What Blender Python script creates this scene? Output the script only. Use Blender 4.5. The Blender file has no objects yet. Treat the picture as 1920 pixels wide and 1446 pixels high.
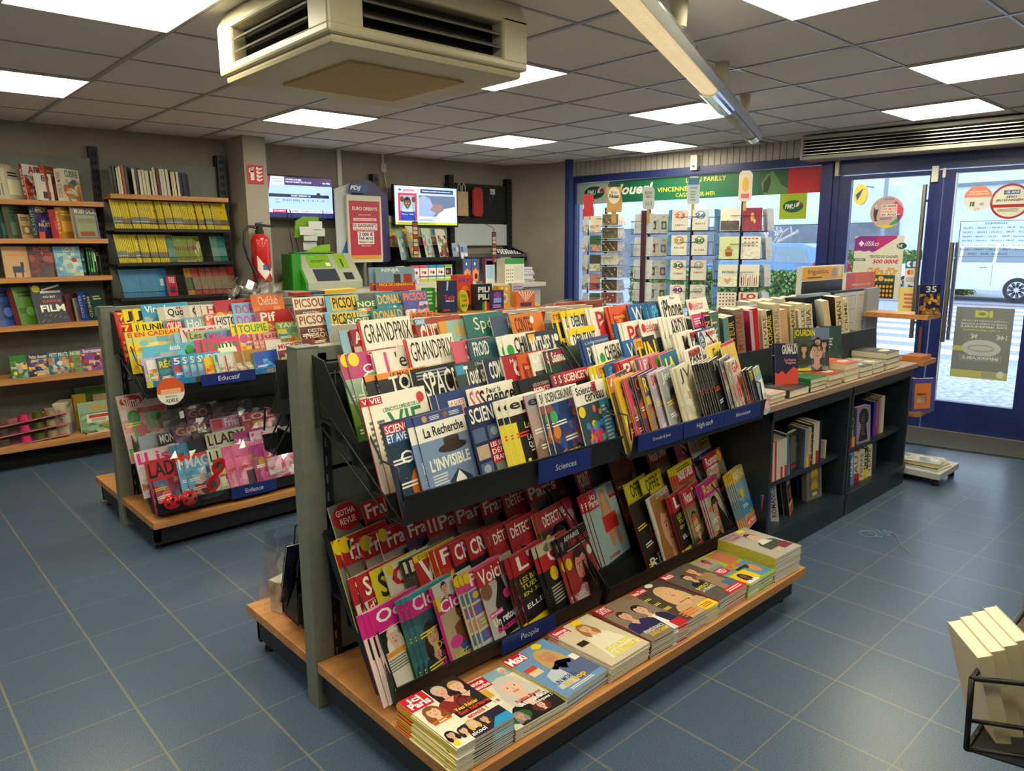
import bpy, math, random
from mathutils import Matrix, Vector
scn = bpy.context.scene
COL = scn.collection
# ---------------------------------------------------------------- camera
CAMP = Vector((-1.18388, -3.38038, 1.5))
yaw, pit, rol = 0.827866, -0.186328, -0.007080
f = Vector((math.cos(pit)*math.cos(yaw), math.cos(pit)*math.sin(yaw), math.sin(pit)))
r = Vector((math.sin(yaw), -math.cos(yaw), 0)); u = r.cross(f)
r2 = r*math.cos(rol)+u*math.sin(rol); u2 = u*math.cos(rol)-r*math.sin(rol)
cd = bpy.data.cameras.new('camera'); cam = bpy.data.objects.new('camera', cd); COL.objects.link(cam)
cam.matrix_world = Matrix(((r2.x,u2.x,-f.x,CAMP.x),(r2.y,u2.y,-f.y,CAMP.y),(r2.z,u2.z,-f.z,CAMP.z),(0,0,0,1)))
cd.sensor_width = 36; cd.sensor_fit = 'HORIZONTAL'; cd.lens = 1385.43/1920*36; cd.clip_start = .05; cd.clip_end = 300
scn.camera = cam
# ---------------------------------------------------------------- world and exposure
wd = bpy.data.worlds.new('overcast_sky'); scn.world = wd; wd.use_nodes = True
wb = wd.node_tree.nodes['Background']; wb.inputs[0].default_value = (.62,.78,1,1); wb.inputs[1].default_value = 1.6
scn.view_settings.view_transform = 'Standard'; scn.view_settings.look = 'None'
scn.view_settings.gamma = 1; scn.view_settings.use_curve_mapping = False
scn.view_settings.exposure = 0.95
PANEL_POWER = 10.0
PANEL_COLOR = (1,.93,.66)
CEIL = 2.389
# ---------------------------------------------------------------- colour + materials
def lin(h):
    if isinstance(h, (tuple, list)): return tuple(h[:3])
    h = h.lstrip('#'); h = h if len(h)==6 else ''.join(q*2 for q in h); o = []
    for i in (0,2,4):
        c = int(h[i:i+2],16)/255; o.append(c/12.92 if c<=.04045 else ((c+.055)/1.055)**2.4)
    return tuple(o)
MATS = {}
def mat(name, col='808080', rough=.5, metal=0, **k):
    if name in MATS: return MATS[name]
    m = bpy.data.materials.new(name); m.use_nodes = True; b = m.node_tree.nodes['Principled BSDF']
    b.inputs['Base Color'].default_value = (*lin(col),1); b.inputs['Roughness'].default_value = rough
    b.inputs['Metallic'].default_value = metal
    for kk,v in k.items():
        kk = kk.replace('_',' ')
        if kk in b.inputs: b.inputs[kk].default_value = v
    MATS[name] = m; return m
def nodes(m): return m.node_tree.nodes, m.node_tree.links, m.node_tree.nodes['Principled BSDF']
def printed(name, rough, spec=.5, coat=0):
    m = mat(name,'ffffff',rough); n,l,b = nodes(m)
    a = n.new('ShaderNodeAttribute'); a.attribute_name = 'Col'
    l.new(a.outputs['Color'], b.inputs['Base Color']); b.inputs['Specular IOR Level'].default_value = spec
    b.inputs['Coat Weight'].default_value = coat; b.inputs['Coat Roughness'].default_value = .15
    return m
PRINT = printed('glossy_print', .42, .45, .15)
PAPER = printed('matt_print', .75, .3)
def noisy(name, c1, c2, scale, rough, metal=0, stretch=(1,1,1), detail=4, bump=0, lo=.35, hi=.65):
    m = mat(name, c1, rough, metal); n,l,b = nodes(m)
    tc = n.new('ShaderNodeTexCoord'); mp = n.new('ShaderNodeMapping'); mp.inputs['Scale'].default_value = stretch
    nz = n.new('ShaderNodeTexNoise'); nz.inputs['Scale'].default_value = scale; nz.inputs['Detail'].default_value = detail
    cr = n.new('ShaderNodeValToRGB'); cr.color_ramp.elements[0].position = lo; cr.color_ramp.elements[1].position = hi
    cr.color_ramp.elements[0].color = (*lin(c1),1); cr.color_ramp.elements[1].color = (*lin(c2),1)
    l.new(tc.outputs['Object'], mp.inputs[0]); l.new(mp.outputs[0], nz.inputs[0]); l.new(nz.outputs[0], cr.inputs[0]); l.new(cr.outputs[0], b.inputs['Base Color'])
    if bump:
        bp = n.new('ShaderNodeBump'); bp.inputs['Strength'].default_value = bump; bp.inputs['Distance'].default_value = .002
        l.new(nz.outputs[0], bp.inputs['Height']); l.new(bp.outputs[0], b.inputs['Normal'])
    return m
BLACK = noisy('black_powder_coat','15171b','1d2025',60,.45)
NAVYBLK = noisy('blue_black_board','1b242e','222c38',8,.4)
GREY = noisy('grey_powder_coat','71756b','7a7e74',30,.42)
GREYP = noisy('grey_panel','666b67','717671',12,.5)
WOOD = noisy('beech_laminate','b27842','c88f55',3,.42,0,(1,12,12))
WALL = noisy('taupe_wall_paint','8f867e','999088',3,.9,0,(1,1,1),5,.1)
CEILM = noisy('mineral_ceiling_tile','ddd6d0','e8e2dc',160,.95,0,(1,1,1),3,0,.3,.7)
TBAR = mat('ceiling_bar_metal','a9a8ab',.35,.3)
NAVY = noisy('navy_lacquer_frame','1c2763','212e70',10,.35)
WHITEM = mat('white_lacquer','d8d6cf',.4)
CHROME = mat('chrome','c9ccd0',.12,1)
STEEL = mat('brushed_steel','a9a8a4',.28,1)
CREAM = noisy('aged_cream_plastic','bfb69a','c6bda2',2,.38)
DARK = mat('dark_void','050506',.9)
SIGN = mat('blue_sign_plastic','1d2f78',.3)
glass = mat('window_glass','ffffff',.02); _b = glass.node_tree.nodes['Principled BSDF']
_n,_l,_ = nodes(glass)
_t = _n.new('ShaderNodeBsdfTransparent'); _g = _n.new('ShaderNodeBsdfGlossy'); _g.inputs['Roughness'].default_value = .02
_mx = _n.new('ShaderNodeMixShader'); _fr = _n.new('ShaderNodeFresnel'); _fr.inputs[0].default_value = 1.45
_l.new(_fr.outputs[0],_mx.inputs[0]); _l.new(_t.outputs[0],_mx.inputs[1]); _l.new(_g.outputs[0],_mx.inputs[2]); _l.new(_mx.outputs[0], _n['Material Output'].inputs[0])
film = mat('clear_plastic_film','ffffff',.1); _n,_l,_ = nodes(film)
_t = _n.new('ShaderNodeBsdfTransparent'); _g = _n.new('ShaderNodeBsdfGlossy'); _g.inputs['Roughness'].default_value = .12
_mx = _n.new('ShaderNodeMixShader'); _lw = _n.new('ShaderNodeLayerWeight'); _lw.inputs[0].default_value = .35
_l.new(_lw.outputs['Facing'],_mx.inputs[0]); _l.new(_t.outputs[0],_mx.inputs[1]); _l.new(_g.outputs[0],_mx.inputs[2]); _l.new(_mx.outputs[0], _n['Material Output'].inputs[0])
def emis(name, col, s):
    m = mat(name,'000000',.5); b = m.node_tree.nodes['Principled BSDF']
    b.inputs['Emission Color'].default_value = (*lin(col),1); b.inputs['Emission Strength'].default_value = s; return m
SCREEN = mat('lit_screen','000000',.25); _n,_l,_b = nodes(SCREEN)
_a = _n.new('ShaderNodeAttribute'); _a.attribute_name = 'Col'; _l.new(_a.outputs['Color'], _b.inputs['Emission Color']); _b.inputs['Emission Strength'].default_value = .95
# floor: speckled blue tiles with grout
FLOOR = mat('blue_speckled_tiles','506a8c',.42); _n,_l,_b = nodes(FLOOR)
_tc = _n.new('ShaderNodeTexCoord'); _sx = _n.new('ShaderNodeSeparateXYZ'); _l.new(_tc.outputs['Object'], _sx.inputs[0])
def mth(n,l,op,a,b=None):
    k = n.new('ShaderNodeMath'); k.operation = op
    for i,v in enumerate((a,b)):
        if v is None: continue
        if isinstance(v,(int,float)): k.inputs[i].default_value = v
        else: l.new(v, k.inputs[i])
    return k.outputs[0]
def groutmask(n,l,coord,off,size,gw):
    t = mth(n,l,'DIVIDE', mth(n,l,'SUBTRACT',coord,off), size)
    fr = mth(n,l,'FRACT', mth(n,l,'ADD',t,100.5))
    d = mth(n,l,'ABSOLUTE', mth(n,l,'SUBTRACT',fr,.5))
    return mth(n,l,'LESS_THAN', d, gw/size/2)
_gx = groutmask(_n,_l,_sx.outputs[0],.004,.3072,.0075); _gy = groutmask(_n,_l,_sx.outputs[1],.0148,.3034,.0045)
_gm = mth(_n,_l,'MAXIMUM',_gx,_gy)
_nz = _n.new('ShaderNodeTexNoise'); _nz.inputs['Scale'].default_value = 260; _nz.inputs['Detail'].default_value = 3
_cr = _n.new('ShaderNodeValToRGB'); _cr.color_ramp.elements[0].position=.32; _cr.color_ramp.elements[1].position=.7
_cr.color_ramp.elements[0].color=(*lin('34455e'),1); _cr.color_ramp.elements[1].color=(*lin('60748f'),1)
_nz2 = _n.new('ShaderNodeTexNoise'); _nz2.inputs['Scale'].default_value = 2.2; _nz2.inputs['Detail'].default_value = 6
_m2 = _n.new('ShaderNodeMix'); _m2.data_type='RGBA'; _m2.blend_type='MULTIPLY'; _m2.inputs[0].default_value=.14
_l.new(_tc.outputs['Object'],_nz.inputs[0]); _l.new(_tc.outputs['Object'],_nz2.inputs[0]); _l.new(_nz.outputs[0],_cr.inputs[0])
_l.new(_cr.outputs[0],_m2.inputs[6]); _l.new(_nz2.outputs[0],_m2.inputs[7])
_m1 = _n.new('ShaderNodeMix'); _m1.data_type='RGBA'; _m1.inputs[7].default_value=(*lin('74766f'),1)
_l.new(_gm,_m1.inputs[0]); _l.new(_m2.outputs[2],_m1.inputs[6]); _l.new(_m1.outputs[2],_b.inputs['Base Color'])
_rg = mth(_n,_l,'ADD', mth(_n,_l,'MULTIPLY',_nz2.outputs[0],.05), .27); _l.new(_rg,_b.inputs['Roughness'])
_bp = _n.new('ShaderNodeBump'); _bp.inputs['Strength'].default_value=.5; _bp.inputs['Distance'].default_value=.002; _bp.invert=True
_l.new(_gm,_bp.inputs['Height']); _l.new(_bp.outputs[0],_b.inputs['Normal'])
# ---------------------------------------------------------------- mesh builder
class MB:
    def __init__(s, M=None): s.v=[]; s.f=[]; s.m=[]; s.c=[]; s.mats=[]; s.M=M; s.sm=[]
    def mi(s, m):
        if m not in s.mats: s.mats.append(m)
        return s.mats.index(m)
    def add(s, vs, fs, col=None, m=None, smooth=False, M=None):
        o=len(s.v); 
        MM = M if M is not None else s.M
        if MM is not None: vs=[tuple(MM@Vector(p)) for p in vs]
        s.v+=vs; k=s.mi(m or PRINT); cc=lin(col) if col is not None else (1,1,1)
        for q in fs: s.f.append(tuple(i+o for i in q)); s.m.append(k); s.c.append(cc); s.sm.append(smooth)
    def box(s,x0,y0,z0,x1,y1,z1,col=None,m=None,M=None):
        a=[(x0,y0,z0),(x1,y0,z0),(x1,y1,z0),(x0,y1,z0),(x0,y0,z1),(x1,y0,z1),(x1,y1,z1),(x0,y1,z1)]
        s.add(a,[(0,3,2,1),(4,5,6,7),(0,1,5,4),(1,2,6,5),(2,3,7,6),(3,0,4,7)],col,m,False,M); return s
    def prism(s,pts,a0,a1,axis='x',col=None,m=None,M=None):
        n=len(pts)
        def P(p,a): return {'x':(a,p[0],p[1]),'y':(p[0],a,p[1]),'z':(p[0],p[1],a)}[axis]
        vs=[P(p,a0) for p in pts]+[P(p,a1) for p in pts]
        fs=[tuple(range(n)),tuple(range(2*n-1,n-1,-1))]+[(i,i+n,(i+1)%n+n,(i+1)%n) for i in range(n)]
        s.add(vs,fs,col,m,False,M); return s
    def cyl(s,p0,p1,r0,r1=None,n=12,col=None,m=None,M=None,smooth=True):
        r1=r0 if r1 is None else r1; p0=Vector(p0); p1=Vector(p1); d=(p1-p0).normalized()
        a=d.orthogonal().normalized(); b=d.cross(a); vs=[]
        for p,rr in ((p0,r0),(p1,r1)):
            for i in range(n):
                t=2*math.pi*i/n; vs.append(tuple(p+a*math.cos(t)*rr+b*math.sin(t)*rr))
        s.add(vs,[(i,(i+1)%n,(i+1)%n+n,i+n) for i in range(n)],col,m,smooth,M)
        s.add(vs,[tuple(range(n-1,-1,-1)),tuple(range(n,2*n))],col,m,False,M); return s
    def tube(s,pts,r,n=6,col=None,m=None,M=None):
        P=[Vector(p) for p in pts]; vs=[]; a=None
        for i,p in enumerate(P):
            d=((P[min(i+1,len(P)-1)]-P[max(i-1,0)])).normalized()
            if a is None: a=d.orthogonal().normalized()
            a=(a-d*a.dot(d)).normalized(); b=d.cross(a)
            for k in range(n):
                t=2*math.pi*k/n; vs.append(tuple(p+a*math.cos(t)*r+b*math.sin(t)*r))
        fs=[(i*n+k,i*n+(k+1)%n,(i+1)*n+(k+1)%n,(i+1)*n+k) for i in range(len(P)-1) for k in range(n)]
        fs+=[tuple(range(n-1,-1,-1)),tuple(range((len(P)-1)*n,len(P)*n))]
        s.add(vs,fs,col,m,True,M); return s
    def lathe(s,prof,n=24,col=None,m=None,M=None,c=(0,0,0),arc=1.0):
        vs=[];k=len(prof)
        for i in range(n):
            t=2*math.pi*i/n
            for (rr,z) in prof: vs.append((c[0]+rr*math.cos(t),c[1]+rr*math.sin(t),c[2]+z))
        fs=[(i*k+j,((i+1)%n)*k+j,((i+1)%n)*k+j+1,i*k+j+1) for i in range(n) for j in range(k-1)]
        s.add(vs,fs,col,m,True,M); return s
    def build(s,name,parent=None,loc=None,mats=None,bevel=0):
        o=bpy.data.objects.new(name,s.mesh(name)); COL.objects.link(o)
        if parent: o.parent=parent
        if loc: o.location=loc
        if bevel:
            b=o.modifiers.new('bevel','BEVEL'); b.width=bevel; b.segments=2; b.limit_method='ANGLE'
        return o
    def mesh(s,name):
        me=bpy.data.meshes.new(name); me.from_pydata(s.v,[],s.f)
        for m in s.mats: me.materials.append(m)
        me.polygons.foreach_set('material_index',s.m); me.polygons.foreach_set('use_smooth',s.sm)
        ca=me.color_attributes.new('Col','FLOAT_COLOR','CORNER'); arr=[]
        for q,c in zip(s.f,s.c): arr+= [c[0],c[1],c[2],1.0]*len(q)
        ca.data.foreach_set('color',arr); me.update(); return me
def empty(name,loc=(0,0,0),rz=0,parent=None):
    o=bpy.data.objects.new(name,None); COL.objects.link(o); o.location=loc; o.rotation_euler=(0,0,rz); o.empty_display_size=.05
    if parent: o.parent=parent
    return o
LABELS={}
def tag(o,label,cat,group=None):
    w=label.split()
    if len(w)>16: print('LONG LABEL',len(w),label)
    key=label
    if key in LABELS and not (group and LABELS[key]==group): print('DUP LABEL',label)
    LABELS[key]=group
    o['label']=label; o['category']=cat
    if group: o['group']=group
    return o
def struct(o): o['kind']='structure'; return o
# ---------------------------------------------------------------- lettering
GL={}
def glyphs(t,bold=0.012,shear=0):
    k=(t,bold,shear)
    if k in GL: return GL[k]
    c=bpy.data.curves.new('t','FONT'); c.body=t; c.size=1; c.resolution_u=2; c.offset=bold; c.shear=shear; c.fill_mode='FRONT'; c.dimensions='2D'
    o=bpy.data.objects.new('t',c); me=bpy.data.meshes.new_from_object(o)
    vs=[(p.co.x,p.co.y) for p in me.vertices]; fs=[tuple(p.vertices) for p in me.polygons]
    bpy.data.objects.remove(o); bpy.data.curves.remove(c); bpy.data.meshes.remove(me)
    if not vs: vs=[(0,0)]
    x0=min(p[0] for p in vs);x1=max(p[0] for p in vs);y0=min(p[1] for p in vs);y1=max(p[1] for p in vs)
    vs=[((p[0]-x0)/max(x1-x0,1e-6),(p[1]-y0)/max(y1-y0,1e-6)) for p in vs]
    GL[k]=(vs,fs,(x1-x0)/max(y1-y0,1e-6)); return GL[k]
EPS=.00018
class Face:
    """flat printed face: u right, v up, in metres (0..w,0..h); plane y=-off, facing -y. All calls take 0..1 fractions."""
    def __init__(s,mb,w,h,y=0,x=0,z=0,m=None,M=None,mir=False,eps=EPS): s.b=mb;s.w=w;s.h=h;s.y=y;s.x=x;s.z=z;s.m=m or PRINT;s.M=M;s.mir=mir;s.eps=eps
    def P(s,uv,L):
        uu=1-uv[0] if s.mir else uv[0]
        return (s.x+uu*s.w, s.y-L*s.eps, s.z+uv[1]*s.h)
    def poly(s,pts,col,L=2):
        n=len(pts); q=tuple(range(n)) 
        a=sum(pts[i][0]*pts[(i+1)%n][1]-pts[(i+1)%n][0]*pts[i][1] for i in range(n))
        if (a<0)!=s.mir: q=q[::-1]
        s.b.add([s.P(p,L) for p in pts],[q],col,s.m,False,s.M)
    def rect(s,x0,y0,x1,y1,col,L=2): s.poly([(x0,y0),(x1,y0),(x1,y1),(x0,y1)],col,L)
    def ell(s,cx,cy,rx,ry,col,L=3,n=14): s.poly([(cx+rx*math.cos(2*math.pi*i/n),cy+ry*math.sin(2*math.pi*i/n)) for i in range(n)],col,L)
    def txt(s,t,x0,y0,x1,y1,col,L=5,bold=.015,fit=False,shear=0,rot=0):
        vs,fs,asp=glyphs(t,bold,shear)
        if fit:
            W=(x1-x0)*s.w;H=(y1-y0)*s.h
            if W/H>asp: nw=asp*H/s.w; c=(x0+x1)/2; x0,x1=c-nw/2,c+nw/2
            else: nh=W/asp/s.h; c=(y0+y1)/2; y0,y1=c-nh/2,c+nh/2
        if rot==1: pts=[(x1-b*(x1-x0), y0+a*(y1-y0)) for a,b in vs]    # reads upwards
        elif rot==-1: pts=[(x0+b*(x1-x0), y1-a*(y1-y0)) for a,b in vs]
        else: pts=[(x0+a*(x1-x0), y0+b*(y1-y0)) for a,b in vs]
        fs2=[q[::-1] for q in fs] if s.mir else fs
        s.b.add([s.P(p,L) for p in pts],fs2,col,s.m,False,s.M)
    def lines(s,x0,y0,x1,y1,n,col,L=4,rag=.25,seed=1):
        rn=random.Random(seed*7+n); hh=(y1-y0)/n
        for i in range(n):
            y=y1-(i+1)*hh; s.rect(x0,y+hh*.25,x1-(x1-x0)*rag*rn.random(),y+hh*.75,col,L)
    def person(s,cx,cy,k,skin='e0b394',hair='5a3a22',cloth='333a55',long=True,L=2,body=True,lips='b0392f'):
        """head of half-width k centred at cx,cy with hair, face and shoulders"""
        a=s.w/s.h
        E=lambda x,y,rx,ry,c,l,n=14: s.ell(cx+x*k,cy+y*k*a,rx*k,ry*k*a,c,l,n)
        Q=lambda pts,c,l: s.poly([(min(max(cx+x*k,.01),.99),min(max(cy+y*k*a,.005),.995)) for x,y in pts],c,l)
        if body: Q([(-2.6,-5.2),(-2.5,-3),(-1.9,-2.3),(-.5,-1.8),(.5,-1.8),(1.9,-2.3),(2.5,-3),(2.6,-5.2)],cloth,L); Q([(-.9,-2.0),(0,-3.2),(.9,-2.0)],skin,L+1)
        if long: E(0,.1,1.42,1.75,hair,L,16); E(-1.05,-1.2,.62,1.4,hair,L+1); E(1.05,-1.2,.62,1.4,hair,L+1)
        else: E(0,.35,1.14,1.35,hair,L)
        Q([(-.42,-.9),(.42,-.9),(.48,-2.1),(-.48,-2.1)],skin,L+1)
        E(0,0,.95,1.3,skin,L+2,18)
        Q([(-.98,.5),(-.8,1.15),(0,1.5),(.8,1.15),(.98,.45),(.5,.95),(-.1,.7),(-.6,.9)],hair,L+3)
        for q in (-1,1):
            E(q*.38,.08,.2,.1,'f4efe8',L+3,8); E(q*.38,.08,.1,.1,'2a2522',L+4,8)
            Q([(q*.38-.24,.26),(q*.38+.24,.26),(q*.38+.2,.34),(q*.38-.2,.34)],hair,L+3)
        Q([(-.04,.05),(.1,-.32),(-.12,-.34)],tuple(v*.75 for v in lin(skin)),L+3)
        E(0,-.62,.34,.12,lips,L+3,10); Q([(-.26,-.6),(.26,-.6),(.2,-.64),(-.2,-.64)],'f6ece6',L+4)
# ---------------------------------------------------------------- printed things
DES={}
def design(key,desc,fn,w=.21,h=.275,t=.004,spine=None,back='cfc9bd',kind='magazine',sp=None,hard=False,cat=None):
    DES[key]=dict(desc=desc,fn=fn,w=w,h=h,t=t,spine=spine,back=back,kind=kind,sp=sp,hard=hard,mesh=None,cat=cat or kind.split('_')[-1])
def dmesh(key):
    d=DES[key]
    if d['mesh']: return d['mesh']
    w,h,t=d['w'],d['h'],d['t']; mb=MB(); sp=d['spine'] or '#9a958a'
    cc=d['back']
    if t>=.009:
        ct=.0012; e=.002
        mb.box(0,0,0,w,ct,h,cc); mb.box(0,t-ct,0,w,t,h,cc); mb.box(0,ct,0,ct,t-ct,h,sp)
        mb.box(ct,ct,e,w-e,t-ct,h-e,'e6dcc4',PAPER)
    else:
        a=[(0,0,0),(w,0,0),(w,t,0),(0,t,0),(0,0,h),(w,0,h),(w,t,h),(0,t,h)]
        mb.add(a,[(0,3,2,1),(4,5,6,7),(1,2,6,5)],'e4dccb',PAPER); mb.add(a,[(2,3,7,6)],d['back']); mb.add(a,[(0,1,5,4),(3,0,4,7)],sp)
    fc=Face(mb,w,h); d['fn'](fc)
    if d['sp']:                                            # spine lettering: faces -x
        txt,col,u0,u1=d['sp'] if len(d['sp'])==4 else (*d['sp'],.12,.88)
        Ms=Matrix(((0,1,0,0),(-1,0,0,t),(0,0,1,0),(0,0,0,1)))
        fs=Face(mb,t,h,M=Ms); 
        if d.get('sband') is None and txt: fs.txt(txt,.2,u0,.8,u1,col,2,.01,rot=1)
    d['mesh']=mb.mesh(key); return d['mesh']
def put(key,loc,tilt=0,yaw=0,label=None,group=None,flat=None,M=None):
    """a printed thing; tilt = leaning back, yaw = turned; flat = lying face up with this heading"""
    d=DES[key]; o=bpy.data.objects.new(d['kind'],dmesh(key)); COL.objects.link(o)
    if flat is not None: o.rotation_euler=(-math.pi/2,0,flat)
    else: o.rotation_euler=(-math.radians(tilt),0,math.radians(yaw))
    o.location=loc; 
    if label: tag(o,label,d['cat'],group)
    return o
rnd=random.Random(5)
def mosaic(c,x0,y0,x1,y1,cols,nx,ny,seed,L=2):
    rn=random.Random(seed); C=[lin(q) for q in cols]; J=lambda a:a+rn.uniform(-.38,.38)
    G=[[(x0+(x1-x0)*min(max((J(i) if 0<i<nx else i)/nx,0),1),y0+(y1-y0)*min(max((J(j) if 0<j<ny else j)/ny,0),1)) for i in range(nx+1)] for j in range(ny+1)]
    F=[[rn.random() for _ in range(4)] for _ in range(4)]
    for j in range(ny):
        for i in range(nx):
            u_,v_=i/nx*3,j/ny*3; a,b=int(u_),int(v_); fu,fv=u_-a,v_-b
            t=(F[b][a]*(1-fu)+F[b][min(a+1,3)]*fu)*(1-fv)+(F[min(b+1,3)][a]*(1-fu)+F[min(b+1,3)][min(a+1,3)]*fu)*fv
            t=min(max((t-.5)*1.6+.5+rn.uniform(-.18,.18),0),.999)*(len(C)-1) if len(C)>1 else 0
            k=int(t); q=C[k]; w_=C[min(k+1,len(C)-1)]; m_=t-k; g=rn.uniform(.8,1.2)
            c.poly([G[j][i],G[j][i+1],G[j+1][i+1],G[j+1][i]],tuple(min(1,(q[z]*(1-m_)+w_[z]*m_)*g) for z in range(3)),L)
def pic(c,p,v1,seed):
    k=p[0]; rn=random.Random(seed)
    if k=='P': c.person(.5,v1*.62,.19,*p[1:4],long=p[4] if len(p)>4 else True)
    elif k=='PL': c.person(.66,v1*.6,.17,*p[1:4],long=p[4] if len(p)>4 else True)
    elif k=='PP': c.person(.3,v1*.62,.125,*p[1:4]); c.person(.7,v1*.5,.125,*p[4:7],long=False)
    elif k=='L':
        c.rect(0,0,1,v1,p[1],2); n=7
        c.poly([(0,0)]+[(i/n,v1*(.45+.22*rn.random())) for i in range(n+1)]+[(1,0)],p[2],3)
        c.poly([(0,0)]+[(i/n,v1*(.2+.15*rn.random())) for i in range(n+1)]+[(1,0)],p[3],4)
    elif k=='B':
        if v1<=0: return
        bg_=getattr(c,'bg',None); mosaic(c,.02,.01,.98,v1,([bg_,bg_] if bg_ else [])+list(p[1][:3])+([bg_] if bg_ else []),6,7,seed,2)
        for i in range(4):
            q=rn.random; R=.05+.09*q(); c.ell(R+q()*(1-2*R),R*.8+q()*(v1-R*1.7),R,R*.8,rn.choice(p[1]),3)
    elif k=='S':
        for i in range(26): c.ell(rn.random()*.96+.02,rn.random()*v1*.96+.01,.006,.005,'e8eef8',2,4)
        c.ell(.58,v1*.38,.3,.22,p[1],3,24); c.ell(.66,v1*.42,.22,.17,p[2],4,20)
    elif k=='G':
        n=p[2]; m=p[3]
        for i in range(n):
            for j in range(m):
                x=(i+.1)/n; y=v1*(j+.1)/m; c.rect(x,y,x+.8/n,y+v1*.8/m,rn.choice(p[1]),2)
                c.ell(x+.4/n,y+v1*.42/m,.24/n,v1*.26/m,rn.choice(p[1]),3)
    elif k=='R':
        for (x0,y0,x1,y1,col) in p[1:]: c.rect(x0,y0*v1,x1,y1*v1,col,3)
def T(key,desc,title,bg,tc,band=None,p=None,sub=(),th=.2,badge=None,fine=None,tx=(.05,.95),seed=None,deco=None,bold=.02,shear=0,**kw):
    sd=seed if seed is not None else sum(ord(q) for q in key)
    def fn(c):
        c.bg=bg; c.rect(0,0,1,1,bg,1); v1=1-th
        if p and p[0] in('P','PP','PL'): B_=lin(bg); mosaic(c,0,0,1,v1,[tuple(v*.65 for v in B_),tuple(min(1,v*1.3) for v in B_)],5,6,sd,2)
        if p: pic(c,p,v1,sd)
        if p and not fine and v1>.5 and kw.get('kind') in(None,'children_magazine'):
            rq=random.Random(sd); tc2=rq.choice(['f2efe6','f2efe6','f0dc2a','e8402c','f2efe6'])
            for j in range(3):
                yy=v1*(.12+.26*j+.05*rq.random()); xx=.06+.4*rq.random()*(j%2); c.lines(xx,yy,xx+.42,yy+.07,2,tc2 if j!=1 else 'f2efe6',5,.35,sd+j)
        if band: c.rect(0,v1,1,1,band,3)
        if title: c.txt(title,tx[0],v1+th*.16,tx[1],1-th*.14,tc,6,bold,shear=shear)
        for s_ in sub:
            t_,col,x0,y0,x1,y1=s_[:6]; bgc=s_[6] if len(s_)>6 else None
            if bgc: c.rect(x0-.02,y0-.012,x1+.02,y1+.012,bgc,5)
            c.txt(t_,x0,y0,x1,y1,col,6,.012)
        if badge: c.ell(badge[1],badge[2],badge[3],badge[3]*c.w/c.h,badge[0],6,16)
        if fine: c.lines(fine[0],fine[1],fine[2],fine[3],fine[4],fine[5],5,.3,sd)
        if deco: deco(c)
    kw.setdefault('spine',band or bg); design(key,desc,fn,**kw)
Y='f2d21a'; RD='c8202c'; PK='e0218a'; WH='efeae2'; BK='1a1b1f'; NV='1f2c5c'; TL='1f7f74'
# --- sciences and animals, upper tray
T('avenir','starry magazine with glowing orange planet',None,'1b3850','ffffff',p=('S','c86a1e','f0b040'),sub=[('SCIENCES','ffffff',.05,.88,.6,.96,'c23038'),('ET AVENIR','ffffff',.05,.79,.6,.87,'2f5fa8'),('ORIG','ffffff',.2,.55,.98,.68),('et',WH,.7,.25,.8,.3)],spine='8a2b2b')
def _rech(c):
    c.rect(0,0,1,1,'7b93b8',1); c.rect(0,.9,1,1,'3b4a86',2); c.rect(0,.72,1,.9,'f3efe6',2); c.txt('La Recherche',.12,.755,.93,.86,BK,5,.02)
    for x,s_ in ((.2,'c79873'),(.62,'8a5f45')): c.ell(x,.95,.05,.035,s_,4)
    c.lines(.3,.92,.52,.97,3,'d8dcea',4); c.lines(.7,.92,.94,.97,3,'d8dcea',4)
    c.ell(.62,.6,.3,.05,'3a2c28',3,20); c.rect(.46,.6,.78,.7,'3a2c28',4); c.ell(.62,.7,.16,.02,'4a3a34',5)
    c.poly([(.45,0),(.4,.25),(.62,.36),(.86,.24),(.95,0)],'2b3350',3); c.poly([(.52,.0),(.52,.24),(.63,.34),(.74,.24),(.74,0)],'f1eee8',4)
    c.txt("L'INVISIBLE",.1,.4,.92,.53,'f6f4ee',6,.03); c.lines(.1,.16,.4,.37,7,'dfe3ea',5,.2,3)
design('recherche','pale blue magazine with bowler hat over empty collar',_rech,spine='3b4a86')
T('defense','navy science magazine with red defence box','SCIENCE&','1d2a52','f5f3ee',p=('G',['7b8a72','c0a890','50648c','9aa6b4'],3,4),th=.24,sub=[('LES SECRETS','ffffff',.35,.5,.9,.55,'c5282e'),('DÉFENSE','ffffff',.35,.42,.95,.49,'c5282e'),('FRANÇAISE','ffffff',.35,.33,.95,.4,'c5282e')],fine=(.1,.04,.4,.2,4,Y),spine='1d2a52',band='1d2a52')
T('epsbk','black magazine with cream masthead and yellow columns','epsi',BK,'222222',band='ece5d4',p=('R',(.0,.0,.12,.9,'e9d524'),(.2,.0,.27,.35,'e9d524'),(.35,.0,.42,.3,'e9d524'),(.5,.0,.57,.32,'e9d524'),(.66,0,.73,.35,'e9d524')),sub=[('Lumière','f2e96a',.3,.62,.9,.7),('LA GRANDE','ffffff',.3,.48,.9,.54),('DU SIECLE','ffffff',.3,.4,.9,.46)],spine='ece5d4')
T('epspk','dusty pink magazine showing a tower of dominoes','epsi','b79a9c','2b2f3a',band='a9a0ae',p=('L','b49a98','8a6e62','c0a48c'),sub=[('DR','ffffff',.6,.05,.9,.15)],spine='8e4a36')
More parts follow.
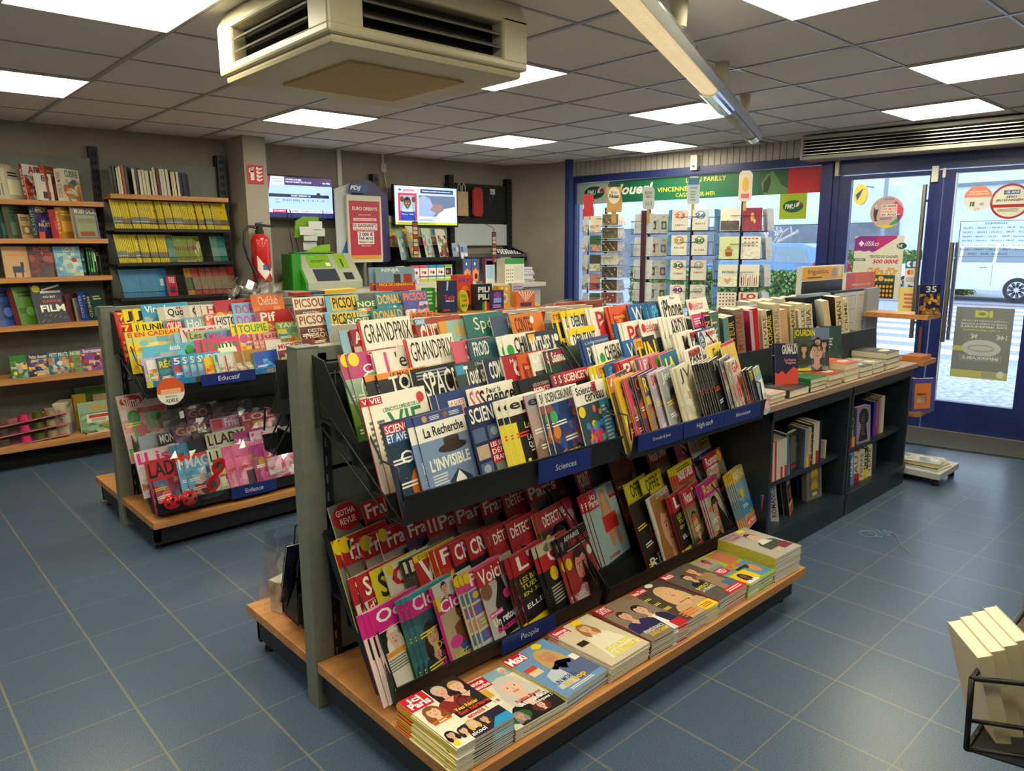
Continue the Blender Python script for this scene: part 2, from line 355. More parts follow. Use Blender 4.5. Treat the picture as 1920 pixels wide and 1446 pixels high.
T('univers','magazine with blue and orange swirling energy cover','SCIENCE&UNIVERS','1f3a72','3b3b45',band='f1ede4',p=('B',['24509c','c4622c','182a5c','5a86c8','d8823c'],12),sub=[("L'ÉNERGIE",Y,.1,.18,.7,.26),('SOMBRE BIENTÔT',Y,.1,.1,.95,.17),('RÉVÉLÉE?',Y,.1,.03,.75,.09)],badge=('3fae6a',.16,.68,.1),th=.16,spine='e8e2d2')
def _cerv(c):
    c.rect(0,0,1,1,'2f4a54',1); c.rect(.7,0,1,.74,'3aa0d0',2); c.rect(0,.74,1,1,'f3efe6',2); c.txt('Science&',.07,.87,.72,.97,BK,5,.02); c.rect(.58,.85,.72,.99,'d8305c',4); c.txt('cerveau',.3,.76,.9,.86,BK,5,.02)
    rn=random.Random(4)
    for i in range(26):
        a=rn.random()*6.28; q=rn.random()**.5; c.ell(.42+.27*q*math.cos(a),.36+.2*q*math.sin(a),.07,.045,rn.choice(['e83a3a','f0a020','3ab8a0','8a4ac0','e8608a','f2d21a','3a86c8']),3+i%3)
    c.rect(.35,.0,.5,.2,'e03a64',4); c.ell(.12,.66,.1,.07,Y,5); c.lines(.74,.1,.97,.68,12,'eaf6ff',5,.3,2); c.ell(.5,.66,.05,.05,'e86048',4); c.ell(.66,.6,.05,.04,'e8a048',4)
design('cerveau','magazine with rainbow coloured brain on dark teal',_cerv,spine='f3efe6')
T('vie','white encyclopedia magazine with huge green letters','VIE','f1ece0','18804a',p=None,th=.1,tx=(.3,.3001),sub=[("L'ENCYCLOPÉDIE DE LA",'18804a',.2,.83,.86,.88),('VIE','18804a',.25,.6,.85,.82),('VIE','ffffff',.02,.93,.2,.98,'c8202c')],badge=('c8303a',.88,.9,.07),fine=(.06,.35,.2,.78,8,'5a7a6a'),h=.3,w=.23,spine='c8303a')
T('corps','blue magazine with profile head and red magnifier text',None,'2a3f7a','ffffff',p=('R',(.75,.2,1,.9,'5a8ad0')),sub=[('LA QUETE','c8303a',.22,.84,.55,.89,'f1ece0'),('DU CORPS','c8303a',.22,.78,.55,.83,'f1ece0'),('HUMAIN','c8303a',.22,.72,.55,.77,'f1ece0')],spine='e8e2d2')
T('pourla','white magazine with large black science masthead','Science','1c3a70','1b1b1f',band='f1ece0',th=.3,sub=[('Pour la','1b1b1f',.3,.9,.65,.97),('S','d05a6a',.03,.72,.14,.97)],tx=(.12,.97),spine='f1ece0')
T('dossiers','black magazine with green planet and small box title',None,'1a1c20','fff',p=('S','6a7a50','8a9a60'),sub=[('LES DOSSIERS','cfcabf',.35,.88,.8,.92),('SCIENCES','ffffff',.35,.79,.8,.86,'c23038'),('AVENIR','ffffff',.35,.7,.8,.77,'2f5fa8')],spine='222226')
T('scvie','black magazine with wide red slanted masthead','SCIENCE&VIE','16171c','f6f2ea',band='c02430',th=.15,p=None,fine=(.1,.6,.9,.76,4,Y),deco=lambda c:(c.ell(.5,.3,.25,.18,'3a5a8a',3)),spine='3a6a9a',shear=.0)
T('topsecret','black magazine with orange strip and pale star logo',"TOP'S",'1a2026','f1ede4',band=None,th=.26,p=None,deco=lambda c:(c.rect(0,.94,1,1,'e8882a',4),c.txt('LE MAGAZINE',.25,.95,.95,.99,BK,6),c.txt("NOUS AVONS TOUT",.4,.7,.95,.73,'b8c4cc',6),c.txt('LA DYNASTIE','9',.5,.95,.5) if 0 else None,c.txt('LA DYNASTIE',.45,.5,.97,.57,'ffffff',6),c.txt('BOTANIQUE',.3,.36,.97,.44,'e8c030',6)),tx=(.2,.97),sp=('TOP SECRET','f1ede4',.3,.92),t=.007,spine='14181c')
T('space','black magazine with wide silver space lettering','SPACE','101216','f1ede4',th=.42,tx=(.22,.98),sub=[('INTERNATIONAL','3aa0e0',.55,.5,.97,.56)],deco=lambda c:(c.rect(0,0,1,.46,'1e2a44',2),c.lines(.1,.86,.9,.97,3,'9aa4b0',4),c.ell(.5,.2,.3,.18,'4a6a9a',3)),bold=.01,sp=('SPACE','ffffff',.4,.8),t=.006,spine='eae5dc')
T('savoir','grey green magazine with block white universe lettering','Tout savoir','3c4a48','f4f1ea',th=.34,tx=(.2,.98),sub=[("L'Encyclopédie",'d8dcd8',.5,.92,.95,.97),("L'UNIVERS",'ffffff',.15,.5,.98,.64)],deco=lambda c:c.rect(.02,.86,.22,.97,'3a9ac8',5),spine='2e3a38')
T('physique','dark blue magazine with white physics lettering','COMPRENDRE','22304c','f4f1ea',th=.3,tx=(.1,.95),sub=[('LES LOIS','d8dce8',.15,.9,.6,.96),('PHYSIQUE','ffffff',.1,.55,.97,.68)],spine='e8e2d2')
T('tangente','red magazine with big white issue number','96','b3242c','ffffff',th=.5,tx=(.25,.7),p=('R',(0,0,1,.55,'c8a05a')),sub=[('Hors série','ffffff',.2,.9,.8,.96)],spine='e8e2d2',sp=('Tangente','c8303a'),t=.007)
T('stripes','orange magazine with diagonal red stripes',None,'d85a2a','fff',p=('R',(.1,0,.2,1.1,'8a1e2a'),(.3,0,.42,1.1,'f08a3a'),(.5,0,.6,1.1,'8a1e2a'),(.7,0,.8,1.1,'e8b04a')),sub=[('nouvelle','f2e040',.15,.8,.6,.86,'c8303a')],spine='c23a2a')
T('dossier100','white magazine with dark photo and red number','Les 100','ece6da','ffffff',p=('R',(.05,.1,.95,.9,'3b4448')),th=.16,sub=[('100','c8303a',.6,.5,.9,.62,'f4efe6')],spine='ece6da')
T('atomhand','green and purple magazine with glowing atom above hand','Science','24453c','f2eee6',th=.2,tx=(.08,.5),p=None,deco=lambda c:(c.rect(.05,.82,.52,.98,'9a2030',4),c.ell(.6,.62,.34,.16,'4a2c4c',2,20),c.poly([(.1,.35),(.3,.5),(.5,.52),(.45,.44),(.3,.4),(.25,.3)],'d8a898',4),[c.poly([(.68+.24*math.cos(a+i*1.05)*(1 if k%2 else .96),.42+.11*math.sin(a*1+i*1.05)*(1 if k%2 else .9)) for k,a in enumerate([j*.4 for j in range(16)])],'e8dcd0',3) if 0 else None for i in range(3)],c.ell(.68,.42,.04,.035,'e03a3a',6),*[c.poly([(.68+.27*math.cos(q),.42+.2*math.sin(q)),(.68-.27*math.cos(q),.42-.2*math.sin(q)),(.68-.27*math.cos(q)+.012,.42-.2*math.sin(q)+.008),(.68+.27*math.cos(q)+.012,.42+.2*math.sin(q)+.008)],'e8e0d0',5) for q in (.3,1.2,2.2,2.8)],c.txt('UNIVERS',.12,.84,.48,.89,'f2eee6',6)),spine='e6e0d2')
T('cheval4','pink banner magazine with white pony in round photo','Mon','7a8a5a','ffffff',th=.28,tx=(.45,.95),band='b8236e',p=('L','9ab0a0','6a8a3a','4a6a2a'),sub=[('Cheval','ffffff',.25,.76,.97,.86),('CADEAU',Y,.4,.95,.9,.99)],badge=(Y,.12,.93,.1),deco=lambda c:(c.ell(.4,.58,.26,.2,'f4efe6',4,20),c.ell(.4,.58,.24,.18,'8ab06a',5,20),c.poly([(.3,.46),(.34,.62),(.42,.7),(.5,.64),(.46,.46)],'b88a5a',6)),spine='6a9a3a')
T('epe','white fashion style magazine with thin pink letter',"'epe",'ece6dc','2b2b2f',th=.34,tx=(.42,.97),sub=[('L','e02f7a',.2,.66,.4,.97)],deco=lambda c:c.rect(0,0,1,.6,'a8a6a4',2),bold=0,spine='ece6dc')
T('grandprix','white magazine with wide thin black masthead','GRANDPRIX','f0ebe0','26261f',th=.3,tx=(.08,.97),bold=0,sub=[('SPORT / STYLE / ÉLEVAGE','b88a70',.2,.66,.85,.69)],deco=lambda c:(c.rect(.1,.1,.95,.6,'4a4a3c',2),c.rect(.0,0,.045,1,'c8242c',4)),spine='c8242c',t=.005,w=.23,h=.3)
T('grandprix2','red topped horse riding magazine behind the others','ANTOINE','7a3028','f0ebe0',th=.2,band='8a2420',p=('L','c0b0a0','8a6a4a','5a4a3a'),spine='c8242c')
T('pinks','rose pink magazine with one big letter','S','d8607a','f4e8e4',th=.3,tx=(.3,.6),p=None,spine='d8607a',bold=0)
T('froid','teal magazine with framed photo of a puma','FROID','2c5a68','e4ece8',th=.26,tx=(.1,.5),p=None,deco=lambda c:(c.rect(.1,.1,.9,.68,'cfd6d2',3),c.ell(.6,.3,.2,.16,'a8764a',4),c.ell(.62,.46,.1,.08,'b8865a',5),c.ell(.56,.52,.03,.025,'7a5030',6),c.ell(.68,.52,.03,.025,'7a5030',6)),spine='24484f',t=.006)
T('chiens','white magazine with green badge and bold dog lettering','CHIENS','f0ebe0','26302a',th=.3,tx=(.3,.97),sub=[('Le grand','26302a',.35,.72,.85,.78)],badge=('2f9a4a',.16,.8,.1),p=('R',(.1,.1,.9,.85,'c8a888')),spine='f0ebe0')
T('mythes','navy magazine with glowing temple and myth lettering','MYTHES &','2a3850','f2eee6',th=.44,tx=(.08,.85),p=('R',(.0,.0,1,.45,'3a2a30')),badge=('f4efe6',.9,.88,.07),deco=lambda c:(c.poly([(.55,.3),(.68,.7),(.8,.3)],'d8822a',3),c.ell(.68,.36,.08,.08,'f8c860',4),c.rect(.05,.86,.25,.98,'e8b020',4)),spine='e0d8c8')
T('chevalb','pale blue magazine with brown horse title plate','Cheval','88b0c8','f0ebe0',th=.3,p=None,deco=lambda c:(c.rect(.15,.62,.55,.98,'6a2f24',3),c.ell(.6,.3,.3,.2,'7a5a3a',3)),tx=(.18,.52),spine='7aa0b8')
T('encych','brick red encyclopedia magazine with white title','CHEVAUX','a33a2a','f4ece0',th=.5,tx=(.06,.95),sub=[("L'Encyclopédie des",'f4ece0',.2,.86,.9,.93),('CHEVAUX','ffffff',.02,.94,.2,.99,'3a9ac8')],w=.23,h=.29,spine='7a2a20')
T('animaux','mint green magazine with orange price circle','Animaux','9ac0b4','f4a83a',th=.26,tx=(.3,.85),sub=[("Dans la",'2a3a34',.35,.68,.65,.74)],badge=('e8823a',.9,.86,.08),deco=lambda c:c.rect(0,.76,.14,1,'e8a02a',5),w=.25,spine='e8a02a')
T('sp','dark teal magazine with serif cream title','Sport','1f6f66','eee6d4',th=.3,tx=(.2,.95),bold=0,p=('R',(.1,.1,.9,.9,'2f8070')),w=.23,spine='185a52',h=.29)
T('seal','slate blue magazine with seal photo window','Animaux','3b5270','e8ecf0',th=.22,tx=(.45,.8),p=None,deco=lambda c:(c.rect(.05,.1,.5,.74,'a8bccc',3),c.ell(.3,.32,.16,.16,'4a5460',4),c.rect(.55,.1,.95,.74,'8aa0b0',3),c.ell(.75,.9,.2,.08,'3a5a34',4)),spine='e0dccf')
T('contes','orange magazine with yellow tag and round masks','CONTES','e07a2a','6a2a14',th=.3,tx=(.1,.6),p=('B',['f0b040','a83a20','f0d0a0','c85a30'],10),badge=('f4efe6',.62,.9,.07),spine='e8a02a')
# --- computing, games and high tech
T('linux','black magazine with giant yellow letters','LIN','1c1a1e','f2d21a',th=.55,tx=(.1,.95),deco=lambda c:(c.rect(0,.84,.35,1,'f0a21a',4)),sub=[('GUIDE','1c1a1e',.05,.88,.3,.96)],spine='e8e0c8')
T('debut','white and yellow beginner computer guide','DÉBUTANT','f0ebe0','20304c',th=.3,tx=(.1,.95),deco=lambda c:(c.rect(0,.9,1,1,'f2d21a',4),c.rect(0,0,1,.34,'2a78b0',3),c.rect(.1,.42,.9,.6,'c8303a',4)),spine='f2e03a',t=.006)
T('plenion','royal blue magazine with block white computer title','PLÉNIOP','2b4a86','f2eee6',th=.36,tx=(.12,.95),sub=[("L'informatique",'c8d4ea',.1,.92,.95,.97),('Focus','f2d21a',.1,.5,.6,.58)],spine='243f74',w=.23,h=.3)
T('pcred','cream magazine with red circle masthead','PC','ece6da','c8303a',th=.4,tx=(.2,.9),p=('R',(.1,.1,.9,.9,'6a7a8a')),badge=('c8303a',.5,.55,.3),spine='e0d8c4')
T('windows','blue magazine with white letter block','Win','1f62a8','f2f4f8',th=.34,tx=(.15,.9),p=('B',['2a78c0','4a9ad8','184a80'],6),spine='184a80',t=.006)
T('iphone','white magazine with bold black phone guide title','iPhone','f1ede4','1c1c20',th=.42,tx=(.08,.95),sub=[('iPhone','8a8a8a',.5,.93,.72,.98)],p=('R',(.1,.1,.9,.85,'c0c4c8')),w=.24,h=.3,spine='d8d4ca')
T('elektor','white electronics magazine with red round mark','elektor','efeae0','c8303a',th=.24,tx=(.22,.75),badge=('c8303a',.13,.88,.08),p=('R',(.0,.0,1,.9,'4a5560'),(.1,.2,.9,.5,'78848c')),spine='e0c8b8',w=.25,bold=0)
T('lesrobots','white magazine with red words and grey capitals','ARDU','efeae0','3a3a40',th=.4,tx=(.1,.95),sub=[('Les robots','c8303a',.2,.93,.85,.98)],p=('R',(.1,.1,.9,.85,'5a6a58')),spine='e8e2d2',t=.006)
T('magenta','black magazine with hot pink corner blocks','',BK,'fff',th=.2,deco=lambda c:(c.rect(0,.78,.5,1,'d8206a',4),c.rect(.55,.7,1,.97,'e0307a',4),c.lines(.08,.82,.45,.94,3,'f4dce8',5),c.ell(.12,.66,.1,.06,'f2d21a',5),c.lines(.2,.2,.9,.6,7,'c83a7a',4)),w=.25,spine='d8d0c0')
T('iapro','white and navy magazine about artificial minds',"L'intelligence",'efeae0','c8303a',th=.2,tx=(.35,.97),sub=[('artificielle','c8303a',.35,.7,.95,.78)],deco=lambda c:(c.ell(.16,.82,.14,.15,'1f4a78',4),c.txt('IA',.08,.8,.24,.9,'f0ece2',6),c.txt('PRO',.08,.72,.24,.78,'f0ece2',6),c.rect(0,.1,1,.6,'7a98b0',2),c.rect(0,.97,1,1,'1f4a78',4)),badge=('f2d21a',.92,.66,.08),w=.24,spine='1f6a98',t=.007)
T('iayellow','teal blue magazine with tall yellow letters','IA','1f6a94','f2e03a',th=.5,tx=(.2,.8),p=('B',['2a7aa8','185478'],5),spine='e8c82a',t=.006)
T('ipblue','bright blue phone guide magazine','iPhone','2a5a9a','62c0e8',th=.34,tx=(.1,.97),sub=[('LE GUIDE','f4efe6',.1,.5,.7,.58)],p=('R',(.1,.1,.9,.6,'d8dce4')),spine='1f8ab0',t=.006)
T('redsp','scarlet magazine with dark photograph','PR','c8242c','f4efe6',th=.3,tx=(.1,.9),p=('R',(.1,.1,.9,.9,'28303a')),spine='b81e28',t=.008)
T('pinkp','rose magazine with row of small figures','Photo','d86a8a','f4e8ec',th=.2,p=('G',['e8b8a8','c04a6a','f0dcd0','8a3a5a'],4,4),spine='d85a7a',t=.006)
T('karen','cream magazine with bold dark K','K','ece6da','2a2a2e',th=.45,tx=(.3,.8),p=('R',(.1,.1,.9,.8,'8a8478')),spine='e4dcc8',t=.006)
T('pareil','white magazine with red strip and small print','PARE','efeae0','2a3040',th=.3,tx=(.1,.9),deco=lambda c:c.rect(.1,.88,.9,.98,'c8303a',4) or c.lines(.1,.1,.9,.6,9,'8a94a0',4),spine='ece6da',t=.005)
T('ensemble','yellow magazine with white plate title','Ens','e8cc30','2a6a4a',th=.34,tx=(.2,.8),p=('R',(.2,.2,.8,.9,'f0ebe0')),spine='ece6c8',t=.006)
T('playy','red and yellow game magazine with smiling player','Ple','d8b890','f2c81a',th=.3,tx=(.1,.8),band=None,p=('P','d8a888','3a2a22','d85a3a',False),deco=lambda c:(c.rect(0,.95,1,1,'c8242c',4),c.rect(.85,0,1,1,'f2c81a',3)),w=.24,spine='e8e2d2')
T('jeux4','brown game magazine with orange corner badge','JEUX','4a4038','f0a030',th=.3,tx=(.2,.95),badge=None,deco=lambda c:(c.rect(0,.8,.4,1,'e8682a',5),c.txt('4',.05,.83,.2,.98,'fff',6),c.ell(.5,.35,.3,.2,'7a9a6a',3),c.ell(.4,.5,.2,.14,'b8a07a',4)),h=.29,spine='e8c82a',t=.006)
T('junior8','bright yellow game magazine with red strip',"8",'e8b81e','c8202c',th=.35,tx=(.2,.8),p=('B',['c8202c','2a8a4a','f0e03a','2a4a9a'],9),spine='e0a81a',t=.009)
T('gseries','pink and red game magazine with green badge','@S','d84a6a','f4efe6',th=.4,tx=(.2,.9),badge=('3a9a3a',.3,.9,.12),p=('B',['3a5aa8','f0c030','8a2a4a','f4efe6'],9),spine='c83a5a',t=.009)
T('navygame','dark navy game magazine with red monster','GAME','1c2440','d83a3a',th=.24,p=('B',['8a2430','24408a','c8582a','101a34'],10),spine='20284a',t=.009)
T('purplej','purple and yellow game magazine','RELIC','5a3a8a','f2d21a',th=.3,p=('B',['e0c030','3a2a6a','c85a9a','2a6ab0'],10),spine='d8b020',t=.01)
T('lightj','pale lilac game magazine with hero figure','SWITCH','c8bcd0','c8303a',th=.22,p=('P','d8b09a','8a3a2a','3a4a8a',False),spine='d8c8d0',t=.009)
T('jeuxv','grey video game magazine with armoured hero','Jeux','9aa0a4','f2eee6',th=.24,tx=(.1,.9),p=('P','a87a5a','2a2a2e','5a6268',False),sub=[('3H','f4efe6',.3,.05,.95,.35),('GUIDES',BK,.5,.38,.95,.44,'e8a82a')],spine='e4ded0',t=.008,w=.24)
T('jv','cream magazine with thin line drawing','JV','dcd4bc','3a3a34',th=.3,tx=(.1,.9),p=('B',['cfc6ac','c0b698','e4dcc8'],9),spine='dcd2b4',t=.009,bold=0)
T('jvblack','matt black magazine with small pale title','JV','141519','b8b4aa',th=.2,tx=(.3,.8),p=('B',['1c1e24','24262c'],5),spine='17181c',t=.011,sp=('JEUX VIDEO','8a8a8a',.6,.9))
T('greycomic','grey magazine with dark line figure','RETRO','9a9ca4','2a2c34',th=.2,p=('B',['4a4e5a','6a6e7a','c8242c','d0d0d4'],10),spine='3a3e4a',t=.01)
T('ps','magazine with red and white players on grey','GA','c8c0b8','c8202c',th=.25,p=('B',['c8303a','8a8a90','e8e0d8','5a4a44'],12),spine='b8b0a8',t=.009,w=.15,h=.26)
T('pc400','black magazine with upright orange lettering','',BK,'e8582a',th=.2,sub=[('ASO','e8582a',.1,.1,.8,.5)],spine='6a1e14',sp=('450','e8582a',.1,.5),t=.01,w=.13,h=.21)
T('terminal','navy technology magazine with yellow words','TERMINAL','1c2a4a','f2e03a',th=.3,sub=[('CODA','e8e03a',.1,.1,.9,.3)],spine='182038',t=.01,w=.12,h=.21)
T('termblue','sky blue technology magazine with yellow title','TERMINALX','7ab0c8','f2e03a',th=.2,p=('R',(.1,.1,.9,.4,'e89aa0'),(.1,.5,.9,.9,'f0e8e0')),spine='a8c8d0',t=.009,w=.11,h=.21)
# --- people, lower tray
T('oops','white gossip magazine with magenta band','Oops','e9e2d8','ffffff',band='d8218a',th=.26,tx=(.1,.98),p=None,deco=lambda c:(c.rect(.06,.5,.55,.73,'16161a',3),c.rect(.45,.05,.97,.6,'5a9a3a',2),c.person(.32,.62,.1,'e8bfa6','efe6d8','2a2a30',True,3,False),c.rect(.08,.44,.5,.49,'e8a02a',5),c.lines(.1,.28,.5,.42,5,'7a7a74',5),c.rect(.5,.18,.95,.34,'c8303a',5),c.person(.75,.12,.1,'e0b394','5a3a22','8a3a5a',True,3,False)),spine='d8218a',t=.0035)
T('closerteal','teal topped gossip magazine with pink title','Closer','3a6a78','f4eef0',band='d8218a',th=.24,tx=(.08,.98),p=('PP','d8a888','2a1c18','2a3a44','c8a890','e0d4c0','d8a020'),deco=lambda c:(c.rect(0,.95,1,1,'2a9aa8',7),c.rect(0,0,1,.07,'2a8a98',5)),sub=[('Dossier','e8d83a',.3,.3,.95,.38),('Les stars','e84aa0',.3,.2,.95,.28),('animaux','e84aa0',.3,.1,.9,.18)],spine='2a8a98',t=.0035)
def _closer(c):
    c.rect(0,0,1,1,'bfa88c',1); c.rect(0,.8,1,1,'d8d2c8',2); c.person(.3,.92,.06,'d8a888','3a2a22','4a4a50',False,3,True); c.person(.6,.92,.06,'d8a888','3a2a22','7a7a80',False,3,True)
    c.rect(0,.66,1,.8,'d8218a',4); c.txt('Closer',.1,.66,.98,.8,'ffffff',6); c.rect(0,0,.05,1,'d8218a',5); c.rect(0,.7,.14,.86,Y,5)
    c.person(.5,.58,.09,'7a4e34','1c1410','bfa88c',False,2,False); c.poly([(.3,.2),(.28,.46),(.42,.5),(.6,.5),(.74,.45),(.72,.2)],'7a4e34',3); c.rect(.32,.14,.72,.25,'3a5aa8',4)
    c.ell(.24,.3,.14,.07,'e0409a',5); c.txt('AVEC SERGIO',.1,.09,.95,.18,'e8d83a',6); c.txt('AVEC SERGIO',.1,.0,.9,.08,'26262a',6)
design('closer','pink bordered gossip magazine with man on beach',_closer,spine='d8218a',t=.0035)
T('public','pink gossip magazine with crowd of bathers','Public','d8cfc4','ffffff',band='e03a9a',th=.2,tx=(.12,.98),p=('G',['c89a78','4a7ab0','8a5ab0','e8c84a','7ab0d0'],3,5),badge=(Y,.08,.95,.09),fine=(.1,.36,.9,.44,2,'e8d82a'),spine='c8a83a',t=.0035)
def _voici(c):
    c.rect(0,0,1,1,'c8c4c0',1); c.rect(0,.78,.66,1,'c8202c',3); c.txt('Voici',.05,.79,.62,.97,'ffffff',6); c.rect(.66,.0,1,1,'a8a09a',3)
    c.ell(.14,.7,.14,.1,'8a6248',4); c.poly([(.3,.1),(.26,.5),(.4,.66),(.46,.76),(.58,.76),(.62,.62),(.66,.5),(.64,.1)],'17171b',4); c.ell(.5,.78,.08,.06,'17171b',5); c.poly([(.22,.44),(.16,.2),(.24,.18),(.32,.42)],'17171b',4)
    for i,(s_,h_) in enumerate((('d8a888','3a2a22'),('c89878','1c1410'),('e0b8a0','8a5a2a'),('8a5a44','1a1412'))): c.rect(.7,.78-i*.2,.97,.94-i*.2,['5a4a8a','3a3a44','8a7a6a','d8d4d0'][i],4); c.ell(.83,.86-i*.2,.07,.05,s_,5)
    c.ell(.6,.56,.09,.06,'e0409a',6); c.rect(.06,.38,.4,.44,'e0409a',5); c.txt('Jean-Jacques',.07,.385,.39,.435,'fff',6); c.txt('Un retour',.1,.26,.75,.36,'ffffff',6,.03); c.txt('fracassant!',.14,.17,.85,.25,'e02f8a',6,.03)
design('voici','grey gossip magazine with masked man in black',_voici,spine='b8202a',t=.0035)
T('lenq','black crime magazine with yellow warning words',"L'E",'1a1a1e','ffffff',band='b8202a',th=.26,tx=(.15,.9),p=None,sub=[('LES BALLES','e8d82a',.1,.62,.9,.69),('TUEUSES','e8d82a',.1,.54,.9,.6),('EN SÉRIE','e8d82a',.1,.46,.9,.52),('ELLES','ffffff',.1,.3,.7,.36)],deco=lambda c:c.rect(0,0,1,.16,'e8c81a',4),spine='c81e28',t=.0045)
T('enqcr','black crime magazine with red letters and badge','CR','18181c','ffffff',th=.34,tx=(.25,.9),band='c8242c',p=('PL','b89078','2a1c18','1c1c20'),badge=(Y,.3,.58,.12),fine=(.1,.2,.9,.44,6,'b8b4ac'),spine='1c1c20',t=.0045,deco=lambda c:(c.rect(0,.86,.6,1,'d8cbb4',7),c.ell(.3,.93,.12,.06,'3a3430',7)))
def _aff(c):
    c.rect(0,0,1,1,'a83238',1); c.rect(0,.76,1,1,'15171d',2); c.txt('AFFAIRES',.2,.9,.72,.965,'f2eee6',6,.01); c.txt('CRIMINELLES',.3,.81,.97,.885,'c8303a',6,.01); c.lines(.2,.765,.9,.79,1,'c8c4bc',5)
    c.poly([(.05,0),(.1,.16),(.35,.28),(.8,.26),(.98,.1),(1,0)],'d4b4b4',2); c.person(.52,.5,.22,'e8938a','3a1c1c','c8a8a8',False,3,False); c.poly([(.36,.42),(.4,.3),(.52,.26),(.66,.3),(.7,.42),(.66,.36),(.4,.36)],'4a1c20',6)
    c.ell(.14,.62,.1,.08,Y,6); c.ell(.88,.64,.08,.07,'efe8e0',6); c.ell(.84,.14,.12,.12,'6a6668',5); c.person(.1,.9,.05,'8a7468','15171d','222',False,3,False)
    c.txt('NORDAHL',.05,.16,.4,.22,'ffffff',7); c.txt('LELANDAIS',.05,.09,.46,.15,'ffffff',7); c.lines(.05,.02,.5,.07,1,'f4dcdc',6)
design('affaires','red crime magazine with staring bearded man',_aff,spine='15171d',t=.0045)
T('secret','white and red history magazine on crimes','Secrets','c8bfb0','ffffff',band='b8202a',th=.3,tx=(.1,.95),p=('PL','d0a088','4a2a1c','3a4a34'),sub=[("d'histoire",'ffffff',.1,.58,.9,.68,'b8202a')],spine='b02028',t=.005)
T('scoop','yellow and black magazine with tall letters','SC','e8d81a','1a1a1e',th=.4,tx=(.1,.6),p=('PP','d8b098','3a2418','4a4a50','d8b098','2a1a14','6a2a2a'),spine='e8d81a')
T('choc','white magazine with red letters and formal couple','Ch','e4ddd0','c8202c',th=.34,tx=(.1,.9),p=('PP','d8b098','3a2418','e8dcd0','d8b098','2a1a14','1c1c20'),badge=(Y,.1,.94,.08),spine='e4ddd0')
T('bois','dark brown magazine with small white capitals','BOIS','2a2620','e8e2d4',th=.2,p=('L','4a4438','2f2a22','1f1c18'),spine='2a2620',t=.0045,sp=('MYSTERES','d8d4c8',.55,.95))
T('verites','red and yellow magazine with giant white letters','Véri','b83038','ffffff',th=.44,tx=(.08,.95),p=('L','7a7e84','4a4e54','2f3238'),deco=lambda c:(c.rect(0,.92,1,1,Y,7),c.txt('DES HISTOIRES',.1,.935,.9,.985,BK,7)),sub=[('EFFROYABLE','ffffff',.2,.46,.9,.52,'b8202a')],spine='c8303a')
T('femyel','yellow and teal magazine with red title','FEM','2a6a70','ffffff',band='c8202c',th=.26,tx=(.1,.95),p=('R',(0,0,1,.5,'2a6a70'),(0,.5,1,1,'c83a3a')),badge=(Y,.3,.6,.12),spine='e8d82a',t=.0045)
T('crim','black magazine with red heading and shadowed man','CRIMES','17171b','ffffff',band='b8202a',th=.28,tx=(.08,.95),p=('PL','a8785c','1c1410','17171b',False),badge=(Y,.4,.55,.13),spine='1c1c20',t=.0045)
T('detec','red investigation magazine with black and white couple','DÉTECTIVE','b02430','f4f0e8',band='b02430',th=.24,tx=(.08,.97),p=('PP','d8d4d0','2a2a2c','4a4a4c','c8c4c0','1c1c1e','3a3a3c'),spine='b02430',t=.0035)
T('detecw','wide red investigation magazine with pink portrait','DÉTECTIVE','3a2a28','f4f0e8',band='a8283a',th=.26,tx=(.12,.75),p=('P','c89078','2a1c18','3a2a2a'),badge=(Y,.15,.6,.08),deco=lambda c:(c.rect(.74,.5,1,.95,'c03a6a',5),c.ell(.88,.76,.09,.09,'e8c8b8',6)),w=.25,spine='e8d82a')
T('paris','dusky magazine with red and white lettering','Paris','6a5a5e','f4eee8',th=.24,band='b82a3a',p=('PP','c8a08c','4a3428','3a3444','c8a08c','2a1c18','4a4a54'),spine='b02a3a')
T('franceA','red titled weekly with man by a window','France',"8a8478",'ffffff',band='c8202c',th=.3,tx=(.15,.97),p=('P','c89c80','4a3424','3a3a34',False),badge=(Y,.1,.92,.12),fine=(.1,.05,.9,.2,3,'f0ebe0'),spine='e8d82a',sub=[("Aujourd'hui",'ffffff',.2,.71,.8,.77)],h=.29)
T('franceB','red titled weekly with short haired blonde woman','France','a8a098','ffffff',band='c8202c',th=.26,tx=(.1,.97),p=('P','e0b8a0','e8e0d0','4a5a7a',False),badge=(Y,.1,.92,.12),spine='c8202c')
T('franceC','red titled weekly with dark haired man in suit','France','a8a4a4','ffffff',band='c8202c',th=.26,tx=(.15,.97),p=('P','c89a7c','241c18','1c1c22',False),badge=(Y,.1,.95,.1),spine='e4ddd0')
T('franceD','purple weekly with silver haired smiling woman','France','4a3a6a','ffffff',band='a8283a',th=.22,tx=(.1,.95),p=('P','d8a890','c8c4c4','3a3050'),spine='3a2c58')
T('gotha','royal gossip magazine with red round title','','7a7c74','ffffff',th=.2,p=('PL','c89c84','3a2c24','4a4c54',False),deco=lambda c:(c.ell(.28,.84,.26,.15,'c8202c',5,20),c.txt('GOTHA',.1,.86,.46,.93,'ffffff',6),c.txt('REVUE',.14,.76,.44,.83,'ffffff',6),c.lines(.1,.3,.5,.5,4,'e8d83a',5)),h=.29,w=.22,spine='c8c0b0')
T('longhair','red titled weekly with long haired man','France','5a4a40','ffffff',band='c8202c',th=.24,p=('P','b88868','2c1c14','3a2a24'),spine='c8202c')
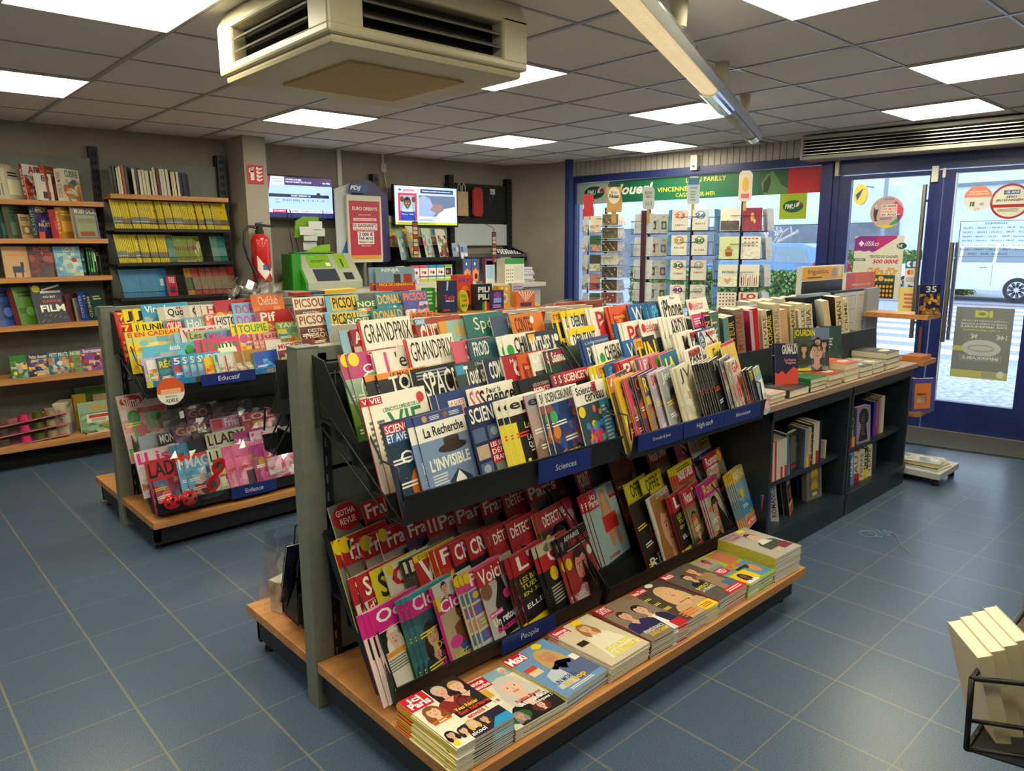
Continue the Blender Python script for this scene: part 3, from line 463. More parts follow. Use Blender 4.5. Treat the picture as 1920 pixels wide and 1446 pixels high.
# bay 2 of lower tray
def _iciB(c):
    c.rect(0,0,1,1,'a8c8d0',1); c.rect(0,.76,.36,1,'b81e3a',3); c.txt('ici',.12,.89,.3,.97,'fff',6); c.txt('Paris',.04,.79,.34,.89,'fff',6); c.rect(.74,.84,1,.98,'8a8a8a',3); c.rect(.76,.78,1,.83,'c8202c',4)
    c.person(.54,.86,.07,'e0b08c','c89a58','d8a888',True,3,False); c.poly([(.42,.2),(.4,.4),(.44,.74),(.64,.74),(.7,.45),(.82,.2),(.7,.12),(.6,.3),(.5,.14)],'d8a080',4); c.ell(.42,.66,.06,.16,'c89a58',3); c.ell(.66,.64,.06,.16,'c89a58',3)
    c.rect(.32,.38,.84,.6,'d8342c',5); c.txt('hommage',.2,.02,.6,.09,'b81e3a',6)
design('icibb','pale blue weekly with seated blonde behind red panel',_iciB,w=.225,h=.29,spine='c81e2a')
T('bbblack','black magazine with large serif initials','','17120f','f4efe6',th=.1,p=('PL','7a5a48','3a2418','17120f'),sub=[('B.B.','e8e0d4',.15,.06,.85,.22)],spine='8a1e28',h=.3,t=.006,bold=0)
T('figaro','cream framed magazine with young woman close up','LE FIGARO','e8dfd0','dfe3ea',th=.1,tx=(.4,.97),p=None,deco=lambda c:(c.rect(.12,.02,.99,.99,'a87a50',2),c.person(.6,.5,.34,'e0a888','a8703c','7a4a30',True,3,False)),h=.3,w=.22,t=.007,spine='ece4d4')
T('nousdeux','red and yellow romance magazine with couple','Nous Deux','8a7a5a','ffffff',band='c8203a',th=.26,tx=(.1,.95),p=('PP','d8a888','a87a3a','8a8a7a','d8a888','3a2418','4a5a7a'),badge=('f4efe6',.85,.86,.1),spine='3a6a3a',t=.0035)
T('nousyel','yellow banded romance magazine in plastic wrap','Nous Deux','9a8058','ffffff',band='c8203a',th=.3,tx=(.1,.9),p=('PL','c89878','4a3020','3a3a34',False),deco=lambda c:(c.rect(0,.88,1,1,'e0cf20',7),c.lines(.1,.9,.9,.97,2,'3a3410',8)),spine='e0cf20')
T('notretps','white seniors magazine with blue savings strip','NOTRE TEMPS','e4ddd4','8a4a5a',th=.36,tx=(.08,.55),bold=0,deco=lambda c:(c.rect(.5,.72,1,1,'e8d81a',4),c.rect(0,.5,1,.64,'2a3f8a',4),c.txt('Épargne',.3,.53,.9,.62,'f4efe6',6),c.lines(.55,.76,.95,.95,3,'8a7a10',5)),w=.25,spine='e4ddd4')
T('romanphoto','red romance magazine with couple and yellow badge','Roman','b8a888','ffffff',band='c8202c',th=.22,tx=(.1,.7),p=('PP','d8a888','5a3420','3a2a24','d8a888','2a1c18','3a3a44'),sub=[('Photo','c8202c',.1,.66,.6,.78,'f4efe6')],badge=(Y,.82,.88,.12),spine='c8202c',w=.24)
T('romanmag','magenta and yellow romance magazine with young man','Roman','c8c0a8','f2d83a',band='b8308a',th=.24,tx=(.1,.95),p=('P','d8a888','4a2c1c','2a3038',False),sub=[('Photo','d83a9a',.3,.72,.9,.8)],spine='b82a8a',t=.0035)
T('telearth','magazine with coastline photo and red title','ARTHUR','b8a080','ffffff',th=.2,band='e8c81a',p=('L','8ab8d0','4a90b8','c8a070'),badge=(Y,.3,.6,.12),sub=[('ARTHUR','ffffff',.1,.04,.7,.12,'c8202c')],spine='c88a2a',t=.0035)
T('pov','red and navy royal magazine','POINT','3a3a54','ffffff',th=.3,tx=(.05,.45),p=('PP','d8b098','3a2a20','2a3a6a','e0bca8','4a3424','6a4a5a'),deco=lambda c:(c.rect(0,.68,.5,1,'b82a3a',4),c.txt('DE VUE',.06,.7,.44,.8,'f4efe6',6)),spine='b82a3a')
T('redcover','dull red magazine with sleeping figure','','7a3a34','fff',p=('L','8a4a40','a8644c','c87a58'),badge=(Y,.85,.6,.1),spine='7a3a34')
T('wrapyel','yellow wrapped offer bundle of magazines','OFFRE','a8a060','3a3410',th=.3,band='d8cc20',tx=(.2,.8),p=('R',(.2,.1,.9,.9,'6a8aa8'),(.4,.2,.8,.7,'c8b898')),badge=(Y,.15,.6,.12),spine='d8cc20')
# --- flat piles on the base shelf
def _iciP(c):
    c.rect(0,0,1,1,'f0e8d8',1); c.poly([(0,.74),(.38,.74),(.4,.8),(.4,1),(0,1)],'c81e2c',4); c.txt('ici',.1,.88,.3,.97,'fff',6,.03); c.txt('Paris',.04,.77,.37,.88,'fff',6,.03)
    c.rect(.42,.34,1,1,'241c1e',2); c.person(.58,.84,.1,'e0a890','c8bcae','8a2a24',False,3,True); c.person(.84,.8,.1,'e8bca0','c89a5a','26262c',False,3,True)
    c.person(.22,.6,.1,'e8b89a','8a4e28','e8dcc8',True,3,False); c.txt('Yves Rénier',.46,.44,.86,.5,'f0e03a',8); c.txt('Son héritage',.46,.35,.99,.43,'e8402c',8,.03); c.txt('envolé !',.5,.27,.85,.34,'e8402c',8,.03)
    c.lines(.06,.4,.38,.48,2,'e07a2a',5); c.rect(.3,0,1,.25,'2a2438',3)
    for i,(h_,s_) in enumerate((('1c1410','d8a890'),('3a241a','e0b49a'),('d8b070','e8bca4'),('4a2c1c','d8a888'))): c.person(.1+i*.18,.2-.03*(i%2),.055,s_,h_,'3a3048',True,4,False)
    c.poly([(.62,0),(.78,.12),(1,.12),(1,0)],'2a9ad8',5); c.txt('Sans alcool',.1,.03,.55,.09,'fff',9); c.ell(.08,.07,.06,.04,Y,8)
design('iciparis','weekly with smiling older couple and white column',_iciP,w=.235,h=.3,t=.0035,spine='e8cf1a')
def _fd(c):
    c.rect(0,0,1,1,'e4dcc4',1); c.rect(0,.78,.46,.98,'c81e2c',4); c.txt('France',.04,.88,.4,.96,'fff',6,.03); c.txt('dimanche',.04,.8,.44,.87,'fff',6,.02); c.rect(.46,.82,1,1,'8ab0c0',2); c.person(.8,.92,.06,'e0b49a','e8e0d0','8a9aa8',False,3,False)
    c.person(.62,.6,.18,'ecc2ac','cfcac4','1c1c20',True,3,True); c.rect(.04,.6,.3,.76,'d8a83a',3); c.rect(.04,.44,.3,.58,'f0ebe0',3)
    for i in range(3): c.ell(.1+i*.08,.52,.03,.03,'b07a5a',5)
    c.txt('Brigitte Bardot',.42,.32,.9,.38,'d8283a',9); c.txt('Ses troublantes',.42,.25,.96,.31,'ffffff',9,.02); c.txt('obsèques !',.56,.18,.96,.24,'ffffff',9,.02)
    c.ell(.25,.14,.2,.1,'3a5a2a',4); c.person(.25,.15,.06,'c89a80','8a8a8a','c8b8a0',True,5,False); c.ell(.66,.14,.16,.09,'5a2c24',4); c.person(.66,.15,.06,'e0b49a','6a2c1c','3a1c1c',True,5,False)
design('francedim','weekly with large portrait of silver blonde lady',_fd,w=.235,h=.3,t=.0035,spine='c8303a')
def _maxi(c):
    c.rect(0,0,1,1,'6f97c4',1); c.rect(0,.82,.4,1,'c81e3a',4); c.txt('Maxi',.03,.83,.38,.98,'fff',6,.03); c.ell(.72,.93,.1,.06,Y,5)
    c.person(.62,.68,.14,'c88a64','c8a468','d8dce4',True,3,True); c.poly([(.5,.1),(.5,.5),(.62,.56),(.8,.5),(1,.4),(1,.1)],'5a6a94',4); c.poly([(.1,.12),(.2,.42),(.5,.5),(.5,.1)],'c4ccd8',4)
    c.txt('UN MORAL',.14,.2,.6,.28,'3a4a8a',9,.01); c.txt('au top',.22,.1,.7,.2,'f2c01a',9,.03); c.lines(.2,.03,.8,.08,2,'f4efe6',8); c.rect(.05,.5,.28,.66,'e8d0a0',5); c.rect(.05,.6,.28,.68,'d8402a',6); c.rect(.86,.4,.99,.52,'f4efe6',6)
design('maxi','pale blue weekly with woman in puffer jacket',_maxi,w=.235,h=.3,t=.0035,spine='e8cf1a')
def _fa(c):
    c.rect(0,0,1,1,'d8c8ae',1); c.rect(0,.84,.34,1,'c81e3a',4); c.txt('femme',.03,.9,.31,.97,'fff',6); c.txt('actuelle',.03,.84,.31,.895,'fff',6); c.ell(.6,.94,.11,.06,Y,5); c.person(.56,.76,.1,'dcae90','a8743c','e8dcc4',True,3,True)
    c.poly([(.2,.1),(.3,.5),(.5,.6),(.8,.5),(.95,.1)],'ece2cc',4); c.rect(.08,.5,.28,.6,'2a2a20',5); c.txt('JE CULTIVE',.3,.2,.9,.29,'f0e01a',8,.03); c.txt('LE BONHEUR !',.28,.1,.95,.19,'f0e01a',8,.03)
design('femme','beige weekly with laughing woman in cream jumper',_fa,w=.235,h=.3,t=.0035,spine='d8ccb4')
def _pdv(c):
    c.rect(0,0,1,1,'8a7464',1); c.rect(0,.8,.3,1,'b8202e',4); c.txt('POINT',.03,.91,.27,.97,'fff',6); c.txt('DE VUE',.03,.83,.27,.9,'fff',6); c.person(.3,.62,.11,'dca88c','3a2a20','2c2860',False,3,True); c.person(.68,.6,.12,'e0b094','2a1c18','242442',False,3,True)
    c.poly([(.6,.0),(.66,.4),(.72,.4),(.8,0)],'e8e8ee',6); c.txt('PRINCE FRANCK',.12,.14,.6,.21,'f2eee6',8); c.txt('SOUS LE CHARME',.14,.06,.6,.13,'f2d83a',8); c.rect(.72,.0,1,.16,'c8202c',7); c.ell(.9,.92,.09,.05,'8a6a3a',5)
design('pointdevue','royal weekly with two men in dark suits',_pdv,w=.235,h=.3,t=.0035,spine='8a3a34')
def _nd(c):
    c.rect(0,0,1,1,'4a4038',1); c.poly([(.0,.86),(.02,1),(.42,1),(.46,.86)],'c8202c',4); c.txt('Nous Deux',.04,.88,.42,.97,'fff',6,.02,shear=.3); c.person(.62,.62,.17,'e0ac88','d8b078','c8a47a',True,3,True); c.ell(.6,.95,.1,.05,'e8e8e8',5)
    for i in range(3): c.rect(.04,.66-i*.16,.24,.74-i*.16,['2a2a20','3a3020','7a6040'][i],5); c.lines(.05,.67-i*.16,.23,.73-i*.16,2,'e8d83a',6)
    c.rect(.6,0,1,.17,'f0d81a',7); c.lines(.64,.04,.96,.14,3,'c83a1a',8); c.lines(.1,.05,.55,.2,3,'e8702a',7)
design('nousflat','dark weekly with long haired blonde and yellow corner',_nd,w=.235,h=.3,t=.0035,spine='b8a03a')
def _pm(c):
    c.rect(0,0,1,1,'5a5650',1); c.rect(0,.84,.3,1,'b82430',4); c.txt('Match',.03,.86,.27,.97,'fff',6); c.person(.4,.7,.09,'d8a488','2a1c18','1c1c22',False,3,True); c.person(.7,.78,.09,'dca88c','7a5030','9a7c5c',True,3,True); c.poly([(.5,.1),(.55,.6),(.8,.64),(.95,.2)],'9a7c5c',4); c.rect(.7,.12,.95,.3,'4a6a94',5)
    c.txt('BARDOT',.1,.36,.5,.43,'e8d83a',8); c.txt('LA FRANCE',.1,.28,.5,.35,'f4efe6',8); c.rect(.4,.0,1,.14,'d8202c',7); c.lines(.45,.03,.95,.11,2,'f4dcdc',8)
design('match','grey weekly with walking couple and red corner',_pm,w=.235,h=.3,t=.0035,spine='c83038')
def _n76(c):
    c.rect(0,0,1,1,'8ab82a',1); c.rect(.03,.7,.5,.97,'b88a8a',2); c.rect(.54,.55,.97,.97,'b86a4a',2); c.person(.3,.84,.07,'8a5a40','2a1a14','8a8ad8',False,3,False); c.rect(.03,.36,.4,.68,'7a8a9a',2); c.rect(.0,.42,.3,.6,'c8202c',4); c.txt('VSD',.04,.45,.26,.57,'fff',6)
    c.rect(.03,.03,.55,.33,'e8c020',2); c.person(.25,.2,.07,'7a4e38','1c1410','f0ebe0',True,3,True); c.rect(.58,.03,.97,.5,'4a8ac8',2); c.ell(.78,.26,.12,.14,'d8864a',3); c.ell(.7,.34,.06,.05,'2a1c14',5)
    c.txt('1976',.3,.42,.78,.56,'e8582a',9,.03); c.rect(.4,.34,.8,.4,'1c1c1c',7)
design('y1976','green bordered magazine with bathers and orange year',_n76,w=.235,h=.3,t=.0035,spine='8ab82a')
def _nt(c):
    c.rect(0,0,1,1,'b0a8a0',1); c.txt('NOTRE',.04,.88,.5,.97,'a83a5a',6,0); c.txt('TEMPS',.04,.77,.5,.86,'a83a5a',6,0); c.ell(.7,.93,.12,.05,Y,5); c.person(.62,.68,.12,'e0b094','5a3a24','3a4438',False,3,True); c.poly([(.4,.4),(.5,.54),(.7,.54),(.8,.4)],'d8d4cc',6)
    c.rect(.62,.12,.96,.28,'7a1e3a',5); c.txt('Le plan',.3,.1,.55,.18,'f0e03a',8)
design('notretemps','lilac seniors monthly with woman in scarf',_nt,w=.235,h=.3,t=.0055,spine='d8d03a')
# ---------------------------------------------------------------- room shell
def slab(name,x0,y0,z0,x1,y1,z1,m): return struct(MB().box(x0,y0,z0,x1,y1,z1,None,m).build(name))
slab('floor',-3.2,-6.2,-.12,5.8,3.2,0,FLOOR)
slab('ceiling',-3.2,-6.2,CEIL,5.9,3.2,CEIL+.15,CEILM)
b=MB()
for i in range(-5,10): b.box(i*.6-.012,-6.2,CEIL-.006,i*.6+.012,3.0,CEIL+.002,None,TBAR)
for j in range(-10,5): b.box(-3.2,j*.6-.006,CEIL-.005,5.7,j*.6+.006,CEIL+.002,None,TBAR)
struct(b.build('trim_1'))
slab('wall_left_back',-3.2,2.98,0,1.41,3.15,CEIL,WALL)
slab('wall_pillar',1.41,2.61,0,1.6,3.15,CEIL,noisy('pale_taupe_paint','a09890','a8a098',3,.9))
slab('wall_back',1.6,2.98,0,4.62,3.15,CEIL,WALL)
slab('wall_west',-3.2,-6.2,0,-3.05,3,CEIL,WALL)
slab('wall_south',-3.2,-6.2,0,5.9,-6.05,CEIL,WALL)
b=MB(); b.prism([(4.60,3.15),(4.60,2.98),(4.885,2.33),(5.05,2.33),(5.3,3.15)],0,CEIL,'z',None,WALL); struct(b.build('wall_diagonal'))
# window wall frame: s along the wall, o outward, z up
_t=Vector((.103,-1,0)).normalized(); _o=Vector((-_t.y,_t.x,0))
WM=Matrix(((_t.x,_o.x,0,4.92),(_t.y,_o.y,0,2.27),(0,0,1,0),(0,0,0,1)))
def W(s,o,z): return WM@Vector((s,o,z))
CLAD=mat('white_timber_cladding','aba5a0',.6)
b=MB(WM)
b.box(-.02,.03,2.235,8.4,.2,CEIL,None,CLAD)
for i in range(0,44): b.box(-.02+i*.062,.012,2.238,-.02+i*.062+.056,.03,CEIL-.002,None,CLAD)
struct(b.build('wall_window_header'))
b=MB(WM); b.box(-.09,.0,0,.0,.2,CEIL,None,mat('white_strip','c9c8cc',.5)); struct(b.build('trim_2'))
b=MB(WM); b.box(0,.0,0,2.7,.2,.42,None,WALL); struct(b.build('wall_under_window'))
b=MB(WM); b.box(4.36,.0,0,8.4,.2,2.235,None,WALL); struct(b.build('wall_door_side'))
b=MB(WM); b.box(-.02,-.01,.42,.04,.08,2.235,None,NAVY); b.box(-.02,-.01,2.165,2.66,.08,2.235,None,NAVY); b.box(2.655,-.02,.0,2.75,.1,2.235,None,NAVY); b.box(0,-.03,.42,2.66,.1,.47,None,NAVY)
wf=b.build('window_1'); struct(wf)
b=MB(WM); b.box(.04,.035,.47,2.655,.041,2.165,None,glass); g=b.build('window_pane',wf)
b=MB(WM); b.box(2.75,0,2.07,4.36,.1,2.235,None,NAVY); b.box(4.28,0,0,4.36,.1,2.07,None,NAVY); b.box(2.75,0,0,2.8,.1,2.07,None,NAVY); b.box(2.8,.03,2.11,4.3,.034,2.13,None,mat('frame_highlight','3a4a8a',.3)); struct(b.build('trim_3'))
def door(name,s0,s1,g0,g1,gz0,gz1,hs,hz0,hz1,right):
    b=MB(WM); b.box(s0,.01,.015,g0,.07,2.06,None,NAVY); b.box(g1,.01,.015,s1,.07,2.06,None,NAVY); b.box(g0,.01,gz1,g1,.07,2.06,None,NAVY); b.box(g0,.01,.015,g1,.07,gz0,None,NAVY)
    b.box(g0,0,gz0,g0+.012,.02,gz1,None,mat('white_gasket','b9c4e0',.4)) if right else None
    d=struct(b.build(name)); 
    b=MB(WM); b.box(g0,.038,gz0,g1,.044,gz1,None,glass); b.build('door_pane',d)
    b=MB(WM); b.cyl((hs,-.075,hz0),(hs,-.075,hz1),.016,None,12,None,STEEL)
    for z in (hz0+.12,hz1-.12): b.cyl((hs,-.075,z),(hs,.03,z),.01,None,8,None,STEEL)
    b.cyl((hs+.0,.11,hz0),(hs,.11,hz1),.016,None,12,None,STEEL)
    b.build('door_handle',d)
    return d
d1=door('door_1',2.80,3.575,2.895,3.485,.25,2.026,3.475,.75,1.95,False)
d2=door('door_2',3.585,4.28,3.665,4.20,.25,2.03,3.70,.735,1.505,True)
b=MB(WM); b.cyl((3.53,.0,.98),(3.53,.01,.98),.018,None,10,None,CHROME); b.cyl((3.60,.0,.98),(3.60,.01,.98),.014,None,10,None,CHROME); b.build('lock',d1)
for q_,l_ in (((3.50,-.02,1.97,3.545,.009,2.09),'larger white contact sensor at the top of the left door'),((3.575,-.015,2.0,3.595,.009,2.07),'tiny white contact sensor at the top of the right door'),((2.77,-.03,2.06,2.80,.0,2.18),'white sensor strip at the hinge side above the left door')):
    b=MB(WM); b.box(*q_,None,WHITEM); tag(b.build('contact_sensor'),l_,'sensor')
# door closer keys
b=MB(WM); b.tube([(3.53,-.012,.97),(3.535,-.02,.9),(3.53,-.02,.84)],.004,6,None,CHROME); b.cyl((3.53,-.03,.91),(3.53,-.01,.91),.015,None,10,None,CHROME)
k=b.build('key_ring'); b=MB(WM); b.poly=None
b.box(3.518,-.025,.58,3.54,-.02,.84,'6a3f34',PAPER); b.box(3.505,-.026,.5,3.53,-.02,.6,'8a4a3a',PAPER); b.build('lanyard',k)
tag(k,'keys with a brown lanyard hanging from the blue door lock','keys')
# sill, mat
MATM=noisy('grey_coir_mat','2a2b2c','55565a',220,.95,0,(1,1,1),4,.6)
b=MB(); b.prism([(3.9,-1.02),(4.70,-1.32),(4.86,-2.25),(5.02,-3.1),(5.55,-3.1),(5.27,-1.1),(5.2,-.4),(3.9,-.4)],.0,.012,'z',None,MATM); tag(b.build('entrance_mat'),'dark grey flecked entrance mat before the blue glass doors','mat')
b=MB(WM); b.box(2.75,-.03,0,4.36,.12,.014,None,mat('aluminium_sill','8f8c86',.5,.6)); struct(b.build('trim_4'))
# ---------------------------------------------------------------- ceiling lights
EM=emis('lit_diffuser',PANEL_COLOR,PANEL_POWER)
where={(-1,-1):'at the top left corner of the view',(-1,2):'near the left wall of bookshelves',(2,2):'right behind the air conditioner towards the back wall',(2,-1):'partly hidden by the right side of the air conditioner',(5,2):'near the back wall above the right screen',(5,-1):'crossed by the end of the suspended tube lamp',(7,1):'last one before the window wall',(2,-4):'at the top edge right of the tube lamp',(5,-4):'at the right edge of the view',(7,-3):'next to the long air curtain'}
for (i,j) in list(where)+[(-4,-1),(-1,-4),(-4,-4),(2,-7),(-1,-7),(5,-7)]:
    t=empty('ceiling_light',(i*.6+.3,j*.6+.3,CEIL-.012))
    b=MB(); 
    for q in ((-.296,-.296,.296,-.286),(-.296,.286,.296,.296),(-.296,-.286,-.286,.286),(.286,-.286,.296,.286)): b.box(q[0],q[1],0,q[2],q[3],.011,None,WHITEM)
    b.build('frame',t); MB().box(-.286,-.286,.003,.286,.286,.01,None,EM).build('diffuser',t)
    tag(t,'square lit ceiling panel '+where.get((i,j),'behind the camera'),'ceiling light','recessed ceiling light panels')
# ceiling cassette air conditioner
ac=empty('air_conditioner',(.475,-.79,0))
CR=CREAM; h0,h1=2.155,2.387; R=.425
b=MB()
b.box(-.40,-.40,h1-.06,.40,.40,h1,None,CR)
# body ring with openings: corner posts + top and bottom bands
b.box(-R,-R,h0,R,R,h0+.035,None,CR); 
b.prism([(-R,h1-.075),(-R,h1-.055),(-.39,h1),(.39,h1),(R,h1-.055),(R,h1-.075)],-R,R,'y',None,CR)
for sx in (-1,1):
    for sy in (-1,1):
        x0,x1=sorted((sx*R,sx*(R-.13))); y0,y1=sorted((sy*R,sy*(R-.13))); b.box(x0,y0,h0+.02,x1,y1,h1-.05,None,CR)
b.build('housing',ac,None,None,.012)
b=MB(); b.box(-R+.055,-.292,h0+.04,R-.055,.292,h1-.08,None,DARK); b.box(-.292,-R+.055,h0+.04,.292,R-.055,h1-.08,None,DARK); b.build('inner_duct',ac)
for a in range(4):
    Mz=Matrix.Rotation(a*math.pi/2,4,'Z')
    for zz in (h0+.07,h0+.115):
        b=MB(Mz); b.prism([(-R+.002,zz),(-R+.04,zz+.018),(-R+.042,zz+.012),(-R+.004,zz-.006)],-.29,.29,'x',None,mat('grey_louvre','6f6a5c',.4)); b.build('louvre',ac)
b=MB(); b.box(-.41,-.41,h0-.028,.41,.41,h0+.004,None,CR); b.build('bottom_panel',ac,None,None,.02)
GR=mat('dusty_filter_mesh','c4aa80',.8); b=MB(); b.box(-.25,-.25,h0-.033,.25,.25,h0-.027,None,GR)
for i in range(48): b.box(-.25,-.25+i*.0104,h0-.036,.25,-.25+i*.0104+.004,h0-.033,None,mat('filter_rib','dcc498',.7))
b.build('intake_grille',ac)
tag(ac,'large cream ceiling cassette air conditioner with dark side louvres','air conditioner')
# suspended tubular lamp
tl=empty('tube_lamp',(0,0,0)); A=Vector((.42,-2.02,2.2)); B_=Vector((3.36,-.76,2.2)); dd=(B_-A).normalized(); L=(B_-A).length
side=Vector((-dd.y,dd.x,0)); MT=Matrix(((dd.x,side.x,0,A.x),(dd.y,side.y,0,A.y),(0,0,1,A.z),(0,0,0,1)))@Matrix.Rotation(math.radians(24),4,'X')
b=MB(MT); n=14; prof=[(.055*math.cos(math.pi*i/n),.055*math.sin(math.pi*i/n)+.0) for i in range(n+1)]
b.prism(prof,-.5,L,'x',None,CHROME); b.box(-.5,-.06,-.012,L,-.05,.02,None,STEEL); b.box(-.5,.05,-.012,L,.06,.02,None,STEEL); b.build('reflector_profile',tl)
LV=noisy('ribbed_diffuser','c9b48a','d8c7a0',5,.4)
_n,_l,_b=nodes(LV); _b.inputs['Emission Color'].default_value=(1,.78,.45,1); _b.inputs['Emission Strength'].default_value=.3
LV2=noisy('unlit_ribbed_diffuser','8f866e','a59a7c',5,.4)
def diff(x0,x1,m,nm):
    b=MB(MT); k=int((x1-x0)/.014)
    for i in range(k):
        x=x0+i*(x1-x0)/k; w=(x1-x0)/k
        for (xa,xb,rr) in ((x,x+w*.7,.052),(x+w*.7,x+w,.046)):
            p=[(-rr*math.cos(math.pi*q/10),-.008-rr*.75*math.sin(math.pi*q/10)) for q in range(11)]; b.prism(p,xa,xb,'x',None,m)
    b.build(nm,tl)
diff(-.5,1.5,LV,'diffuser'); diff(2.02,3.02,LV2,'diffuser')
b=MB(MT); p=[(-.056*math.cos(math.pi*q/12),-.008-.05*math.sin(math.pi*q/12)) for q in range(13)]; b.prism(p,1.5,2.02,'x',None,CHROME); b.build('chrome_cover',tl); b=MB(MT); b.prism(p,3.02,L,'x',None,CHROME); b.build('chrome_cover',tl)
MT0=MT@Matrix.Rotation(math.radians(-24),4,'X')
for x in (.95,1.98,2.88):
    b=MB(MT0); b.cyl((x,.02,.10),(x,.02,.188),.028,.034,12,None,mat('cream_ceiling_rose','cfc6ac',.5)); b.tube([(x,.02,.04),(x,.02,.11)],.002,5,None,STEEL); b.build('suspension',tl)
tag(tl,'long chrome tubular lamp hanging diagonally under the ceiling tiles','lamp')
# air curtain
acu=empty('air_curtain'); b=MB(WM); s0,s1=2.56,5.2; CREAM=mat('greyed_white_metal','a9a79f',.45)
b.box(s0,-.27,2.345,s1,.0,2.375,None,CREAM); b.box(s0,-.27,2.185,s1,.0,2.215,None,CREAM); b.box(s0,-.275,2.185,s0+.02,0,2.375,None,CREAM); b.box(s0,-.02,2.2,s1,0,2.36,None,CREAM); b.build('housing',acu,None,None,.004)
b=MB(WM); b.box(s0+.02,-.2,2.215,s1,-.19,2.345,None,DARK); b.build('cavity',acu)
for i in range(5):
    z=2.228+i*.025; b=MB(WM); b.prism([(-.272,z),(-.24,z+.010),(-.24,z+.006),(-.272,z-.006)],s0+.02,s1,'x',None,STEEL); b.build('slat',acu)
tag(acu,'long louvred air curtain above the blue doors','air curtain')
# small ceiling vents by the window and sensor
for k,(x,y,l) in enumerate([(4.86,1.38,'left'),(5.0,.22,'right')]):
    b=MB(); b.box(x-.09,y-.13,CEIL-.014,x+.09,y+.13,CEIL-.006,None,mat('vent_plate','a9a5a2',.6)); 
    for q in range(5): b.box(x-.07+q*.03,y-.11,CEIL-.017,x-.06+q*.03,y+.11,CEIL-.014,None,WHITEM)
    tag(b.build('ceiling_vent'),'small grey ceiling vent, '+l+' of the two before the timber cladding','vent')
b=MB(WM); b.box(1.43,-.045,2.2,1.50,.012,2.34,None,WHITEM); b.cyl((1.465,-.05,2.235),(1.465,-.044,2.235),.014,None,12,None,mat('lens_grey','5a6068',.2)); tag(b.build('motion_sensor',None,None,None,.015),'white motion sensor on the cladding above the shop window','sensor')
b=MB(); b.box(4.62,2.04,.0,4.68,2.10,CEIL-.012,None,NAVY); tag(b.build('blue_pole'),'slim navy pole standing by the left end of the shop window','pole')
# ---------------------------------------------------------------- stickers and posters on the glass (local wall coordinates)
def stick(name,s0,s1,z0,z1,fn,label,cat,mir=False,o=.03,th=.001,m=None,back='d8d8d8'):
    b=MB(WM); b.box(s0,o,z0,s1,o+th,z1,back,PRINT); f=Face(b,s1-s0,z1-z0,o,s0,z0,mir=mir,m=m); fn(f); return tag(b.build(name),label,cat)
def disc(name,s,z,r,fn,label,cat,mir=False,col='e8e4dc',rim=None):
    b=MB(WM); b.prism([(s+r*math.cos(6.2832*i/32),z+r*math.sin(6.2832*i/32)) for i in range(32)],.0305,.0315,'y',rim or col); f=Face(b,2*r,2*r,.0303,s-r,z-r,mir=mir); fn(f); return tag(b.build(name),label,cat)
def _ban(c):
    c.rect(0,0,1,1,'0f6a4a',1); c.rect(0,0,.16,1,'aebdb8',2); c.ell(.085,.52,.05,.3,'0a4a34',3,24); c.txt('PMU',.05,.42,.095,.66,'e8f0ea',6,.02,shear=.2); c.poly([(.1,.5),(.105,.7),(.12,.78),(.118,.6),(.13,.5)],'e8f0ea',5); c.ell(.122,.6,.012,.12,'c8202c',5,8)
    c.txt('Jouer!',.19,.2,.36,.85,'e4f0ea',6,.03,shear=.3); c.txt('VINCENNES',.38,.36,.52,.56,'e8d83a',6,.01); c.txt('LYON PARILLY',.5,.7,.66,.9,'d8d03a',6,.01); c.txt('CAGNES-SUR-MER',.46,.1,.62,.28,'c8d03a',6,.01)
    c.rect(.78,.0,.885,1,'2a5a3a',3); c.poly([(.8,0),(.79,.5),(.81,.8),(.83,.95),(.845,.7),(.86,.4),(.885,.2),(.885,0)],'5a8a54',4); c.poly([(.8,.1),(.8,.5),(.82,.8),(.825,.5),(.815,.1)],'1c3a24',5); c.rect(.885,0,1,1,'c81e34',4)
stick('banner',.045,2.655,1.94,2.16,_ban,'green racing banner across the top of the shop window','banner')
stick('sticker',2.29,2.53,1.72,1.94,lambda c:(c.rect(0,0,1,1,'a8c020',1),c.ell(.5,.5,.38,.24,'0f5a3a',3,24),c.txt('PMU',.2,.4,.58,.6,'f0f4f0',6,.02,shear=.2),c.poly([(.6,.46),(.64,.62),(.76,.68),(.7,.5)],'f0f4f0',5),c.ell(.76,.58,.05,.06,'c8202c',5)),'lime green square sticker with dark oval under the banner','sticker')
def _ed(c):
    c.ell(.5,.5,.5,.5,'c8a8a8',1,32); c.poly([(.5,.02),(.86,.16),(.96,.4),(.8,.3),(.6,.12)],'2a9a5a',2); c.poly([(.75,.85),(.98,.6),(.97,.4),(.66,.5),(.62,.7)],'d8406a',2); c.poly([(.8,.4),(.97,.42),(.86,.16)],'7a3a8a',3); c.poly([(.2,.1),(.8,.1),(.65,.02),(.35,.02)],'d8c83a',3)
    c.txt('EURO DREAMS',.4,.88,.68,.93,'3a3a4a',6); 
    for t,y,col in (('20 000€',.66,'2a2a3a'),('PAR MOIS',.57,'e0583a'),('PENDANT',.48,'c87a5a'),('30 ANS',.39,'2a2a3a')): c.rect(.32,y-.015,.8,y+.085,'e8dcd8',4); c.txt(t,.34,y,.78,y+.065,col,6)
    c.poly([(.12,.66),(.2,.78),(.24,.6),(.2,.3),(.26,.24),(.16,.22),(.1,.45)],'3a3a44',3); c.rect(.14,.6,.22,.75,'c8ccd0',4); c.lines(.3,.26,.7,.34,2,'6a4a5a',4)
disc('sticker',3.185,1.752,.128,_ed,'round pink lottery sticker on the left glass door','sticker')
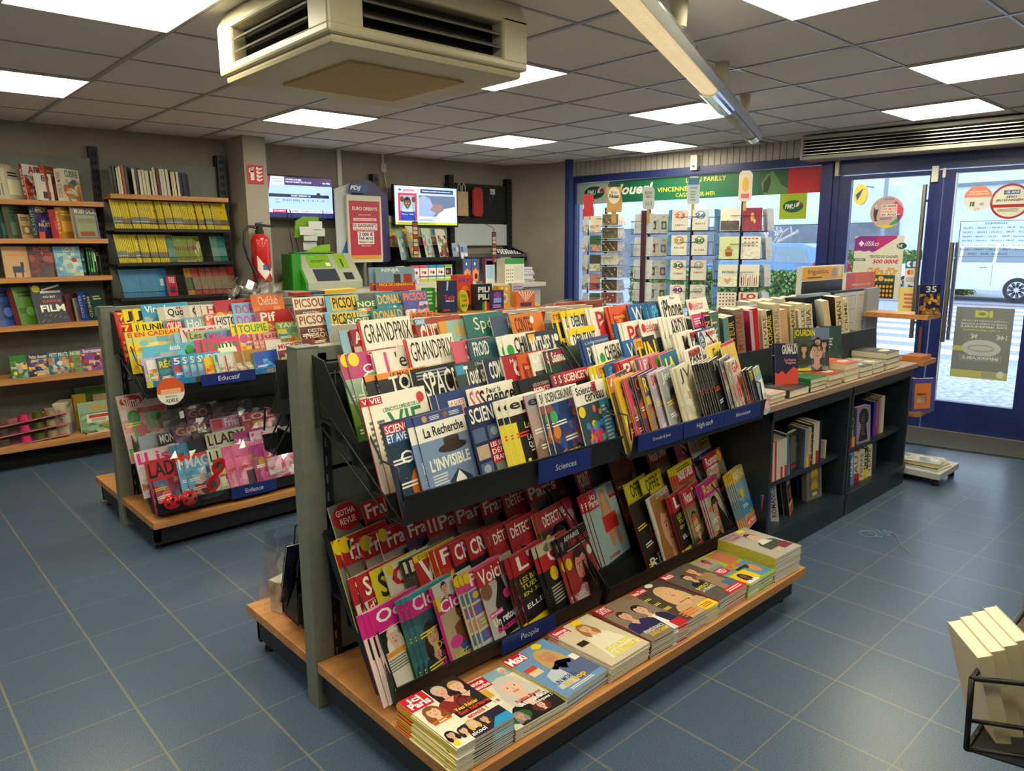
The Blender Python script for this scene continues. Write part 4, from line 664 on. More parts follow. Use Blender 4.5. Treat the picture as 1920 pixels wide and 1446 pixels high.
disc('sticker',3.82,1.832,.095,lambda c:(c.ell(.5,.5,.5,.5,'d8dadc',1,32),c.poly([(.0,.55),(.06,.75),(.25,.95),(.5,1),(.75,.95),(.94,.75),(1,.55)],'e0846a',2),c.txt('BUON-GIORNO',.2,.74,.8,.8,'f4ece8',6),c.txt('EST UTILE ET ICI',.15,.64,.85,.7,'f4ece8',6),c.txt('ICI',.42,.06,.58,.14,'d8685a',6),c.ell(.35,.28,.08,.06,'a8a8ac',4),c.rect(.6,.2,.68,.38,'4a5a4a',4),c.rect(.7,.2,.76,.38,'4a5a4a',4)),'small round sticker, coral above grey, on the right glass door','sticker',True)
disc('sticker',4.03,1.802,.128,lambda c:(c.ell(.5,.5,.5,.5,'a8202e',1,36),c.ell(.5,.5,.44,.44,'e0dcd0',2,32),c.rect(.04,.33,.96,.42,'a8202e',3),c.rect(.32,.7,.72,.82,'2a5a9a',3),c.txt('-18 ANS',.34,.725,.7,.8,'e8ecf0',6),c.txt('ZÉRO',.38,.6,.66,.67,'1c1c2a',6,.03),c.txt("JEU D'ARGENT",.14,.49,.88,.57,'1c1c2a',6,.03),c.lines(.2,.2,.8,.3,3,'7a7a74',4)),'round red rimmed age warning sticker on the right door','sticker')
def _imp(c):
    c.rect(0,0,1,1,'83898c',1); c.txt('ICI',.36,.86,.66,.96,'c8c860',6,.06)
    for i,t in enumerate(('VOTRE COUETTE LAVÉE,','LIVRÉE ET PRÊTE À RANGER','PAR IMPEKKABLE')): c.txt(t,.1,.8-i*.042,.9,.828-i*.042,'d8dcdc',6)
    c.txt('À PRIX IMBATTABLE.',.2,.67,.85,.7,'c8c860',6); c.txt('14€',.08,.56,.26,.63,'dadde0',6); c.txt('9€',.58,.56,.7,.63,'dadde0',6)
    c.ell(.5,.43,.34,.12,'c4c8cc',3,28); c.ell(.5,.43,.24,.055,'a4a9ae',4,24); c.ell(.5,.43,.2,.03,'c4c8cc',5,20); c.rect(.14,.25,.86,.33,'a8adb2',3); c.rect(.15,.257,.85,.323,'83898c',4); c.txt('IMPEKKABLE',.18,.268,.82,.312,'dadde0',6,.03); c.rect(0,0,1,.11,'c4c47a',2); c.rect(.2,.02,.45,.1,'a8a890',3); c.rect(.82,.38,1,.45,'c8c878',3); c.ell(.12,.08,.06,.05,'e0e0dc',3)
stick('poster',3.755,4.14,.455,1.01,_imp,'grey laundry poster seen from behind on the right door','poster',True,m=PAPER)
def _hours(c):
    for q in ((0,.985,1,1),(0,0,1,.015),(0,0,.012,1),(.988,0,1,1)): c.rect(*q,'5a6478',2)
    for i,t in enumerate(('HORAIRES','Lundi : 7h45 - 12h30 / 15h00 - 19h00','Mardi : 7h45 - 12h30 / 15h00 - 19h30','Mercredi : 7h45 - 12h30 / 15h00 - 19h00','Jeudi : 7h45 - 12h30 / 15h00 - 19h30','Vendredi : 7h45 - 12h15 / 15h00 - 19h00','Samedi : 7h45 - 12h30 / 15h00 - 19h00','Dimanche : 8h00 - 12h00')): c.txt(t,.05+(.3 if i==0 else .25 if i==7 else 0),.9-i*.12,.95-(.3 if i==0 else .1 if i==7 else 0),.955-i*.12,'3f4a60',3,.01)
b=MB(WM); f_=Face(b,.47,.27,.03,3.72,1.395,mir=True); _hours(f_); tag(b.build('opening_hours'),'opening hours lettering seen reversed on the right door glass','lettering')
def _ill(c):
    c.rect(0,0,1,1,'d6d2c6',1); c.poly([(0,.76),(0,.96),(.1,1),(.86,1),(.86,.97),(.45,.76),(.38,.74),(.3,.77),(.22,.75),(.12,.77)],'8a2a8c',2); c.poly([(.45,1),(.86,1),(.86,.97),(.45,.76)],'b8287a',3); c.poly([(.08,.88),(.14,.93),(.2,.88),(.14,.83)],'e8d8f0',4); c.txt('illiko',.2,.84,.5,.92,'f0e4f4',6,.0,shear=.4); c.ell(.96,.84,.1,.05,'1c4a44',3); c.txt('5€',.88,.815,.98,.865,'e8f0ec',6)
    c.rect(.0,.6,.25,.64,'2a4a44',3); c.txt('NOUVEAU',.03,.607,.22,.633,'e8ece8',6); c.txt('TENTEZ DE GAGNER',.33,.65,.9,.69,'2a4a44',6,.02,shear=.2); c.txt('500 000€',.4,.56,.93,.63,'d0285a',6,.03,shear=.2)
    c.rect(.32,0,.88,.38,'1f4f50',2); c.txt("Chiffre d'Or",.3,.37,.92,.5,'a8701a',5,.05,shear=.3); c.txt("Chiffre d'Or",.31,.38,.91,.49,'f0b43a',6,.01,shear=.3); c.rect(.34,.02,.86,.24,'20241c',3)
    for i in range(7):
        for j in range(3): c.ell(.38+i*.073,.055+j*.07,.028,.026,'e0a02c',4,8)
    c.ell(.6,.32,.06,.04,'e8a050',4); [c.ell(x,.3,.03,.025,'e8b840',4,8) for x in (.38,.44,.5,.7,.76,.82)]
stick('poster',2.955,3.335,1.05,1.563,_ill,'white and purple scratch card poster on the left glass door','poster')
stick('sticker',3.36,3.47,1.17,1.37,lambda c:(c.rect(0,0,1,1,'e0e0dc',1),c.rect(0,.66,1,1,'1f6a84',2),c.ell(.25,.83,.18,.12,'e8f0f0',3),c.ell(.36,.83,.1,.07,'1f6a84',4),c.rect(.5,.72,.9,.94,'e8f0f0',3),c.ell(.3,.5,.14,.1,'c8302c',3),c.ell(.45,.5,.14,.1,'e8a02a',4),c.rect(.1,.1,.9,.3,'b8bcb8',3)),'white and blue bank card sticker low on the left door','sticker')
stick('sticker',3.33,3.47,.93,1.15,lambda c:(c.rect(0,0,1,1,'e8d27a',1),c.lines(.2,.2,.8,.8,4,'d8686a',3)),'pale yellow paper notice under the bank card sticker','notice',True)
# ---------------------------------------------------------------- street outside
ROAD=noisy('wet_asphalt','7f8894','a4abb5',30,.8); PAVE=noisy('rough_pavement','8f9499','c4c8cc',18,.9,0,(1,1,1),6,.3)
slab('street_pavement',5.75,-30,-.1,9.6,34,-.015,PAVE)
slab('street_road',9.6,-30,-.12,22.4,34,-.03,ROAD)
slab('street_far_pavement',22.4,-30,-.1,60,34,-.005,PAVE)
b=MB()
for i in range(9): b.box(10.2+i*1.05,-4,-.03,10.7+i*1.05,3.2,-.024,None,mat('white_road_paint','e8ecf0',.7))
struct(b.build('trim_5')); b=MB(); b.box(19.9,-30,-.03,20.3,30,-.02,None,mat('red_kerb_strip','8a6a70',.8)); struct(b.build('trim_6'))
hg=noisy('hedge_leaves','2f4a24','7c9a50',14,.8,0,(1,1,1),8,1,.3,.7)
def hedge(name,x0,y0,x1,y1,h,label,n=5200,seed=1):
    t=empty(name,((x0+x1)/2,(y0+y1)/2,0)); rn=random.Random(seed); cx,cy=(x0+x1)/2,(y0+y1)/2
    b=MB(); b.box(x0-cx+.08,y0-cy+.08,-.02,x1-cx-.08,y1-cy-.08,h-.08,None,hg); b.build('branches',t)
    b=MB(); G=[mat('leaf_a','5c7a34',.6),mat('leaf_b','8fa860',.6),mat('leaf_c','3f5c2a',.6)]
    for i in range(n):
        f3=rn.random()
        if f3<.3: p=(rn.uniform(x0,x1)-cx,rn.uniform(y0,y1)-cy,h-.06+rn.random()*.1)
        elif f3<.8: p=(x0-cx+rn.random()*.1,rn.uniform(y0,y1)-cy,rn.uniform(0,h))
        else: p=(rn.uniform(x0,x1)-cx,y0-cy+rn.random()*.1,rn.uniform(0,h))
        q=Vector((rn.uniform(-1,1),rn.uniform(-1,1),rn.uniform(-1,1))).normalized(); a=q.orthogonal().normalized(); d=q.cross(a); s_=.03+.035*rn.random(); P=Vector(p)
        b.add([tuple(P+a*s_),tuple(P+d*s_*.6),tuple(P-a*s_),tuple(P-d*s_*.6)],[(0,1,2,3)],None,rn.choice(G))
    o=b.build('foliage',t); return tag(t,label,'hedge')
hedge('hedge',14.4,4.0,15.4,9.0,.86,'clipped green hedge outside the shop window before the blue car',9000)
hedge('hedge',23.2,3.6,24.2,8.2,1.25,'far grey green hedge behind the white car',3500,3)
# buildings
BW=noisy('pale_render','c9d2de','dbe2ea',1.2,.9); BD=noisy('grey_render','6a7078','7f858e',2,.9)
bt=empty('white_building',(27,-4,0)); b=MB(); b.box(0,-14,0,6,11.0,5.2,None,BW); b.box(0,11.0,2.26,6,40,7,None,BW); b.build('wall',bt)
b=MB(); b.box(-.05,11.0,0,6,40,2.24,None,BD); b.build('plinth',bt)
b=MB(); b.box(-.3,-6,5.2,6,14,5.5,None,BW); b.box(-.08,3.6,3.35,0,9.6,3.45,None,mat('grey_ledge','7c858c',.7)); b.build('ledge',bt)
for y0 in (3.75,1.9): 
    b=MB(); b.box(-.06,y0,1.3,-.02,y0+1.6,2.5,None,mat('dark_window','4a5560',.2)); b.build('window',bt)
    b=MB()
    for i in range(8): b.box(-.12,y0+i*.22,1.25,-.09,y0+i*.22+.02,2.55,None,WHITEM)
    for z in (1.35,1.8,2.2): b.box(-.12,y0-.05,z,-.09,y0+1.65,z+.03,None,WHITEM)
    b.build('window_grille',bt)
tag(bt,'pale rendered building with grey lower wall across the street','building')
rf=noisy('clay_roof_tiles','8a7a74','b0a29c',6,.9); b=MB(); b.prism([(-6,0),(6,0),(6,1.2),(0,2.4)],-12,12,'y',None,rf)
for i in range(90): b.box(-6,-12+i*.27,.0,-5.7,-12+i*.27+.12,.14,None,rf)
o=b.build('tiled_roof',None,(38,-2,5.0)); tag(o,'pinkish tiled roof glimpsed above the white building','roof')
# pruned tree
b=MB(); rn=random.Random(8); bark=noisy('pale_bark','a8a09a','cfc8c0',20,.9)
b.cyl((0,0,-.02),(0,0,1.55),.13,.1,10,None,bark)
def br(p,d,l,r_,k):
    q=p+d*l; b.cyl(tuple(p),tuple(q),r_,r_*.75,7,None,bark)
    if k==0: b.cyl(tuple(q),tuple(q+d*.06),r_*1.1,r_*.7,7,None,bark); return
    for _ in range(2+(k>1)): br(q,(d+Vector((rn.uniform(-.8,.8),rn.uniform(-.8,.8),rn.uniform(-.1,.6)))).normalized(),l*.72,r_*.72,k-1)
for a in range(5): br(Vector((0,0,1.5)),Vector((math.cos(a*1.3)*.8,math.sin(a*1.3)*.8,.45)).normalized(),.42,.07,2)
tag(b.build('pollarded_tree',None,(24.9,10.6,0)),'bare pollarded tree with knobbly pale branches behind the window','tree')
# cars
def car(name,loc,rz,col,label,rearlight=True,L_=4.3,H_=1.48,wag=False):
    t=empty(name,loc,rz); Wd=.88; P_=mat(label.split()[0]+'_car_paint',col,.2,.0,Coat_Weight=.8); GLS=mat('car_glass','76868f',.05,.0)
    # x along length, nose at +x ; silhouette
    n=[(-L_/2,.32),(-L_/2-.02,.62),(-L_/2+.06,.95),(-L_/2+.35,H_-.12) if wag else (-L_/2+.42,H_-.14),(-L_/2+.75,H_-.01),(.0,H_),(.45,H_-.05),(1.18,.98),(1.85,.86),(2.1,.66),(2.14,.32)]
    b=MB(); lo=n[:3]+[(-L_/2+.16,.96),(1.18,.97)]+n[8:]
    m=len(lo); vs=[];
    for y,k in ((-Wd,1),(-Wd+.05,1.0),(Wd-.05,1.0),(Wd,1)): vs+=[(x*(.985 if abs(y)==Wd else 1),y,z) for x,z in lo]
    fs=[tuple(range(m))]+[(a*m+i,a*m+(i+1)%m,(a+1)*m+(i+1)%m,(a+1)*m+i) for a in range(3) for i in range(m)]+[tuple(range(4*m-1,3*m-1,-1))]
    b.add(vs,fs,None,P_)
    up=[(-L_/2+.16,.96)]+n[3:7]+[(1.18,.97)]; m=len(up); vs=[]
    for y,i_ in ((-Wd+.02,0),(-Wd+.2,1),(Wd-.2,1),(Wd-.02,0)): pass
    for sgn in (-1,1): vs+=[(x,sgn*(Wd-.03-(z-.96)*.34),z) for x,z in up]
    b.add(vs,[tuple(range(m)),tuple(range(2*m-1,m-1,-1))]+[(i,i+m,(i+1)%m+m,(i+1)%m) for i in range(m)],None,P_); b.build('body',t,None,None,.03)
    for k_,wn in enumerate([[(-L_/2+.42,1.0),(-L_/2+.6,H_-.16),(-.75,H_-.1),(-.75,1.0)],[(-.68,1.0),(-.68,H_-.1),(.05,H_-.09),(.05,1.0)],[(.12,1.0),(.12,H_-.09),(.42,H_-.13),(.95,1.0)]]):
        b=MB()
        for sgn in (-1,1):
            vs=[(x,sgn*(Wd-.03-(z-.96)*.34+.008),z) for x,z in wn]; b.add(vs,[(0,1,2,3)],None,GLS)
        b.build('side_window',t)
    b=MB()
    x0=-L_/2+.2; b.add([(x0-.0,-.62,1.02),(x0,.62,1.02),(-L_/2+.44,.55,H_-.12),(-L_/2+.44,-.55,H_-.12)],[(0,1,2,3)],None,GLS); b.build('rear_window',t)
    for x in (-L_/2+.85,L_/2-.8):
        for sgn in (-1,1):
            b=MB(); y=sgn*(Wd-.05); b.cyl((x,y-.09,.31),(x,y+.1,.31),.31,None,26,None,mat('tyre_rubber','2a2c30',.8)); w=b.build('wheel',t)
            b=MB(); yo=y+sgn*.105; b.cyl((x,yo-.012,.31),(x,yo,.31),.21,None,24,None,mat('alloy_shadow','4a4e54',.5)); 
            for q in range(9):
                a=q*6.2832/9; b.prism([(x+.03*math.cos(a+1.2),.31+.03*math.sin(a+1.2)),(x+.2*math.cos(a-.16),.31+.2*math.sin(a-.16)),(x+.2*math.cos(a+.16),.31+.2*math.sin(a+.16)),(x+.03*math.cos(a-1.2),.31+.03*math.sin(a-1.2))],yo-.004,yo+.012,'y',None,mat('alloy_silver','cdd2d8',.3,.6))
            b.cyl((x,yo-.01,.31),(x,yo+.015,.31),.05,None,12,None,mat('alloy_silver')); b.lathe([(.2,-.006),(.215,0),(.2,.006)],24,None,mat('alloy_silver'),Matrix.Translation((x,yo,.31))@Matrix.Rotation(math.pi/2,4,'X')); b.build('wheel_trim',w)
    for sgn in (-1,1):
        b=MB(); b.prism([(-L_/2-.0,.72),(-L_/2-.03,.95),(-L_/2+.12,1.12 if wag else 1.0),(-L_/2+.3,.98),(-L_/2+.25,.86)],sgn*(Wd-.12),sgn*(Wd+.005),'y',None,mat('tail_lamp_red','c01c2c',.2)); b.build('tail_lamp',t)
    b=MB()
    for sgn in (-1,1):
        for x in (-.72,.15): b.box(x+.15 if x<0 else x+.1,sgn*(Wd+.003)-.004,.86,x+.32 if x<0 else x+.27,sgn*(Wd+.003)+.004,.885,None,mat('trim_grey','8a929c',.3))
        for x in (-.70,.42): b.box(x,sgn*(Wd)-.003,.4,x+.008,sgn*Wd+.003,.95,None,mat('seam','5a636e',.5))
    b.build('door_trim',t)
    return tag(t,label,'car')
car('car',(22.0,3.15,0),math.pi/2,'dfe5ee','white hatchback car parked across the road, seen through doors')
car('car',(20.3,8.35,-.03),math.pi/2,'5a86b4','blue estate car behind the hedge, seen through shop window',wag=True,H_=1.56,L_=4.4)
# post office sign and pole
b=MB(); b.cyl((0,0,-.02),(0,0,5),.06,None,10,None,mat('grey_pole','8a94a0',.5)); tag(b.build('street_pole',None,(23.0,6.0,0)),'grey street pole seen through the left glass door','pole')
b=MB(); b.prism([(.22*math.cos(i*.3142)*1.0,.36*math.sin(i*.3142)) for i in range(20)],-.08,.08,'x','e8b81e'); b.prism([(.08,-.2),(.14,.0),(.0,.12),(-.1,.2),(-.02,.0)],-.09,-.081,'x','2a3a6a'); b.cyl((0,0,.3),(.98,0,.3),.03,None,8,None,mat('grey_pole')); tag(b.build('shop_sign',None,(26.0,8.0,3.2)),'yellow oval hanging sign on the building across the street','sign')
# ---------------------------------------------------------------- back wall
def flat(name,x0,x1,y,z0,z1,fn,label,cat,th=.004,m=None,back='b8b8b8',side=None):
    b=MB(); b.box(x0,y,z0,x1,y+th,z1,side or back,PAPER); fn(Face(b,x1-x0,z1-z0,y,x0,z0,m=m)); return tag(b.build(name),label,cat)
flat('fire_safety_sign',1.40+.03,1.40+.165,2.604,2.015,2.16,lambda c:(c.rect(0,0,1,1,'c8222a',1),c.rect(.2,.18,.42,.7,'f0ece8',2),c.ell(.31,.7,.11,.1,'f0ece8',2),c.rect(.22,.82,.46,.88,'f0ece8',2),c.poly([(.1,.6),(.12,.82),(.3,.9),(.3,.84),(.18,.78),(.16,.6)],'f0ece8',2),*[c.poly([(.55+.0*i,.2+i*.2),(.72,.12+i*.2),(.95,.22+i*.2),(.95,.3+i*.2),(.75,.24+i*.2),(.6,.34+i*.2)],'f0ece8',2) for i in range(4)]),'red square sign with white extinguisher symbol on the pillar','sign')
# extinguisher fixed to the pillar
ex=empty('fire_extinguisher',(1.452,2.50,1.225)); REDP=mat('red_gloss_enamel','c01a1c',.25,0,Coat_Weight=.6)
b=MB(); b.lathe([(0,0),(.068,0),(.075,.012),(.075,.33),(.068,.36),(.035,.385),(.025,.39),(0,.39)],28,None,REDP); b.build('cylinder',ex)
b=MB(); 
for i in range(20):
    a0=3.4+i*.115; a1=a0+.115; z0=.02+.02*abs(i-10)*.6; z1=.26-.012*i
    b.add([(.0757*math.cos(a0),.0757*math.sin(a0),z0),(.0757*math.cos(a1),.0757*math.sin(a1),z0),(.0757*math.cos(a1),.0757*math.sin(a1),z1),(.0757*math.cos(a0),.0757*math.sin(a0),z1)],[(0,1,2,3)],'e8e2da' if i>3 else 'b81a24',PRINT)
for i in range(9,16):
    a0=3.4+i*.115; a1=a0+.1; b.add([(.0762*math.cos(a0),.0762*math.sin(a0),.1),(.0762*math.cos(a1),.0762*math.sin(a1),.1),(.0762*math.cos(a1),.0762*math.sin(a1),.14),(.0762*math.cos(a0),.0762*math.sin(a0),.14)],[(0,1,2,3)],'2a4a8a',PRINT)
b.build('label',ex)
b=MB(); b.cyl((0,0,.385),(0,0,.42),.034,None,16,None,BLACK); b.box(-.02,-.02,.42,.02,.02,.45,None,BLACK); b.prism([(-.03,.445),(.11,.44),(.12,.455),(.0,.47),(-.03,.465)],-.012,.012,'y',None,BLACK); b.build('valve',ex)
b=MB(); b.prism([(-.025,.466),(.03,.474),(.03,.482),(-.025,.476)],-.01,.01,'y','2a4aa0'); b.build('safety_tab',ex)
b=MB(); P=[(-.02,0,.44),(-.09,-.01,.445),(-.135,-.02,.40),(-.15,-.03,.30),(-.13,-.04,.2),(-.09,-.05,.1),(-.07,-.06,.02),(-.07,-.06,-.02)]
b.tube(P,.011,8,None,mat('black_rubber','141416',.5)); b.cyl((-.07,-.06,-.02),(-.068,-.06,-.08),.013,.02,10,None,BLACK); b.cyl((-.03,0,.44),(-.05,0,.442),.014,None,10,None,CHROME); b.build('hose',ex)
b=MB(); b.box(-.02,.07,.1,.02,.11,.14,None,BLACK); b.build('bracket',ex)
tag(ex,'red fire extinguisher with black hose in front of the pillar','fire extinguisher')
# screens
def tv(x0,x1,z0,z1,y,fn,label,tilt=0):
    t=empty('television',((x0+x1)/2,y,(z0+z1)/2)); w=(x1-x0)/2;h=(z1-z0)/2
    b=MB(); b.box(-w,0,-h,w,.035,h,None,mat('black_bezel','0c0d10',.3)); b.build('casing',t)
    b=MB(); f_=Face(b,2*w-.024,2*h-.03,-.0005,-w+.012,-h+.018,m=SCREEN); fn(f_); b.build('screen',t)
    b=MB(); b.box(-.06,.035,-.06,.06,2.98-y,.06,None,BLACK); b.build('wall_mount',t)
    return tag(t,label,'television')
def _tv1(c):
    c.rect(0,0,1,1,'9cb8ec',1); c.rect(0,0,1,.12,'2a2c58',2); c.rect(0,.12,1,.2,'c8d0ec',3); c.rect(.14,.12,.34,.2,'c82a50',4); c.txt('EN DIRECT',.16,.14,.32,.18,'f0e0e8',6); c.txt('ELLE SEMBLE TRES BIEN. ELLE PEUT AVOIR BESOIN',.36,.14,.98,.18,'2a3a6a',6)
    c.poly([(0,.2),(0,1),(.14,1),(.06,.2)],'7a2448',2); c.rect(.32,.8,1,1,'3a2c58',3); c.poly([(.14,1),(.12,.8),(.32,.8),(.32,1)],'c4d4f4',3); c.txt('RÉUNION 4',.15,.92,.3,.96,'2a4a8a',6); c.txt('COURSE 6',.16,.86,.29,.9,'2a4a8a',6)
    c.txt('CAGNES-SUR-MER',.34,.92,.56,.96,'e8e0f0',6); c.txt('PRIX DE TOURRETTES-SUR-LOUP',.34,.86,.7,.9,'e8e0f0',6); c.txt('4m 05s',.86,.86,.97,.91,'f0f0f8',6)
    c.rect(.1,.5,.95,.58,'1c2440',3); c.txt('TICKET OFFENSIF 10€',.4,.52,.68,.56,'e8ecf8',6); c.poly([(.76,.5),(.77,.62),(.79,.64),(.82,.62),(.83,.5)],'1c2030',5); c.ell(.79,.67,.015,.03,'c8a890',6)
    c.txt('Trio',.18,.42,.23,.46,'6a78a8',6); c.txt('COMBINÉ',.17,.36,.25,.39,'3a4a8a',6); c.txt('(FLEXI 50%) : 4 - 5 - 8 - 9 - 10',.28,.39,.88,.455,'24407a',6)
tv(1.63,2.33,1.745,2.12,2.84,_tv1,'lit screen with race betting slides left of the purple lottery display')
def _tv2(c):
    c.rect(0,0,1,1,'b4c4ec',1); c.rect(0,0,1,.07,'b8c43a',2); c.lines(.04,.015,.7,.06,2,'6a7024',3); c.rect(.05,.1,.34,.82,'b82a44',2); c.rect(.08,.11,.31,.34,'24409c',3); c.rect(.08,.34,.31,.76,'8a9cac',3)
    c.person(.19,.55,.05,'6a4434','1c1410','3a5a8a',False,4,False); c.ell(.11,.66,.03,.08,'5a3424',4); c.ell(.29,.66,.03,.08,'5a3424',4); c.poly([(.11,.4),(.13,.5),(.25,.5),(.27,.4)],'7ac0d8',5)
    c.txt('amigo',.13,.83,.31,.94,'d83048',6,.03); c.poly([(.05,.9),(.08,.94),(.11,.9),(.08,.86)],'2a5aa0',4); c.rect(.1,.34,.27,.39,'e8ecf4',6); c.txt('Responsable',.11,.35,.26,.38,'24409c',8); c.txt('Pour que le jeu',.1,.25,.28,.29,'d8e0f4',6)
    c.rect(.4,.83,.94,.94,'1c3a6a',3); c.txt('Pensez à prendre une pause pour...',.43,.86,.92,.91,'dce4f4',6); c.rect(.37,.12,.97,.78,'5a6c88',2); c.poly([(.37,.14),(.37,.7),(.45,.78),(.55,.7),(.6,.5),(.64,.3),(.55,.16)],'8a9cbc',3); c.poly([(.55,.4),(.62,.58),(.76,.54),(.78,.4),(.68,.3)],'8a7070',4); c.poly([(.6,.12),(.74,.42),(.97,.5),(.97,.12)],'c8d4e8',3); c.rect(.37,.14,.72,.22,'dce4f0',6); c.txt('... écrire à ses proches',.4,.16,.68,.2,'2a4a8a',8)
tv(2.97,3.76,1.70,2.10,2.82,_tv2,'lit screen with writing hand picture on the right side of the wall')
# cables, conduits
b=MB(); b.box(2.46,2.965,2.0,2.50,2.98,CEIL,None,WHITEM); tag(b.build('cable_duct'),'white vertical cable duct above the race screen','duct')
b=MB(); b.box(2.93,2.955,2.22,2.99,2.98,2.30,None,mat('old_white_socket','b9b3a8',.5)); b.box(2.95,2.96,2.30,2.965,2.98,CEIL,None,WHITEM); b.tube([(2.96,2.96,2.22),(2.99,2.955,2.05),(2.95,2.95,1.92),(3.0,2.95,1.84),(2.9,2.95,1.80)],.005,6,None,WHITEM); b.box(2.86,2.93,1.76,2.96,2.975,1.82,None,mat('old_white_socket')); tag(b.build('wall_socket'),'old white wall socket with dangling cable left of the writing screen','socket')
def rail(x0,z0,z1,y=2.90):
    b=MB(); b.box(x0,y,z0,x0+.06,2.978,z1,None,BLACK)
    for i in range(int((z1-z0)/.06)): b.box(x0+.015,y-.001,z0+.02+i*.06,x0+.025,y+.001,z0+.05+i*.06,None,DARK); b.box(x0+.035,y-.001,z0+.02+i*.06,x0+.045,y+.001,z0+.05+i*.06,None,DARK)
    return b
tag(rail(2.80,.0,2.19).build('wall_upright'),'slotted black upright behind the purple lottery display','upright')
# card wall unit with pegboard
cu=empty('wall_display_unit',(0,0,0))
for x0 in (3.72,4.54): rail(x0,.0,2.235).build('upright',cu)
b=MB(); b.box(3.70,2.93,1.76,4.60,2.95,2.16,None,BLACK)
for i in range(30):
    for j in range(12): b.box(3.72+i*.029,2.928,1.78+j*.031,3.726+i*.029,2.93,1.786+j*.031,None,DARK)
b.build('pegboard',cu)
b=MB(); b.box(3.78,2.925,1.51,4.58,2.945,1.74,None,mat('white_panel','c3cbd2',.4)); b.build('white_panel',cu)
b=MB(); b.prism([(2.66,1.34),(2.66,1.40),(2.67,1.40),(2.67,1.35),(2.93,1.42),(2.93,1.4)],3.75,4.6,'x',None,BLACK); b.box(3.75,2.655,1.385,4.6,2.661,1.42,None,mat('brushed_label_strip','6a6c6e',.4,.5)); b.prism([(2.66,1.34),(2.66,1.42),(2.93,1.5),(2.93,1.36)],4.595,4.605,'x',None,BLACK); b.build('tray_shelf',cu)
b=MB(); b.box(2.87,2.93,1.30,3.72,2.95,1.95,None,BLACK); b.box(2.95,2.60,1.36,3.72,2.93,1.375,None,BLACK); b.box(2.95,2.60,1.375,3.72,2.605,1.40,None,BLACK); b.build('card_shelf',cu)
b=MB(); b.tube([(4.28,2.93,2.08),(4.28,2.86,2.08),(4.28,2.85,2.0)],.004,6,None,CHROME); b.tube([(4.24,2.93,2.05),(4.24,2.86,2.05),(4.24,2.85,1.98)],.004,6,None,CHROME); b.box(4.3,2.92,2.06,4.37,2.925,2.12,'c8ccd0'); b.build('hook',cu)
tag(cu,'black pegboard wall unit with white strip and sloping tray','display unit')
b=MB(); KR=noisy('kraft_paper','b89a78','cbb08e',60,.8); b.box(0,0,0,.145,.03,.25,None,KR)
for x in (.04,.1): b.tube([(x-.02,.015,.25),(x-.02,.015,.30),(x,.015,.335),(x+.02,.015,.30),(x+.02,.015,.25)],.004,6,None,WHITEM)
tag(b.build('gift_bag',None,(3.80,2.87,1.82)),'beige patterned paper gift bags on a hook, with white handles','gift bag')
b=MB(); b.prism([(0,.03),(.02,0),(.11,0),(.13,.03),(.13,.27),(.1,.3),(.03,.3),(0,.27)],0,.03,'y','b23a34',PAPER); tag(b.build('bottle_gift_bag',None,(4.02,2.87,1.82)),'dark red rounded gift bag hanging right of the beige one','gift bag')
rn=random.Random(3)
for i in range(34):
    b=MB() if i==0 else b
    if i==0: b.lathe([(0,-.016),(.017,-.008),(.018,.008),(.01,.016),(0,.016)],10,None,CHROME); m0=b.mesh('battery_cap')
    o=bpy.data.objects.new('silver_cap',m0); COL.objects.link(o); row=i//9; o.location=(4.28+(i%9)*.034+rn.uniform(-.004,.004),2.72+row*.05,1.40+row*.013+.016); tag(o,'shiny silver capsule in the heap at the right of the sloping tray','capsule','silver capsules heaped on the tray')
# hanging strips of mini cards
for (x,y,z,dsc) in ((3.0,2.56,1.42,'left of the leaning cards'),(4.02,2.58,1.33,'below the black pegboard')):
    t=empty('card_strip',(x,y,z)); b=MB(); b.box(0,0,0,.06,.004,.32,'2a1f1a'); 
    for i in range(8): b.box(.006,-.002,.01+i*.038,.054,0,.04+i*.038,['b8a890','8a3a34','c8b090'][i%3])
    b.build('backing_strip',t); b=MB(); b.tube([(.03,0,.32),(.02,.0,.36),(-.1,.05,.42)],.003,5,None,BLACK); b.build('wire_arm',t)
    tag(t,'hanging strip of tiny cards '+dsc,'card strip')
# lottery display and terminals
def _fdj(c):
    c.rect(0,0,1,1,'b8324e',1); c.rect(0,0,1,.07,'d89a3a',2); c.txt('EURO DREAMS',.1,.84,.92,.9,'f0dce0',6,.02); c.txt('JEUDI 8 JANVIER',.3,.75,.7,.775,'f0dce0',6); c.rect(.12,.66,.88,.71,'e8ccd0',2); c.txt('TIRAGE EXCEPTIONNEL',.16,.67,.84,.7,'b8324e',6)
    c.rect(.1,.5,.9,.62,'f0e4e4',2); c.txt('10 GAGNANTS',.12,.55,.88,.61,'3a2c5a',6,.03); c.txt('GARANTIS EN FRANCE À',.12,.505,.88,.54,'c8324e',6); c.rect(.24,.26,.78,.48,'f0e4e4',2); c.txt('2 000 €',.28,.4,.74,.465,'3a2c5a',6,.03); c.txt('PAR MOIS',.28,.335,.74,.385,'3a2c5a',6,.03); c.txt('PENDANT 5 ANS',.28,.28,.74,.315,'3a2c5a',6,.02); c.txt('TIRÉS AU SORT',.34,.22,.66,.245,'f0dce0',6)
